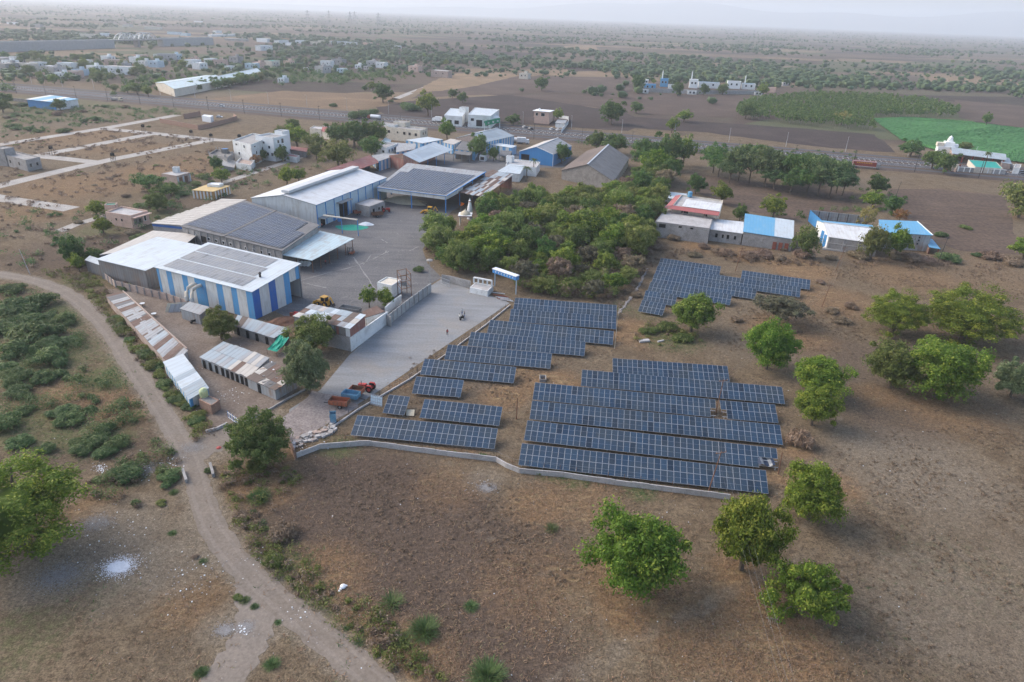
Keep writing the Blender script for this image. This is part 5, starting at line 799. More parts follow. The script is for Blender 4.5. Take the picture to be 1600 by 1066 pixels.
# ---- blue and white compound beyond the fields
wall_run('compound_front_wall', 'long pale wall in front of the blue and white compound', [(990, 143), (1080, 147), (1185, 148)], 4, 'wall_grey', 12)
for i, (lab, x, y, wd, hp, wl, rf) in enumerate((('bright blue block at the left end of the far compound', 1016, 138, 18, 10, 'sky_blue', 'blue_paint'), ('white block behind the bright blue block in the far compound', 1009, 129, 9, 8, 'whitewash', 'white_paint'), ('tall blue block with a white mast in the far compound', 1038, 133, 12, 14, 'sky_blue', 'blue_paint'), ('low white row with arched front in the far compound', 1055, 137, 20, 8, 'whitewash', 'concrete'), ('tall white tower block in the far compound', 1084, 135, 13, 15, 'white_paint', 'white_paint'), ('long white wing with blue roof in the far compound', 1108, 135, 32, 10, 'whitewash', 'roof_blue'), ('white stepped house in the far compound', 1147, 136, 20, 13, 'white_paint', 'concrete'), ('white house with dark front at the right end of the far compound', 1170, 137, 20, 10, 'whitewash', 'roof_blue'), ('low white hut at the right corner of the far compound', 1186, 146, 12, 5, 'whitewash', 'concrete'), ('low white front room beside the far compound wall', 1006, 143, 16, 6, 'whitewash', 'white_paint'), ('white roofed front room in the middle of the far compound', 1082, 145, 14, 6, 'whitewash', 'white_paint'))):
    if wl not in MT: plain('sky_blue', (.10, .33, .55), .7)
    c = G(x, y + 3); k = PXM(x, y + 3); T = Thing('compound_block', lab, 'building', c, 'far compound buildings'); CC = block_at(T, (c.x, c.y + 4), wd * k, 8, R(-10), 0, hp * k * .85, wl, rf, .4); windows(T, CC[0], CC[1], [(.3, hp * k * .5, 1.8, 2), (.7, hp * k * .5, 1.8, 2)], None, 'whitewash')
    if i in (2, 4, 7): T.part('mast', MB().lathe((c.x - wd * k * .3, c.y + 4, hp * k * .85), [(.6, 0), (.5, 6), (.7, 6.2), (.3, 7.5), (.05, 9)], 8), 'white_paint')
# ---- village
VH = [(8, 97, 20), (18, 100, 14), (45, 107, 22), (35, 112, 12), (80, 110, 16), (90, 113, 18), (108, 106, 20), (100, 119, 14), (118, 118, 16), (127, 114, 14), (72, 116, 10), (150, 108, 14), (182, 100, 22), (195, 103, 12), (160, 106, 10), (215, 95, 14), (222, 90, 12), (245, 101, 14), (262, 90, 20), (275, 89, 12), (302, 100, 18), (305, 92, 8), (313, 104, 14), (345, 100, 16), (395, 105, 14), (228, 99, 12), (60, 118, 12), (20, 107, 26), (190, 112, 36), (140, 55, 22), (165, 53, 10), (185, 58, 10), (208, 60, 30), (220, 55, 18), (245, 60, 10), (273, 50, 18), (290, 52, 12), (350, 53, 50), (290, 60, 40), (370, 60, 30), (200, 38, 12), (240, 42, 20), (412, 62, 16), (440, 65, 20), (455, 67, 14), (490, 66, 14), (508, 65, 16), (530, 66, 20), (548, 66, 16), (575, 68, 12), (413, 75, 24), (405, 102, 12), (426, 101, 16), (452, 98, 10), (478, 106, 6), (505, 110, 18), (512, 101, 14), (530, 98, 16), (535, 110, 10), (561, 103, 8), (575, 105, 8), (583, 101, 14), (597, 102, 12), (649, 109, 14), (690, 117, 24), (443, 125, 10), (135, 98, 12), (170, 92, 12), (62, 103, 14), (28, 93, 12), (330, 96, 12), (370, 94, 14), (360, 106, 10), (820, 119, 12), (250, 88, 10), (300, 62, 14), (120, 52, 14), (60, 38, 12), (20, 34, 14), (310, 31, 10), (355, 36, 14), (1225, 130, 8), (1205, 140, 10), (340, 48, 10), (620, 72, 10), (470, 64, 12)]
NEARV = {(649, 109): 'bright white cube house standing alone behind a round tree', (690, 117): 'low brick outbuilding beside the far village lane', (820, 119): 'lone white-roofed hut on the brown field edge', (505, 110): 'low pinkish house in front of the village trees', (530, 98): 'white two-roof house among the village trees', (45, 107): 'cream two-storey house at the left village end', (108, 106): 'cream house with flat roof in the middle of the village', (190, 112): 'long grey roofed shed in the village beside the godown', (350, 53): 'very long white roofed shed on the far plain', (405, 102): 'narrow cream house at the right end of the blue godown', (426, 101): 'house with a green roof beside the blue godown', (290, 60): 'long beige walled block beyond the rail bridge', (443, 125): 'tiny blue roofed kiosk on the dry plot', (413, 75): 'long low grey shed beyond the village trees', (200, 38): 'blue roofed shed far beyond the rail bridge'}
vmats = ['whitewash', 'whitewash', 'white_paint', 'cream', 'concrete_pale', 'pink_plaster', 'sky_panel', 'concrete']
for i, (x, y, wd) in enumerate(VH):
    wd *= 1.2; k = PXM(x, y + 3); c = G(x, y + 4); far = y < 75; h = min(7.5, max(3.0, wd * k * .55)) if not far else rnd.uniform(4, 7); rz = R(rnd.choice([-19, -19, -10, 71, 5]))
    lab = NEARV.get((x, y)) or ('small pale house far out on the hazy plain' if far else 'small flat-roofed house crowded among the village trees')
    T = Thing('village_house', lab, 'house', c, 'far plain houses' if far else 'village houses'); mt = rnd.choice(vmats); rf = rnd.choice(['concrete_pale', 'white_paint', 'concrete', 'roof_pale', 'roof_grey']); dpt = min(wd * k, 11)
    if (x, y) == (426, 101): rf = 'teal_roof'
    if (x, y) in ((443, 125), (200, 38)): rf = 'roof_blue'
    if (x, y) in ((350, 53),): rf, mt = 'white_paint', 'whitewash'
    if (x, y) in ((690, 117),): mt = 'brick_plaster'
    CC = block_at(T, (c.x, c.y), wd * k, dpt, rz, 0, h, mt, rf, .5 if wd < 30 else .05)
    if not far: windows(T, CC[0], CC[1], [(.3, h * .6, 1.2, 1.4), (.7, h * .6, 1.2, 1.4)], None, mt); block_at(T, (c.x + 1, c.y + 2), 3, 3, rz, h - .5, h + 2.2, mt, 'concrete', .1) if i % 2 else None
# ---- rail embankment and truss bridge
a, b = G(-80, 84), G(330, 70); rz = math.atan2((b - a).y, (b - a).x)
def bank(t0, t1, lab): p, q = lerp(a, b, t0), lerp(a, b, t1); T = Thing('rail_embankment', lab, 'embankment', (p + q) / 2); T.part('retaining_wall', MB().bar((p.x, p.y, 6), (q.x, q.y, 6), 12, 12), 'wall_grey'); T.part('parapet', MB().bar((p.x, p.y - 5.6, 12.5), (q.x, q.y - 5.6, 12.5), .5, 1.2), 'concrete_pale'); return T
bank(0, .535, 'long grey walled road embankment left of the truss bridge'); bank(.745, 1.0, 'grey walled embankment right of the truss bridge')
T = Thing('truss_bridge', 'white steel truss bridge joining the two grey embankments', 'bridge', lerp(a, b, .64)); p, q = lerp(a, b, .53), lerp(a, b, .75); T.part('deck', MB().bar((p.x, p.y, 11), (q.x, q.y, 11), 11, 1.6), 'concrete'); T.part('pier', MB().box((lerp(p, q, .5).x, lerp(p, q, .5).y, 5), (4, 10, 10), rz), 'concrete_dark'); d = (q - p).normalized(); nn = Vector((-d.y, d.x, 0))
for off in (-5, 5):
    for s0, s1 in ((.12, .5), (.5, .88)):
        for k in range(8):
            u0, u1 = lerp(s0, s1, k / 8), lerp(s0, s1, (k + 1) / 8); h0, h1 = 12 + 9 * math.sin(math.pi * k / 8) ** .6, 12 + 9 * math.sin(math.pi * (k + 1) / 8) ** .6; A, B = lerp(p, q, u0) + nn * off, lerp(p, q, u1) + nn * off
            T.part('top_chord', MB().bar((A.x, A.y, h0), (B.x, B.y, h1), .7, .9), 'galvanised'); T.part('diagonal', MB().bar((A.x, A.y, h0 if k % 2 else 12), (B.x, B.y, 12 if k % 2 else h1), .5, .6), 'galvanised')
            if k: T.part('hanger', MB().bar((A.x, A.y, 12), (A.x, A.y, h0), .5, .5), 'galvanised')
# ---- shrine in the trees
c = G(727, 350); T = Thing('small_shrine', 'small open shrine with red and white roof and white spire', 'shrine', c)
for x, y in ((-1.8, -1.8), (1.8, -1.8), (1.8, 1.8), (-1.8, 1.8)): T.part('pillar', MB().lathe((c.x + x, c.y + y, 0), [(.25, 0), (.2, .2), (.2, 2.8), (.28, 3)], 8), 'cream')
T.part('roof', MB().box((c.x, c.y, 3.3), (4.8, 4.8, .5)), 'whitewash'); T.part('roof_band', MB().box((c.x, c.y, 3.25), (5.0, 5.0, .2)), 'rust_red'); T.part('dome', MB().lathe((c.x, c.y, 3.5), [(1.9, 0), (1.6, .6), (.9, 1.1), (.3, 1.5), (.05, 2.0)], 16), 'grain'); c2 = G(734, 342); T.part('spire', MB().lathe((c2.x, c2.y, 0), [(1.0, 0), (1.0, 3), (.9, 4), (.6, 5.4), (.4, 6.4), (.5, 6.6), (.12, 7.2), (.05, 7.7)], 14), 'white_paint'); T.part('spire_cap', MB().lathe((c2.x, c2.y, 6.2), [(.45, 0), (.55, .25), (.3, .5)], 12), 'rust_red')
p = G(720, 348); T = Thing('saffron_flag', 'saffron flag on a pole beside the shrine', 'flag', p); T.part('pole', MB().bar(p, p + Vector((0, 0, 7.5)), .08, .08), 'steel_grey'); T.part('flag', MB().face([p + Vector((0, 0, 7.4)), p + Vector((-.2, .1, 5.9)), p + Vector((1.0, .3, 6.4)), p + Vector((1.3, .5, 6.9))]), 'saffron')
# ---- solar tables
for lab, tl, tr, kw in (('longest solar row of the field, nearest the low pale wall', (815.5, 692.5), (1196.7, 735), {}), ('solar row with a torn panel at its right end, second from the low pale wall', (824, 656.6), (1213.3, 700.3), {'skip': lambda i, j, n: j == 1 and i > .905 * n}), ('unbroken long solar row, third from the low pale wall', (831.6, 625.9), (1218.7, 664.1), {}), ('solar row ending left of the pole gap, fourth from the low pale wall', (836, 597.4), (1117.6, 624.2), {'skip': lambda i, j, n: j == 1 and i == n - 1}), ('short solar row right of the pole gap', (1124.5, 625.4), (1211, 632.2), {'skip': lambda i, j, n: j == 1 and i == 0}), ('solar row with a pole before its right part, second from the back', (909.6, 577.5), (1221.9, 604.6), {}), ('rearmost solar row of the right block', (957.2, 559.6), (1136.6, 572), {}),
    ('rearmost solar row of the left block, at the edge of the wood', (805, 465), (963.8, 476.8), {}), ('second solar row from the wood in the left block', (798.4, 482.7), (963, 494.5), {}), ('third solar row from the wood in the left block', (766, 499.7), (959.2, 517.5), {}), ('fourth solar row from the wood in the left block', (736, 518.5), (915, 533.9), {}), ('fifth solar row from the wood in the left block', (700, 538.3), (862.7, 552.3), {}), ('sixth solar row from the wood in the left block', (663.6, 560.3), (807, 573.5), {}), ('short nine-column solar row in the left block', (650.5, 588), (725, 594), {}), ('tiny four-column solar table beside the trailers', (607.8, 616.5), (640.9, 620), {}), ('mid-length solar row with darker panels at its upper left', (663.6, 623.6), (785.5, 635.8), {}), ('long front solar row of the left block above the bending wall', (558.5, 648.4), (778, 669.5), {}),
    ('rearmost table of the far solar array', (1032.5, 403.1), (1126.8, 416.3), {}), ('widest table of the far solar array', (1027.5, 415.5), (1251.5, 448.5), {}), ('third table of the far solar array', (1022.5, 427.7), (1182.5, 451.5), {}), ('fourth table of the far solar array behind the yellowish tree', (1016.5, 440.3), (1144, 460), {}), ('short fifth table at the left of the far solar array', (1009, 453.8), (1058.5, 461), {}), ('smallest front table of the far solar array', (1003.3, 468.8), (1041, 475.3), {}), ('upper right table of the far solar array', (1160, 422.3), (1266.5, 437.3), {})):
    solar_table(lab, tl, tr, **kw)
c = G(1196, 722, .9); T = Thing('torn_panel', 'torn solar panel sagging at the right end of the second row', 'solar panel', (c.x, c.y, 0)); mb = MB(); n = 6; P = [[c + Vector((-1.4 + 2.8 * u / n, -1.0 + 2.2 * v / n, .25 * math.sin(u * 1.3) + .3 * v / n - .1 * (u == n) + rnd.uniform(-.05, .05))) for u in range(n + 1)] for v in range(n + 1)]
for v in range(n):
    for u in range(n): mb.face([P[v][u], P[v][u + 1], P[v + 1][u + 1], P[v + 1][u]], m=0 if (u in (1, 4)) else 1)
T.part('sheet', mb, ['steel_grey', 'pv_roof'])
# ------------------------------------------------------------------ vegetation
def cubesphere(n=2):
    V, Fq = [], []
    for ax in range(3):
        for sg in (-1, 1):
            g = np.linspace(-1, 1, n + 1); i0 = len(V)
            for a in g:
                for b in g: p = np.zeros(3); p[ax] = sg; p[(ax + 1) % 3] = a * sg; p[(ax + 2) % 3] = b; V.append(p / np.linalg.norm(p))
            for i in range(n):
                for j in range(n): k = i0 + i * (n + 1) + j; Fq.append([k, k + n + 1, k + n + 2, k + 1])
    return np.array(V), np.array(Fq)
CS_V, CS_F = cubesphere(2)
def quadmesh(name, V, Fq, rn, mat):
    me = bpy.data.meshes.new(name); me.vertices.add(len(V)); me.vertices.foreach_set('co', np.asarray(V, dtype=np.float32).ravel()); me.loops.add(Fq.size); me.loops.foreach_set('vertex_index', Fq.astype(np.int32).ravel())
    me.polygons.add(len(Fq)); me.polygons.foreach_set('loop_start', np.arange(0, Fq.size, 4, dtype=np.int32)); me.update(calc_edges=True)
    at = me.attributes.new('rnd', 'FLOAT', 'FACE'); at.data.foreach_set('value', np.asarray(rn, dtype=np.float32)); me.materials.append(MT[mat]); return me
def unit(v): return v / (np.linalg.norm(v, axis=-1, keepdims=True) + 1e-9)
def leaves_on(cen, rad, n, size, rg, elong=1.0, droop=0.0, up=.25, flat=.85):
    "n leaf sprays over each of the lobes; returns vertices, quads, tone"
    m = len(cen) * n; c = np.repeat(cen, n, 0); r = np.repeat(rad, n)[:, None]; d = unit(rg.normal(size=(m, 3))); d[:, 2] = np.where(d[:, 2] < -.35, -d[:, 2], d[:, 2])
    p = c + d * r * (rg.uniform(.35, 1.25, (m, 1))) * np.array([1, 1, flat]); nrm = unit(d + rg.normal(size=(m, 3)) * .55 + np.array([0, 0, up])); t = unit(np.cross(nrm, rg.normal(size=(m, 3)))); b = np.cross(nrm, t)
    if droop: t = unit(t + np.array([0, 0, -droop])); b = unit(np.cross(nrm, t))
    s = size * rg.uniform(.6, 1.35, (m, 1)); L = t * s * elong; W = b * s * .55
    V = np.stack([p - L, p + W * .9 - L * .1, p + L, p - W * .9 - L * .1], 1).reshape(-1, 3); Fq = np.arange(m * 4).reshape(-1, 4)
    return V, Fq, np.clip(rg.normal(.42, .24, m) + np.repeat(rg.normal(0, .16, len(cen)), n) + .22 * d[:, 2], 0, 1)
CB_V, CB_F = cubesphere(5)
def make_crown(name, seed, mat, nl=18, n=300, size=.06, core=.6, zc=.78, rz=.5, spread=.72, lr=(.1, .24), bump_=.24, top=1.0, **k):
    "leaf sprays gathered on many small twig clumps over an uneven body"
    rg = np.random.default_rng(seed); ph = rg.uniform(0, 6.28, 8); w8 = rg.normal(size=(6, 3)) * 2.6
    def body(d): return 1 + bump_ * np.clip(sum(np.sin(d @ w8[i] + ph[i]) for i in range(6)) / 2.2, -1, 1)
    i = np.arange(nl); z = 1 - 2 * (i + .5) / nl; a = ph[7] + i * 2.39996; q = np.sqrt(1 - z * z); d = np.stack([q * np.cos(a), q * np.sin(a), z], 1) + rg.normal(0, .12, (nl, 3)); d = unit(d)
    rr = body(d) * rg.uniform(.62, 1.12, nl); cen = d * rr[:, None] * np.array([spread, spread, rz]) + np.array([0, 0, zc]); low = d[:, 2] < -.2; cen[low, 2] += rg.uniform(-.05, .18, low.sum())
    V, Fq, rn = leaves_on(cen, rg.uniform(*lr, nl) * (1 + .35 * (rg.random(nl) < .15)), n, size, rg, **k)
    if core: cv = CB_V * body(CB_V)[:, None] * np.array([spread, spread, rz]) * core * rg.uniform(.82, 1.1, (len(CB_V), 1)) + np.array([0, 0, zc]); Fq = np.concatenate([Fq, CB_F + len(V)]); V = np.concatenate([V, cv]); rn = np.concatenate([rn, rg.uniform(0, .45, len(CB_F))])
    return quadmesh(name, V, Fq, rn, mat), cen
def make_trunk(seed, cen, r=.06, mat='bark', k=7, base_fork=.35):
    rg = random.Random(seed); mb = MB(); f = Vector((rg.uniform(-.04, .04), rg.uniform(-.04, .04), base_fork)); mb.tube([(0, 0, -.05), f * .5 + Vector((.02, 0, 0)), f], [r * 1.25, r, r * .85], 7)
    for i in range(min(k, len(cen))): c = Vector(cen[int(i * len(cen) / k)]); mid = lerp(f, c, .5) + Vector((0, 0, .06)); mb.tube([f, mid, c], [r * .6, r * .36, r * .14], 5)
    return mb.mesh('trunk', mat)
PROTO = {}
def proto(key, mats, seeds, **k):
    kt = k.pop('trunk', {}); PROTO[key] = []
    for s, mt in zip(seeds, mats): me, cen = make_crown('crown', s, mt, **k); PROTO[key].append((me, make_trunk(s, cen, **kt)))
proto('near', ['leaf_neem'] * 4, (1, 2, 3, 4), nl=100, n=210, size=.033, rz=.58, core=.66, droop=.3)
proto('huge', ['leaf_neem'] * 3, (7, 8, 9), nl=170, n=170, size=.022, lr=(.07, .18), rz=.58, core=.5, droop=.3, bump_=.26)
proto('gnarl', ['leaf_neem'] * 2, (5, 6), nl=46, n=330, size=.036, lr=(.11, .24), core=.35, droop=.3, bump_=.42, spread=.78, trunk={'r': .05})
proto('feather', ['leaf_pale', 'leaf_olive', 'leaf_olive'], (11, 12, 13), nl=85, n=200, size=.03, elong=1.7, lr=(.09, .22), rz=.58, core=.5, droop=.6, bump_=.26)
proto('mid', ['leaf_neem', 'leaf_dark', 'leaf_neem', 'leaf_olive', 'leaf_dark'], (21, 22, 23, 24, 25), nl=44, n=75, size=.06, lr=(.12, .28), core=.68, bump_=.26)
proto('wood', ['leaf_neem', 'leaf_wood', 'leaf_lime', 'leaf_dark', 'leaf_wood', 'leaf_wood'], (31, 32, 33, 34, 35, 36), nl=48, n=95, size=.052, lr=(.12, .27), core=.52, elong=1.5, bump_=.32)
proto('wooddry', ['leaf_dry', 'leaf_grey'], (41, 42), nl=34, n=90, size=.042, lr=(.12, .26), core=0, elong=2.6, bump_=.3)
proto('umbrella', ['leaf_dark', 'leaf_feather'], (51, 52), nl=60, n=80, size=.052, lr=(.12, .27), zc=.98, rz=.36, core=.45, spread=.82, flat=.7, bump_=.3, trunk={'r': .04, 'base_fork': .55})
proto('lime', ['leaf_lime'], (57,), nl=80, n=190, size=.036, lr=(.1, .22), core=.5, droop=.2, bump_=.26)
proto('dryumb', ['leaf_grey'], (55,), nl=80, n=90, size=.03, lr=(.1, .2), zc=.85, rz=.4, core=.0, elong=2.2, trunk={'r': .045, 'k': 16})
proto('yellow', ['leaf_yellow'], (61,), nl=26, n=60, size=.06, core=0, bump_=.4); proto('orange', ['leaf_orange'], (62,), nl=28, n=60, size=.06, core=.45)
def make_bush(name, seed, mat, n=420, size=.12, elong=2.6, spread=.8, h=.75, droop=.35):
    rg = np.random.default_rng(seed); nl = 12; a = rg.uniform(0, 6.28, nl); q = np.sqrt(rg.uniform(0, 1, nl)) * spread * .75; cen = np.stack([q * np.cos(a), q * np.sin(a), .12 + .33 * h * rg.uniform(.4, 1.4, nl) * (1.2 - q)], 1); V, Fq, rn = leaves_on(cen, rg.uniform(.22, .42, nl), n // nl * 2, size, rg, elong=elong, droop=droop, flat=.8); V[:, 2] = np.maximum(V[:, 2], .0); return quadmesh(name, V, Fq, rn, mat)
def make_tuft(name, seed, mat, n=800, ht=1.0):
    rg = np.random.default_rng(seed); V, Fq = [], []
    for i in range(n):
        a = rg.uniform(0, 6.28); el = rg.uniform(.1, 1.5); L = rg.uniform(.3, .8) * ht; d = np.array([math.cos(a) * math.cos(el), math.sin(a) * math.cos(el), math.sin(el)]); s = np.array([-math.sin(a), math.cos(a), 0]) * rg.uniform(.006, .013); b0 = np.array([math.cos(a), math.sin(a), 0]) * rg.uniform(0, .6); m = b0 + d * L * .55; e = b0 + d * L + np.array([0, 0, -.16 * L]); k = len(V); V += [b0 - s, b0 + s, m + s * 1.2, m - s * 1.2, e + s * .3, e - s * .3]; Fq += [[k, k + 1, k + 2, k + 3], [k + 3, k + 2, k + 4, k + 5]]
    return quadmesh(name, np.array(V), np.array(Fq), rg.uniform(0, 1, len(Fq)), mat)
BUSH = {'green': [make_bush('shrub', 71, 'leaf_feather', 2000, .045), make_bush('shrub', 72, 'leaf_feather', 2000, .045), make_bush('shrub', 73, 'leaf_feather', 1800, .05, 2.0)], 'dry': [make_bush('shrub', 75, 'leaf_dry', 1600, .045, 3.2), make_bush('shrub', 76, 'leaf_dry', 1500, .045, 3.2)], 'olive': [make_bush('shrub', 77, 'leaf_olive', 1600, .05), make_bush('shrub', 78, 'leaf_olive', 1600, .05)], 'tuft': [make_tuft('shrub', 81, 'leaf_feather'), make_tuft('shrub', 82, 'leaf_feather'), make_tuft('shrub', 83, 'leaf_feather', 300)]}
PH = 1.5
ORD = 'first second third fourth fifth sixth seventh eighth ninth tenth eleventh twelfth thirteenth fourteenth fifteenth sixteenth seventeenth'.split()
def put_tree(key, pos, Rr, Hh, label, group, variant=None, name='tree', cat='tree'):
    me, tr = PROTO[key][variant if variant is not None else rnd.randrange(len(PROTO[key]))]
    o = bpy.data.objects.new(name, None); col.objects.link(o); o.location = (pos[0], pos[1], 0); o.rotation_euler.z = rnd.uniform(0, 6.28); o.scale = (Rr, Rr * rnd.uniform(.92, 1.08), Hh / PH); tag(o, label, cat, group)
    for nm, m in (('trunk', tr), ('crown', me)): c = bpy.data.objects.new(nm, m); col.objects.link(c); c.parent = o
    return o
def tree_box(key, x0, y0, x1, y1, label, group=None, variant=None, name='tree', clear=.05):
    "a tree whose crown fills the given photo box"
    cx, cy = (x0 + x1) / 2, (y0 + y1) / 2; zc = 4.0
    for _ in range(6):
        g = G(cx, cy, zc); v = g - Vector((0, 0, CAMH)); s = v.dot(_f) / F; Rr = (x1 - x0) / 2 * s; dp = math.asin(-v.normalized().z); hv = (y1 - y0) / 2 * s
        hz = math.sqrt(max(hv * hv - (Rr * math.sin(dp)) ** 2, (.45 * Rr) ** 2)) / math.cos(dp); hz = min(hz, 1.1 * Rr); zc = hz * (1 + clear * 2)
    return put_tree(key, g, Rr * (1.16 if key == 'huge' else 1.04), (zc + hz) * 1.02, label, group, variant, name)
def put_bush(kind, x, y, wpx, label=None, group=None, hf=.8):
    k = PXM(x, y); Rr = wpx / 2 * k; c = G(x, y + wpx * .12); o = bpy.data.objects.new('shrub', rnd.choice(BUSH[kind])); col.objects.link(o); o.location = c; o.scale = (Rr, Rr * rnd.uniform(.85, 1.1), Rr * hf * rnd.uniform(.85, 1.15)); o.rotation_euler.z = rnd.uniform(0, 6.28); tag(o, label, 'shrub', group); return o
# named trees near the camera
for key, bx, lab, va in (('near', (924, 793, 1083, 940), 'broad round green tree alone in the foreground field', 0), ('near', (1110, 762, 1232, 906), 'dense tree covering the right end of the front solar row', 1), ('gnarl', (1203, 866, 1324, 974), 'sparse tree with separate leafy lobes, lowest at the right', 0), ('near', (1224, 724, 1322, 818), 'round tree on the path just right of the solar rows', 2), ('near', (1236, 553, 1330, 622), 'upper of two stacked trees right of the solar rows', 3), ('near', (1238, 600, 1312, 667), 'lower of two stacked trees right of the solar rows', 0), ('near', (1163, 500, 1246, 578), 'medium tree standing behind the solar rows on the right', 2), ('huge', (1400, 518, 1556, 632), 'widest spreading tree in the right-hand field', 0), ('feather', (1354, 532, 1446, 612), 'olive tree joined to the left side of the widest tree', 2), ('huge', (1356, 458, 1446, 525), 'rounded tree left behind the widest spreading tree', 1), ('huge', (1442, 452, 1588, 540), 'large tree right behind the widest spreading tree', 1), ('feather', (1550, 565, 1625, 625), 'drooping tree cut by the right photo edge', 0), ('lime', (1042, 455, 1126, 520), 'yellowish green tree in front of the far solar array', 0), ('dryumb', (1176, 456, 1268, 508), 'dry umbrella-shaped thorn tree right of the far solar array', 0), ('huge', (-85, 722, 124, 905), 'big bright green tree cut by the left photo edge', 2), ('feather', (350, 645, 455, 735), 'feathery olive tree at the front gate', 1), ('feather', (437, 535, 520, 620), 'tall drooping tree beside the scrap roof shack', 0), ('feather', (450, 494, 527, 555), 'olive tree in front of the rust-patched shed', 2), ('feather', (314, 484, 372, 533), 'round olive tree in the service yard', 1), ('mid', (560, 447, 592, 480), 'left one of two small trees beside the white booth', 0), ('mid', (586, 449, 618, 480), 'right one of two small trees beside the white booth', 2), ('mid', (88, 360, 132, 418), 'upright dark tree left of the pale roof shed', 1), ('mid', (126, 385, 162, 412), 'low branching tree at the corner of the pale roof shed', 1), ('mid', (108, 395, 134, 425), 'small light green tree beside the upright dark tree', 0), ('mid', (143, 337, 176, 366), 'bright tree in front of the pink house', 0), ('mid', (136, 313, 164, 338), 'tree behind the left corner of the pink house', 2), ('umbrella', (205, 272, 258, 300), 'wide flat-topped tree left of the brick hut', 0), ('feather', (225, 300, 262, 330), 'thin grey-green tree right of the pink house', 1), ('mid', (248, 284, 282, 306), 'dark bush-like tree beside the brick hut', 1), ('feather', (380, 717, 420, 745), 'low olive tree below the front gate tree', 2), ('mid', (695, 395, 719, 428), 'narrow tree at the edge of the yard below the wood', 0)):
    tree_box(key, *bx, lab, None, va, clear=-.2 if lab[:10] == 'big bright' else .0 if key in ('feather', 'huge') else .05)
for key, bx, lab, va in (('mid', (1238, 349, 1284, 405), 'tree in front of the blue and white roofed shed', 3), ('mid', (1344, 347, 1392, 410), 'left tree of the pair before the blue roof barn', 3), ('mid', (1382, 350, 1430, 406), 'right tree of the pair before the blue roof barn', 0), ('mid', (1354, 270, 1392, 304), 'round dark tree beside the highway right of the grove', 1), ('mid', (1562, 282, 1640, 338), 'large tree cut by the right edge beside the red field', 3), ('mid', (1578, 372, 1630, 405), 'low tree cut by the right edge below the red field', 0), ('mid', (1072, 270, 1107, 302), 'round tree behind the ruined house', 1), ('mid', (1110, 285, 1150, 318), 'tree pair right of the ruined house', 0), ('mid', (1145, 315, 1170, 348), 'dark tree behind the white roof hut', 1), ('mid', (1188, 305, 1234, 340), 'bushy tree behind the blue and white roofed shed', 0), ('yellow', (1338, 318, 1375, 358), 'pale yellow flowering tree at the sheet fence', 0), ('orange', (1395, 325, 1422, 346), 'orange flowering shrub-tree behind the blue roof barn', 0), ('mid', (1345, 298, 1385, 325), 'leafy tree behind the sheet fence', 0), ('mid', (1380, 302, 1415, 335), 'darker tree behind the blue roof barn', 1), ('yellow', (1304, 172, 1330, 194), 'yellow flowering tree in front of the plantation', 0), ('mid', (1405, 217, 1446, 243), 'dark round tree left of the temple', 1), ('mid', (1442, 232, 1478, 262), 'left roadside tree in front of the temple', 1), ('mid', (1460, 236, 1500, 270), 'right roadside tree in front of the temple', 1), ('mid', (1495, 222, 1522, 236), 'tree behind the temple hall roof', 3), ('mid', (1535, 176, 1552, 196), 'small lone tree above the green crop', 0), ('mid', (580, 128, 616, 158), 'large lone tree on the dry plot beyond the highway', 1), ('mid', (650, 143, 687, 179), 'tall bright tree beyond the highway left of the white villa', 0), ('mid', (698, 138, 717, 153), 'left small tree of a pair above the white villa', 1), ('mid', (713, 143, 732, 160), 'right small tree of a pair above the white villa', 1), ('mid', (835, 119, 859, 140), 'lone dark tree in the middle of the brown field', 1), ('mid', (934, 155, 981, 192), 'biggest tree in the brown fields beyond the highway', 1), ('mid', (983, 158, 1007, 176), 'round tree right of the biggest field tree', 1), ('mid', (1039, 183, 1063, 206), 'lower tree of the pair at the dark ploughed field', 0), ('mid', (1055, 172, 1084, 190), 'upper tree of the pair at the dark ploughed field', 0), ('mid', (1152, 158, 1182, 184), 'dark tree at the left corner of the plantation', 1), ('mid', (730, 206, 766, 248), 'tall yard tree between the works sheds', 1), ('mid', (761, 226, 782, 252), 'smaller yard tree right of the tall yard tree', 1), ('mid', (684, 186, 713, 218), 'tree behind the pale flat metal roof', 0), ('mid', (496, 218, 558, 262), 'large round light green tree behind the maroon roof', 3), ('mid', (864, 222, 894, 254), 'grey-green tree right of the bright blue shed', 1), ('mid', (862, 170, 882, 188), 'light tree right of the pink house across the highway', 0), ('mid', (985, 112, 1010, 146), 'tree at the left end of the far compound', 1), ('mid', (1048, 126, 1072, 148), 'tree between the blue and white blocks of the far compound', 1), ('mid', (1092, 130, 1110, 148), 'tree before the long white wing of the far compound', 1), ('mid', (1120, 130, 1140, 147), 'tree left of the white stepped house in the far compound', 1), ('mid', (1182, 130, 1204, 150), 'tree at the right end of the far compound', 0), ('mid', (788, 178, 816, 194), 'dark shrubby tree left of the pink house', 1)):
    tree_box(key, *bx, lab, None, va)
for w_, bx in zip(ORD, sorted(((440, 195, 486, 230), (470, 208, 512, 236), (505, 190, 545, 225), (525, 184, 580, 228), (560, 188, 606, 226), (560, 212, 600, 246), (480, 222, 506, 248), (425, 196, 455, 222), (446, 185, 470, 205)), key=lambda b: b[0] + b[2])): tree_box('mid', *bx, '%s tree from the left in the clump between tall white house and cream office' % w_, 'trees behind the maroon roof')
for w_, bx in zip(ORD, sorted(((400, 230, 418, 252), (428, 226, 452, 252), (325, 240, 348, 270)), key=lambda b: b[0] + b[2])): tree_box('mid', *bx, '%s small dark tree from the left at the tall white house' % w_, 'trees at the tall white house', 1)
tree_box('orange', 390, 240, 410, 258, 'orange flowering tree at the foot of the tall white house')
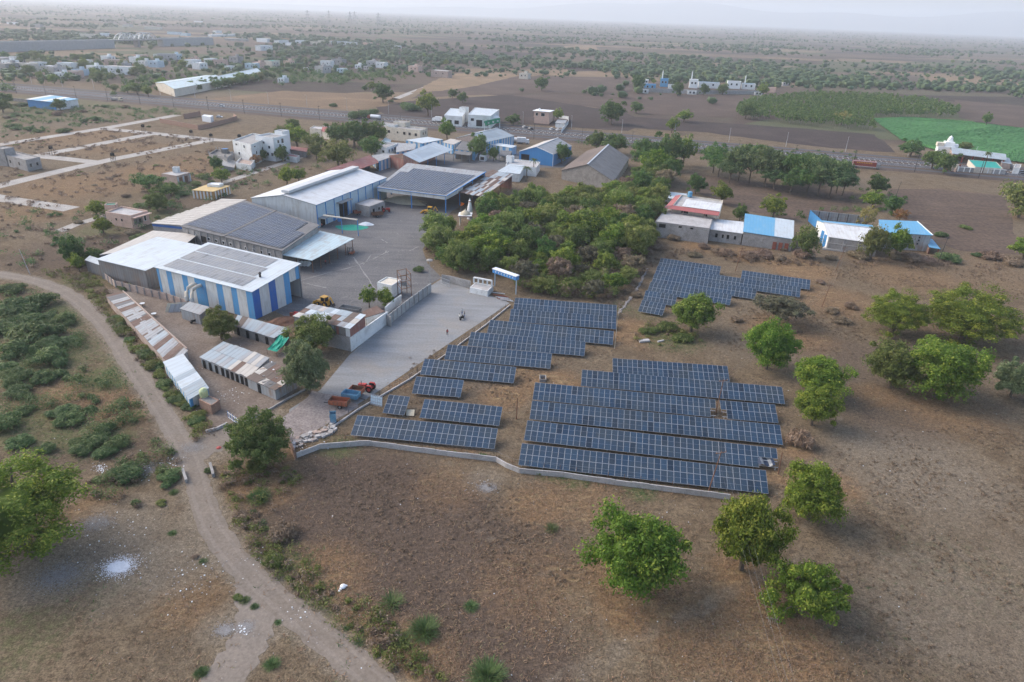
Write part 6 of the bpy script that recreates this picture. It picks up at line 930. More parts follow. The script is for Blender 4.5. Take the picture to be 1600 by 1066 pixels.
for w_, bx in zip(ORD, sorted(((432, 258, 462, 290), (450, 262, 482, 284), (330, 262, 360, 285)), key=lambda b: b[0] + b[2])): tree_box('mid', *bx, '%s bushy tree from the left beside the white warehouse roof' % w_, 'trees left of the warehouse', 0)
for w_, bx in zip(ORD, sorted(((1095, 226, 1140, 268), (1130, 228, 1185, 282), (1170, 232, 1230, 290), (1215, 240, 1270, 296), (1255, 245, 1315, 304), (1290, 250, 1336, 300), (1185, 262, 1240, 296), (1235, 262, 1295, 304), (1150, 240, 1200, 285), (1270, 262, 1330, 308), (1100, 240, 1150, 275), (1120, 250, 1165, 285), (1200, 245, 1260, 285), (1240, 238, 1300, 280), (1300, 268, 1340, 305), (1160, 225, 1215, 265), (1215, 270, 1260, 303)), key=lambda b: b[0] + b[2])): tree_box('umbrella', *bx, '%s flat-topped tree from the left in the grove beside the highway' % w_, 'grove beside the highway')
for w_, bx in zip(ORD, sorted(((985, 215, 1035, 262), (1020, 205, 1075, 262), (1050, 212, 1090, 258), (915, 204, 950, 232), (940, 208, 985, 240), (1000, 232, 1050, 280), (1030, 245, 1068, 285)), key=lambda b: b[0] + b[2])): tree_box('mid', *bx, '%s tall green tree from the left in the row beside the godown' % w_, 'trees beside the godown')
# the wood: crowded individuals
wp = [G(*p) for p in ((664, 392), (700, 352), (716, 352), (745, 345), (768, 332), (800, 326), (835, 325), (880, 322), (932, 314), (985, 292), (1030, 268), (1040, 290), (1030, 320), (1022, 350), (1012, 395), (985, 440), (960, 470), (905, 468), (850, 462), (812, 458), (790, 428), (740, 428), (695, 418))]
def inside(p, poly):
    c = False; j = len(poly) - 1
    for i in range(len(poly)):
        a, b = poly[i], poly[j]
        if (a.y > p[1]) != (b.y > p[1]) and p[0] < (b.x - a.x) * (p[1] - a.y) / (b.y - a.y) + a.x: c = not c
        j = i
    return c
spots = []; shr = G(727, 352)
for _ in range(9000):
    p = (rnd.uniform(-40, 80), rnd.uniform(165, 335))
    if inside(p, wp) and all((p[0] - q[0]) ** 2 + (p[1] - q[1]) ** 2 > 5.6 ** 2 for q in spots) and not (abs(p[0] - shr.x) < 7 and -20 < p[1] - shr.y < 7): spots.append(p)
    if len(spots) > 140: break
for p in spots:
    near = p[1] < 200; u = rnd.random(); key = 'wooddry' if u < (.22 if near else .12) else 'wood'
    lab = {'wooddry': 'brownish leafless tree crowded in the wood beside the yard', 'wood': 'leafy green tree crowded in the wood beside the yard'}[key]
    Rr = rnd.uniform(3.4, 6.0) * (.75 if near else 1); put_tree(key, p, Rr, Rr * rnd.uniform(1.4, 2.1), lab, 'trees of the wood')
for bx, lab, va in (((868, 326, 956, 386), 'largest bright green crown inside the wood', 0), ((972, 350, 1020, 404), 'bright green tree at the right edge of the wood', 4), ((688, 338, 716, 370), 'leafy tree left of the shrine', 0), ((740, 362, 800, 410), 'bright tree at the yard edge of the wood', 0), ((742, 318, 768, 345), 'tree right of the shrine', 3), ((690, 372, 740, 425), 'light green tree at the lower left corner of the wood', 4)): tree_box('wood', *bx, lab, None, va)
def mass(name, pts, mat, label, R0=(2.5, 6), hz=.75, nleaf=10, kind='stuff', cat='trees', ls=1.0, cs=1.0):
    rg = np.random.default_rng(5); n = len(pts); rr = R0[0] + (R0[1] - R0[0]) * rg.random(n) ** 1.8
    sc_ = CS_V[None] * (cs * rr[:, None, None] * rg.uniform(.6, 1.0, (n, len(CS_V), 1))) * np.array([1, 1, hz]); P = np.zeros((n, 3)); P[:, :2] = pts; P[:, 2] = rr * hz * .8; V1 = (sc_ + P[:, None]).reshape(-1, 3); F1 = (CS_F[None] + (np.arange(n) * len(CS_V))[:, None, None]).reshape(-1, 4); R1 = np.repeat(rg.uniform(0, 1, n), len(CS_F)) * .6 + rg.uniform(0, .4, len(F1))
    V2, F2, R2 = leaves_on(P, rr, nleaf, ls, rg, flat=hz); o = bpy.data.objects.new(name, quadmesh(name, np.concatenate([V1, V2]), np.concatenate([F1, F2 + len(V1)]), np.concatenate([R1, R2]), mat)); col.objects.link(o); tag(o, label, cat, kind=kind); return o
for mt, nm, lab, cnt in (('leaf_wood', 'undergrowth', 'tangled olive undergrowth filling the wood', 620), ('leaf_dry', 'dry_undergrowth', 'brown leafless brush filling gaps of the wood', 200)):
    pts = []
    while len(pts) < cnt:
        p = (rnd.uniform(-40, 80), 165 + 170 * rnd.random() ** 1.6)
        if inside(p, wp) and not (abs(p[0] - shr.x) < 5 and -12 < p[1] - shr.y < 5): pts.append(p)
    mass(nm, pts, mt, lab, (1.0, 2.6), .95, 130, ls=.2, cs=.02 if 'dry' in nm else .45)
# palms
def palm(x, y, h, label, r=2.6, nfr=16):
    c = G(x, y); T = Thing('palm_tree', label, 'palm', c); T.part('trunk', MB().tube([c, c + Vector((.15, 0, h * .5)), c + Vector((0, .1, h))], [.28, .2, .17], 8), 'bark'); mb = MB()
    for k in range(nfr):
        a = 2 * math.pi * k / nfr + rnd.uniform(-.2, .2); el = rnd.uniform(-.2, 1.0); L = r * rnd.uniform(.8, 1.1); d = Vector((math.cos(a), math.sin(a), 0)); s = Vector((-d.y, d.x, 0)); prev = None
        for j in range(5): t = j / 4; p = c + Vector((0, 0, h)) + d * L * t * math.cos(el * (1 - t * .3)) + Vector((0, 0, L * (math.sin(el) * t - .75 * t * t))); wd = .38 * (1 - t * .75); cur = (p - s * wd - Vector((0, 0, .12)), p, p + s * wd - Vector((0, 0, .12))); prev and (mb.face([prev[0], prev[1], cur[1], cur[0]]), mb.face([prev[1], prev[2], cur[2], cur[1]])); prev = cur
    T.part('crown', mb, 'leaf_olive')
palm(833, 275, 7.5, 'ragged palm standing before the bright blue shed'); palm(822, 284, 6.5, 'shorter palm in front of the low white house', 2.8); palm(1534, 272, 11, 'tall fan palm at the temple fence', 2.2, 22)
# shrubs
SL = 'feathery green thorn shrub on the rough ground left of the dirt road'
for x, y, wd in ((30, 480, 80), (60, 520, 90), (20, 545, 70), (80, 560, 70), (25, 585, 60), (60, 470, 60), (100, 500, 50), (5, 510, 60), (70, 590, 50), (30, 610, 50), (10, 660, 60), (100, 640, 55), (110, 655, 50), (30, 690, 50), (150, 685, 50), (130, 700, 45), (165, 670, 40), (185, 690, 45), (165, 705, 40), (20, 450, 50), (85, 535, 60), (45, 500, 50), (110, 530, 34), (5, 575, 50), (50, 545, 40), (70, 495, 40), (95, 585, 36), (40, 640, 34), (120, 690, 30), (75, 700, 34), (140, 640, 26)): put_bush('green', x, y, wd, SL, 'thorn shrubs left of the dirt road', .75)
for x, y, wd, lab, kd, hf in ((200, 738, 58, 'round dark green shrub beside the white litter', 'green', .8), (262, 745, 52, 'dark shrub at the left culvert parapet', 'green', .6), (325, 735, 16, 'small shrub on the right culvert parapet', 'green', .8), (612, 938, 48, 'upright green clump, topmost of the three near the lower road', 'tuft', 1.0), (663, 980, 58, 'widest upright green clump near the lower road', 'tuft', 1.0), (627, 998, 44, 'upright green clump left of the widest one', 'tuft', 1.0), (762, 1050, 66, 'bright green clump at the bottom edge', 'tuft', .9), (736, 945, 26, 'small spiky green plant in the brown field', 'tuft', .7), (862, 823, 28, 'grey-green clump in the field below the low wall', 'tuft', .8), (425, 1035, 30, 'green clump between the two road branches', 'tuft', .7), (315, 1048, 28, 'dark green clump beside the left road branch', 'tuft', .7), (425, 878, 40, 'yellowish bush at the roadside below the gate', 'olive', 1.0), (440, 830, 56, 'large dry bush at the roadside below the gate', 'dry', .9), (405, 775, 40, 'pale green grass clump at the roadside', 'tuft', 1.0), (1248, 690, 48, 'pale dry bush at the right end of the solar rows', 'dry', 1.2), (1305, 660, 0, '', 'dry', 1), (1040, 510, 44, 'olive bush in front of the yellowish tree', 'olive', .8), (1065, 528, 40, 'low olive bush behind the rear right solar row', 'olive', .7), (1015, 515, 36, 'grey bush left of the yellowish tree', 'olive', .7), (1482, 402, 44, 'blue-green thorn bush right of the blue porch', 'green', .8), (1527, 398, 22, 'small green bush beyond the blue-green thorn bush', 'green', .8), (1510, 355, 24, 'fallen green branch on the red ploughed field', 'olive', .7), (1470, 367, 22, 'round green bush on the red field near the barn', 'green', 1.0), (655, 422, 20, 'small bush at the lamp post', 'green', 1.0)):
    if wd: put_bush(kd, x, y, wd, lab, None, hf)
for w_, (x, y, wd) in zip(ORD, ((520, 157, 16), (560, 172, 36), (580, 168, 30), (610, 150, 12), (640, 160, 40))): put_bush('green', x, y + 8, wd, '%s dark roadside shrub from the left beyond the highway' % w_, 'roadside shrubs', .8)
for x, y, wd in ((1025, 385, 30), (1050, 372, 26), (1085, 398, 26), (1100, 385, 24), (1135, 395, 30), (1120, 392, 22), (1170, 400, 34), (1190, 396, 40), (1215, 402, 30), (1255, 398, 40), (1300, 402, 26), (1340, 398, 40), (1420, 402, 44), (1445, 405, 36), (1400, 400, 34), (1005, 392, 34), (995, 460, 26), (1015, 372, 34), (1550, 400, 40), (1580, 408, 40)): put_bush('dry', x, y, wd, 'dry brown brush along the farm building fronts', 'dry brush by the farm buildings', .8)
for x, y, wd in ((1300, 485, 30), (1330, 478, 26), (1315, 500, 34), (1240, 515, 26), (1280, 440, 20), (1150, 500, 24), (830, 505, 0), (1420, 470, 18), (1475, 468, 18), (1215, 430, 14), (1225, 388, 20)): wd and put_bush('dry', x, y, wd, 'low dry bush in the field right of the far solar array', 'dry bushes of the right field', .7)
for k in range(26): t = k / 25; x = lerp(178, 318, t); y = lerp(492, 668, t); put_bush('olive' if k % 3 else 'green', x + rnd.uniform(-12, 8), y + rnd.uniform(-8, 8), rnd.uniform(18, 34), 'scrubby bush on the bank between dirt road and service yard', 'bushes along the dirt road', .7)
for k in range(16): put_bush(rnd.choice(['olive', 'dry', 'green']), rnd.uniform(120, 250), rnd.uniform(405, 460) if k % 2 else rnd.uniform(330, 400), rnd.uniform(16, 32), 'mixed scrub bush left of the factory sheds', 'scrub left of the sheds', .7)
for k in range(22): put_bush(rnd.choice(['olive', 'dry', 'green', 'dry']), rnd.uniform(240, 480), 0, 0) if False else None
for k in range(20): x = rnd.uniform(180, 330); put_bush(rnd.choice(['olive', 'dry', 'green']), x, rnd.uniform(300, 345) - (x - 180) * .2, rnd.uniform(14, 30), 'scrub bush on the waste ground behind the sheds', 'scrub behind the sheds', .7)
for k in range(30): put_bush(rnd.choice(['green', 'green', 'dry']), rnd.uniform(0, 260), rnd.uniform(162, 205), rnd.uniform(8, 24), 'shrub on the rough plot between stall and lane', 'shrubs near the highway stall', .7)
for k in range(34): put_bush(rnd.choice(['dry', 'dry', 'olive']), rnd.uniform(0, 330), rnd.uniform(212, 300), rnd.uniform(5, 14), 'low dry tussock on the vacant plots', 'tussocks on the plots', .4)
for k in range(30):
    t = rnd.random(); i = rnd.choice([9, 10, 11, 12, 13, 14]); a, b = DR[i], DR[i + 1]; sd = rnd.choice([1, 1, -1]); put_bush(rnd.choice(['olive', 'dry', 'tuft', 'tuft']), lerp(a[0], b[0], t) + sd * rnd.uniform(46, 86) * (1 if sd > 0 else .8), lerp(a[1], b[1], t) + rnd.uniform(-10, 10), rnd.uniform(10, 28), 'low roadside weed clump along the lower dirt road', 'weeds along the lower road', .6)
for k in range(26): x = rnd.uniform(815, 1130); put_bush(rnd.choice(['tuft', 'olive', 'green']), x, 731 + (x - 811) * .118 + 4, rnd.uniform(7, 15), 'green weed between the front solar row and low wall', 'weeds under the solar rows', .8)
for k in range(18): x = rnd.uniform(560, 780); put_bush(rnd.choice(['tuft', 'olive', 'dry']), x, 683 + (x - 550) * .11 + 5, rnd.uniform(6, 13), 'weed in front of the left solar rows', 'weeds under the left solar rows', .8)
# field trees on the plain: about 150 individuals, the rest as one mass
ft = []
for k in range(40):
    y = 64 + 86 * rnd.random() ** 1.15; x = rnd.uniform(0, 1600); y += (x - 800) * .036 + 10
    if 590 < x < 1190 and 135 < y < 205: continue
    if x > 1140 and y > 140: continue
    ft.append((x, y))
for x, y in ft: s = PXM(x, y); g = G(x, y); Rr = rnd.uniform(3.2, 6.5); put_tree('mid', g, Rr, Rr * rnd.uniform(1.3, 1.8), 'scattered green tree on the plain beyond the highway', 'trees of the plain')
for k in range(34): x = rnd.uniform(0, 470); y = rnd.uniform(92, 132); g = G(x, y); Rr = rnd.uniform(3.5, 7.5); put_tree('mid', g, Rr, Rr * rnd.uniform(1.2, 1.6), 'green tree standing among the village houses', 'village trees')
for x, y in ((255, 132), (275, 140), (300, 136), (318, 134), (335, 130), (350, 130), (362, 128), (375, 126), (388, 123), (400, 121), (415, 118), (428, 118), (180, 138), (200, 140), (215, 142), (232, 145), (10, 160), (5, 170), (95, 168), (330, 133), (340, 134), (310, 138), (290, 140), (355, 131), (368, 127), (382, 126), (395, 124), (408, 121)): g = G(x, y + 6); Rr = rnd.uniform(4, 6.5); put_tree('mid', g, Rr, Rr * 1.5, 'green tree in the row before the long blue godown', 'trees before the godown')
pts = []
while len(pts) < 13000:
    d = 620 * math.exp(rnd.random() * 2.75); a = R(rnd.uniform(-43, 43)); p = (d * math.sin(a), d * math.cos(a)); h = math.sin(p[0] * .011 + 2 * math.sin(p[1] * .004)) + math.sin(p[1] * .006 + 1.3 * math.sin(p[0] * .003)) + .9 * math.sin((p[0] * .3 + p[1]) * .013)
    side = (p[0] - hwA.x) * hn.x + (p[1] - hwA.y) * hn.y
    if side < 230: continue
    if h + rnd.gauss(0, .55) > .55: pts.append(p)
mass('far_trees', pts, 'leaf_far', 'distant scattered trees and hedges fading over the hazy plain', (1.6, 7.5), .7, 12)
pts = []
for _ in range(500): x = rnd.uniform(420, 900); y = rnd.uniform(84, 118) + (x - 660) * .02; g = G(x, y); pts.append((g.x, g.y))
for _ in range(420): x = rnd.uniform(1180, 1600); y = rnd.uniform(92, 138) + (x - 1180) * .02; g = G(x, y); pts.append((g.x, g.y))
for _ in range(160): x = rnd.uniform(960, 1260); y = rnd.uniform(103, 130); g = G(x, y); pts.append((g.x, g.y))
for _ in range(260): x = rnd.uniform(0, 620); y = rnd.uniform(84, 130) - x * .02; g = G(x, y); pts.append((g.x, g.y))
mass('scrub_belt', pts, 'leaf_far', 'belt of dense green scrub beyond the village and fields', (1.2, 6), .6, 26, ls=.7)
pts = []
for _ in range(230): x = rnd.uniform(0, 480); y = rnd.uniform(88, 134) - max(0, x - 250) * .06; g = G(x, y); pts.append((g.x, g.y))
for _ in range(60): x = rnd.uniform(420, 640); y = rnd.uniform(100, 128); g = G(x, y); pts.append((g.x, g.y))
mass('village_greenery', pts, 'leaf_dark', 'bushes and small trees filling the gaps between village houses', (1.2, 5.5), .95, 80, ls=.6, cs=.7)
pl = [G(*p) for p in ((1152, 172), (1175, 160), (1260, 152), (1340, 152), (1440, 160), (1500, 176), (1490, 186), (1370, 184), (1362, 192), (1370, 207), (1290, 200), (1200, 192), (1150, 184))]; pts = []
while len(pts) < 1500:
    p = (rnd.uniform(150, 420), rnd.uniform(480, 760))
    if inside(p, pl): pts.append(p)
rg = np.random.default_rng(9); P = np.zeros((len(pts), 3)); P[:, :2] = pts; hh = rg.uniform(5.0, 7.5, len(pts)); C3 = np.concatenate([P + np.stack([0 * hh, 0 * hh, hh * f], 1) for f in (.5, .72, .92)]); V2, F2, R2 = leaves_on(C3, np.full(len(C3), 1.25), 12, .75, rg); me = quadmesh('plantation', V2, F2, R2, 'leaf_dark'); me.materials.append(MT['bark']); o = bpy.data.objects.new('plantation', me); col.objects.link(o); tag(o, 'dense plantation of slim green trees beside the crop field', 'plantation', kind='stuff')
mb = MB()
for p, h in zip(pts, hh):
    if rnd.random() < .5: mb.bar((p[0], p[1], 0), (p[0], p[1], h * .6), .16, .16)
o = bpy.data.objects.new('plantation_stems', mb.mesh('plantation_stems', 'dead_wood')); col.objects.link(o); o.parent = bpy.data.objects['plantation']; o['kind'] = 'stuff'
# loose scrub that nobody could count
def scrub(name, label, polys, n, mat, R0, nleaf=60, ls=.16, hz=.75):
    pts = []; PP = [[G(*p) for p in q] for q in polys]; lo = [(min(p.x for p in q), max(p.x for p in q), min(p.y for p in q), max(p.y for p in q)) for q in PP]; ar = [(b - a) * (d - c) for a, b, c, d in lo]; tot = sum(ar); tries = 0
    clump = [(rnd.uniform(-9, 9), rnd.uniform(-9, 9)) for _ in range(40)]
    while len(pts) < n and tries < n * 60:
        tries += 1; i = rnd.choices(range(len(PP)), ar)[0]; a, b, c, d = lo[i]; p = (rnd.uniform(a, b), rnd.uniform(c, d))
        if inside(p, PP[i]) and math.sin(p[0] * .31 + 2 * math.sin(p[1] * .17)) + math.sin(p[1] * .27 + p[0] * .11) + rnd.gauss(0, .8) > .1: pts.append(p)
    rg = np.random.default_rng(len(label)); P = np.zeros((len(pts), 3)); P[:, :2] = pts; rr = rg.uniform(*R0, len(pts)); P[:, 2] = rr * hz * .55; V, Fq, rn = leaves_on(P, rr, nleaf, ls, rg, elong=1.8, droop=.3, flat=hz); V[:, 2] = np.maximum(V[:, 2], 0); o = bpy.data.objects.new(name, quadmesh(name, V, Fq, rn, mat)); col.objects.link(o); tag(o, label, 'scrub', kind='stuff')
LEFT = [(0, 452), (60, 462), (110, 492), (150, 540), (190, 600), (225, 650), (262, 705), (150, 715), (120, 700), (0, 700)]; BANK = [(60, 425), (130, 415), (170, 455), (205, 500), (260, 570), (300, 640), (340, 672), (306, 690), (262, 630), (200, 545), (160, 490), (110, 445)]; WASTE = [(0, 330), (130, 335), (240, 320), (330, 300), (280, 330), (150, 400), (120, 425), (0, 415)]; BEHIND = [(230, 290), (300, 275), (420, 262), (500, 262), (400, 300), (300, 325), (250, 330)]; PLOTS = [(0, 225), (160, 200), (240, 208), (340, 220), (180, 250), (60, 245), (0, 300), (110, 268), (330, 225), (370, 240), (310, 285), (200, 300), (0, 345)]; ROADR = [(340, 745), (420, 720), (470, 745), (480, 800), (520, 880), (600, 960), (700, 1066), (640, 1066), (540, 990), (440, 910), (380, 850)]; ROADL = [(240, 700), (290, 715), (300, 770), (200, 800), (130, 770), (140, 720)]; FRONT = [(20, 165), (250, 168), (300, 178), (150, 198), (0, 218)]; ROW = [(985, 385), (1110, 392), (1240, 404), (1480, 410), (1600, 412), (1600, 425), (1480, 420), (1240, 416), (1100, 408), (1000, 405)]; MIDR = [(1000, 505), (1080, 520), (1110, 545), (1060, 548), (990, 535)]; WOODE = [(900, 468), (965, 470), (1015, 400), (1030, 330), (1040, 330), (1030, 400), (990, 460), (970, 485)]; HWN = [(900, 215), (1340, 240), (1340, 262), (900, 228)]
scrub('thorn_scrub', 'feathery grey-green thorn scrub spreading left of the dirt road', [LEFT, ROADL], 120, 'leaf_feather', (.6, 2.1), 170, .13)
scrub('green_scrub', 'green roadside scrub along the banks of the dirt road', [BANK, ROADR, MIDR], 300, 'leaf_olive', (.3, 1.2), 70, .11); scrub('dry_scrub', 'dry brown scrub along the road banks and field edges', [BANK, ROADR, ROW, MIDR, WOODE, ROADL], 420, 'leaf_dry', (.3, 1.3), 80, .11); scrub('waste_scrub', 'mixed scrub over the waste ground behind the sheds', [WASTE, BEHIND, FRONT], 420, 'leaf_feather', (.6, 2.2), 70, .2); scrub('waste_dry_scrub', 'brown scrub over the vacant plots and waste ground', [PLOTS, WASTE, BEHIND], 700, 'leaf_dry', (.4, 1.5), 50, .17, .5)
scrub('field_tufts', 'small dry tufts dotting the right-hand fields', [[(1270, 410), (1600, 425), (1600, 470), (1440, 450), (1290, 455)], [(1130, 480), (1350, 480), (1360, 560), (1250, 545), (1140, 550)], [(640, 560), (820, 500), (980, 520), (960, 560), (830, 590), (800, 680), (640, 640)], [(480, 730), (780, 740), (900, 900), (760, 1060), (660, 930), (560, 860)], [(1300, 680), (1600, 660), (1600, 1060), (1200, 1060), (1330, 850)]], 2600, 'leaf_dry', (.12, .45), 26, .07, .6)
scrub('village_edge_trees', 'dense low trees along the village edge and before the godowns', [[(150, 128), (250, 122), (262, 148), (180, 152)], [(320, 130), (440, 108), (455, 124), (340, 138)], [(0, 138), (40, 142), (30, 160), (0, 160)], [(420, 118), (620, 112), (700, 118), (560, 132), (430, 136)]], 150, 'leaf_dark', (1.5, 4.2), 90, .5, 1.0)
scrub('verge_scrub', 'low green scrub on the highway verge and fields behind the farm', [HWN, [(1330, 296), (1420, 300), (1440, 335), (1380, 345), (1320, 330)], [(1180, 340), (1330, 345), (1330, 330), (1180, 325)]], 160, 'leaf_dark', (.6, 1.8), 60, .22)
# dry grass, stones and litter on the near ground
rg = np.random.default_rng(21); n = 60000; a = rg.uniform(-.72, .72, n); d = 48 + 160 * rg.random(n) ** 1.5; X = d * np.sin(a); Y = d * np.cos(a)
fx = np.interp(X, gx, np.arange(nx)).astype(int); fy = np.interp(Y, gy, np.arange(ny)).astype(int); zz = zone[fy, fx]; keep = rg.random(n) < np.clip(.16 + .75 * zz[:, 0] + .7 * zz[:, 1] - 1.3 * zz[:, 2], .02, 1)
YP = [[G(*p) for p in q] for q in (((452, 640), (545, 556), (690, 436), (796, 474), (500, 668)), ((166, 452), (250, 452), (462, 560), (440, 632), (330, 668), (205, 492)), ((400, 470), (700, 480), (700, 330), (440, 330)))]
keep &= np.array([not any(inside((x, y), q) for q in YP) for x, y in zip(X, Y)]); X, Y = X[keep], Y[keep]; gz = zz[keep][:, 1]; m = len(X); K = 5; cx = np.repeat(X, K) + rg.normal(0, .16, m * K); cy = np.repeat(Y, K) + rg.normal(0, .16, m * K); h = rg.uniform(.05, .24, m * K); ang = rg.uniform(0, 6.28, m * K); wv = rg.uniform(.025, .075, m * K); lx = rg.normal(0, .24, m * K); ly = rg.normal(0, .24, m * K); c_, s_ = np.cos(ang) * wv, np.sin(ang) * wv; z0 = np.zeros(m * K)
V = np.stack([np.stack([cx - c_, cy - s_, z0], 1), np.stack([cx + c_, cy + s_, z0], 1), np.stack([cx + lx + c_ * .4, cy + ly + s_ * .4, h], 1), np.stack([cx + lx - c_ * .4, cy + ly - s_ * .4, h], 1)], 1).reshape(-1, 3); gg = np.repeat(gz, K)
isg = np.repeat(rg.random(m) < gz * .75, K); Fq = np.arange(len(V)).reshape(-1, 4)
for sel, mt, nm, lab in ((~isg, 'grass_dry', 'dry_grass', 'thin dry grass tufts over the open ground'), (isg, 'leaf_feather', 'green_weeds', 'small green weeds scattered over the open ground')):
    f = Fq[sel]; vv = V.reshape(-1, 4, 3)[sel].reshape(-1, 3); o = bpy.data.objects.new(nm, quadmesh(nm, vv, np.arange(len(vv)).reshape(-1, 4), rg.uniform(0, 1, len(f)), mt)); col.objects.link(o); tag(o, lab, 'grass', kind='stuff')
mb = MB()
for k in range(1100):
    a, d = rg.uniform(-.7, .7), 50 + 110 * rg.random() ** 1.3; s = rg.uniform(.03, .11); mb.box((d * math.sin(a), d * math.cos(a), s * .3), (s * 1.4, s, s * .7), rg.uniform(0, 3), 0 if k % 7 else 1)
for cx_, cy_, sp, nn in ((158, 732, 10, 150), (230, 735, 25, 120), (270, 720, 20, 90), (185, 830, 60, 120), (300, 900, 60, 130), (400, 880, 40, 60), (470, 960, 30, 60), (380, 560, 30, 60), (360, 620, 20, 80), (755, 760, 25, 60), (380, 985, 14, 70), (480, 690, 25, 60), (300, 590, 20, 40)):
    for k in range(nn * 2 // 3): p = G(cx_ + rnd.gauss(0, sp * .6), cy_ + rnd.gauss(0, sp * .35)); s = rnd.uniform(.04, .16); mb.box((p.x, p.y, s * .25), (s * 1.3, s, s * .5), rnd.uniform(0, 3), rnd.choice([0, 0, 1]))
o = solo('litter', mb, ['rubble', 'litter_white'], 'loose stones, paper and plastic litter strewn over the ground', 'litter', kind='stuff')
# ------------------------------------------------------------------ vehicles and machines
class Rig:
    "a thing built in its own frame: x forward, y left, z up"
    def __init__(s, name, label, cat, loc, rz, group=None): s.T = Thing(name, label, cat, loc, group); s.T.o.rotation_euler.z = rz; s.T.loc = Vector((0, 0, 0)); s.T.o.location = loc
    def box(s, name, c, sz, mat, rz=0, parent=None): return s.T.part(name, MB().box(c, sz, rz), mat, parent)
    def hull(s, name, prof, y0, y1, mat, parent=None, inset=0):
        "side profile (x, z) extruded across the width"
        mb = MB(); a = [(x, y0 + inset, z) for x, z in prof]; b = [(x, y1 - inset, z) for x, z in prof]; mb.face(a); mb.face(b[::-1])
        for k in range(len(prof)): j = (k + 1) % len(prof); mb.face([a[j], a[k], b[k], b[j]])
        return s.T.part(name, mb, mat, parent)
    def bar(s, name, a, b, w_, h, mat): return s.T.part(name, MB().bar(a, b, w_, h), mat)
    def wheel(s, x, y, r, w_=.22, rim='steel_grey'):
        o = s.T.part('wheel', MB().tube([(x, y - w_ / 2, r), (x, y + w_ / 2, r)], r, 16), 'rubber'); s.T.part('rim', MB().tube([(x, y - w_ / 2 - .01, r), (x, y + w_ / 2 + .01, r)], r * .55, 12), rim, o)
plain('faded_blue', (.13, .30, .42), .6, (.10, .24, .36), 1.2, (.22, .26, .28))
def car(label, x, y, rz, paint, group=None):
    g = Rig('car', label, 'car', G(x, y), rz, group); g.hull('body', [(-2, .35), (2, .35), (2.05, .7), (1.2, .88), (-1.95, .92), (-2.05, .6)], -.82, .82, paint); g.hull('cabin', [(-1.7, .9), (1.05, .87), (.45, 1.42), (-1.3, 1.45)], -.74, .74, 'glass_dark'); g.box('roof', (-.45, 0, 1.46), (1.7, 1.4, .06), paint)
    for a in (-1.25, 1.25):
        for b in (-.76, .76): g.wheel(a, b, .32)
    for b in (-.6, .6): g.box('headlight', (2.03, b, .68), (.06, .3, .14), 'litter_white')
plain('car_white', (.78, .79, .80), .3, bmp=0); plain('car_dark', (.05, .05, .06), .3, bmp=0); plain('car_silver', (.45, .46, .48), .35, metal=.4, bmp=0)
HD = math.atan2(hd.y, hd.x)
car('white car driving on the far lane of the highway', 347, 167, HD, 'car_white'); car('white car parked outside the brick enclosure', 343, 184, HD + .3, 'car_white'); car('dark car parked left in front of the pink house', 829, 203, HD + 1.2, 'car_dark'); car('silver car parked left of the dark car', 820, 200, HD + 1.2, 'car_silver'); car('white car parked in the pink house yard, left of two', 862, 203, HD + 1.3, 'car_white'); car('white car at the white wall, right of two', 872, 204, HD + 1.3, 'car_white'); car('pale car at the temple store', 1596, 271, HD, 'car_silver')
def truck(label, x, y, rz, cab, body, kind='box', L=7.0):
    g = Rig('truck', label, 'truck', G(x, y), rz); g.box('chassis', (0, 0, .85), (L + 2, .9, .25), 'steel_dark'); g.hull('cab', [(L / 2 - .9, .7), (L / 2 + 1.1, .7), (L / 2 + 1.15, 1.7), (L / 2 + .8, 2.7), (L / 2 - .9, 2.75)], -1.15, 1.15, cab); g.box('windscreen', (L / 2 + 1.02, 0, 2.05), (.2, 2.0, .7), 'glass_dark')
    if kind == 'tank': g.T.part('tank', MB().tube([(-L / 2 - .8, 0, 2.1), (-L / 2 - .6, 0, 2.1), (L / 2 - 1.2, 0, 2.1), (L / 2 - 1.0, 0, 2.1)], [.8, 1.15, 1.15, .8], 18), body)
    elif kind == 'open':
        g.box('bed', (-1, 0, 1.1), (L, 2.4, .2), body)
        for b in (-1.15, 1.15): g.box('side_board', (-1, b, 1.75), (L, .1, 1.1), body)
        g.box('tailboard', (-1 - L / 2, 0, 1.75), (.1, 2.4, 1.1), body); g.box('load', (-1, 0, 1.7), (L - .4, 2.1, .9), 'grain')
    else: g.box('cargo_body', (-1, 0, 2.35), (L, 2.45, 2.6), body)
    for a in (L / 2 + .2, -L / 2 - .2, -L / 2 + 1.0):
        for b in (-1.05, 1.05): g.wheel(a, b, .5, .3)
    return g
truck('white tanker truck on the highway', 585, 187, HD + math.pi, 'rust_red', 'car_white', 'tank', 7.5); truck('brown open truck on the highway beside the roadside stall', 183, 158, HD, 'grain', 'concrete', 'open', 7); truck('white van-bodied truck parked left of the white villa', 683, 191, HD + math.pi, 'car_white', 'car_white', 'box', 4.5); truck('dark canvas-covered truck in the rear works yard', 644, 259, R(60), 'olive_canvas', 'olive_canvas', 'box', 6)
for x, lab in ((722, 'grey truck parked under the flat grey roof'), (730, 'blue-cabbed truck beside it under the flat grey roof')): truck(lab, x, 247, R(70), 'blue_paint' if x > 725 else 'steel_grey', 'sky_panel', 'open', 4.5)
for x, y, lab in ((808, 224, 'white tanker parked left of the bright blue shed'), (817, 225, 'second white truck left of the bright blue shed'), (196, 70, 'lorry on the far embankment road')): truck(lab, x, y, HD + .2, 'car_white', 'car_white', 'tank' if x == 808 else 'box', 5) if y > 100 else None
g = truck('maroon-sided truck with yellow lettering on the highway', 1352, 263, HD, 'steel_grey', 'maroon', 'box', 11.5)
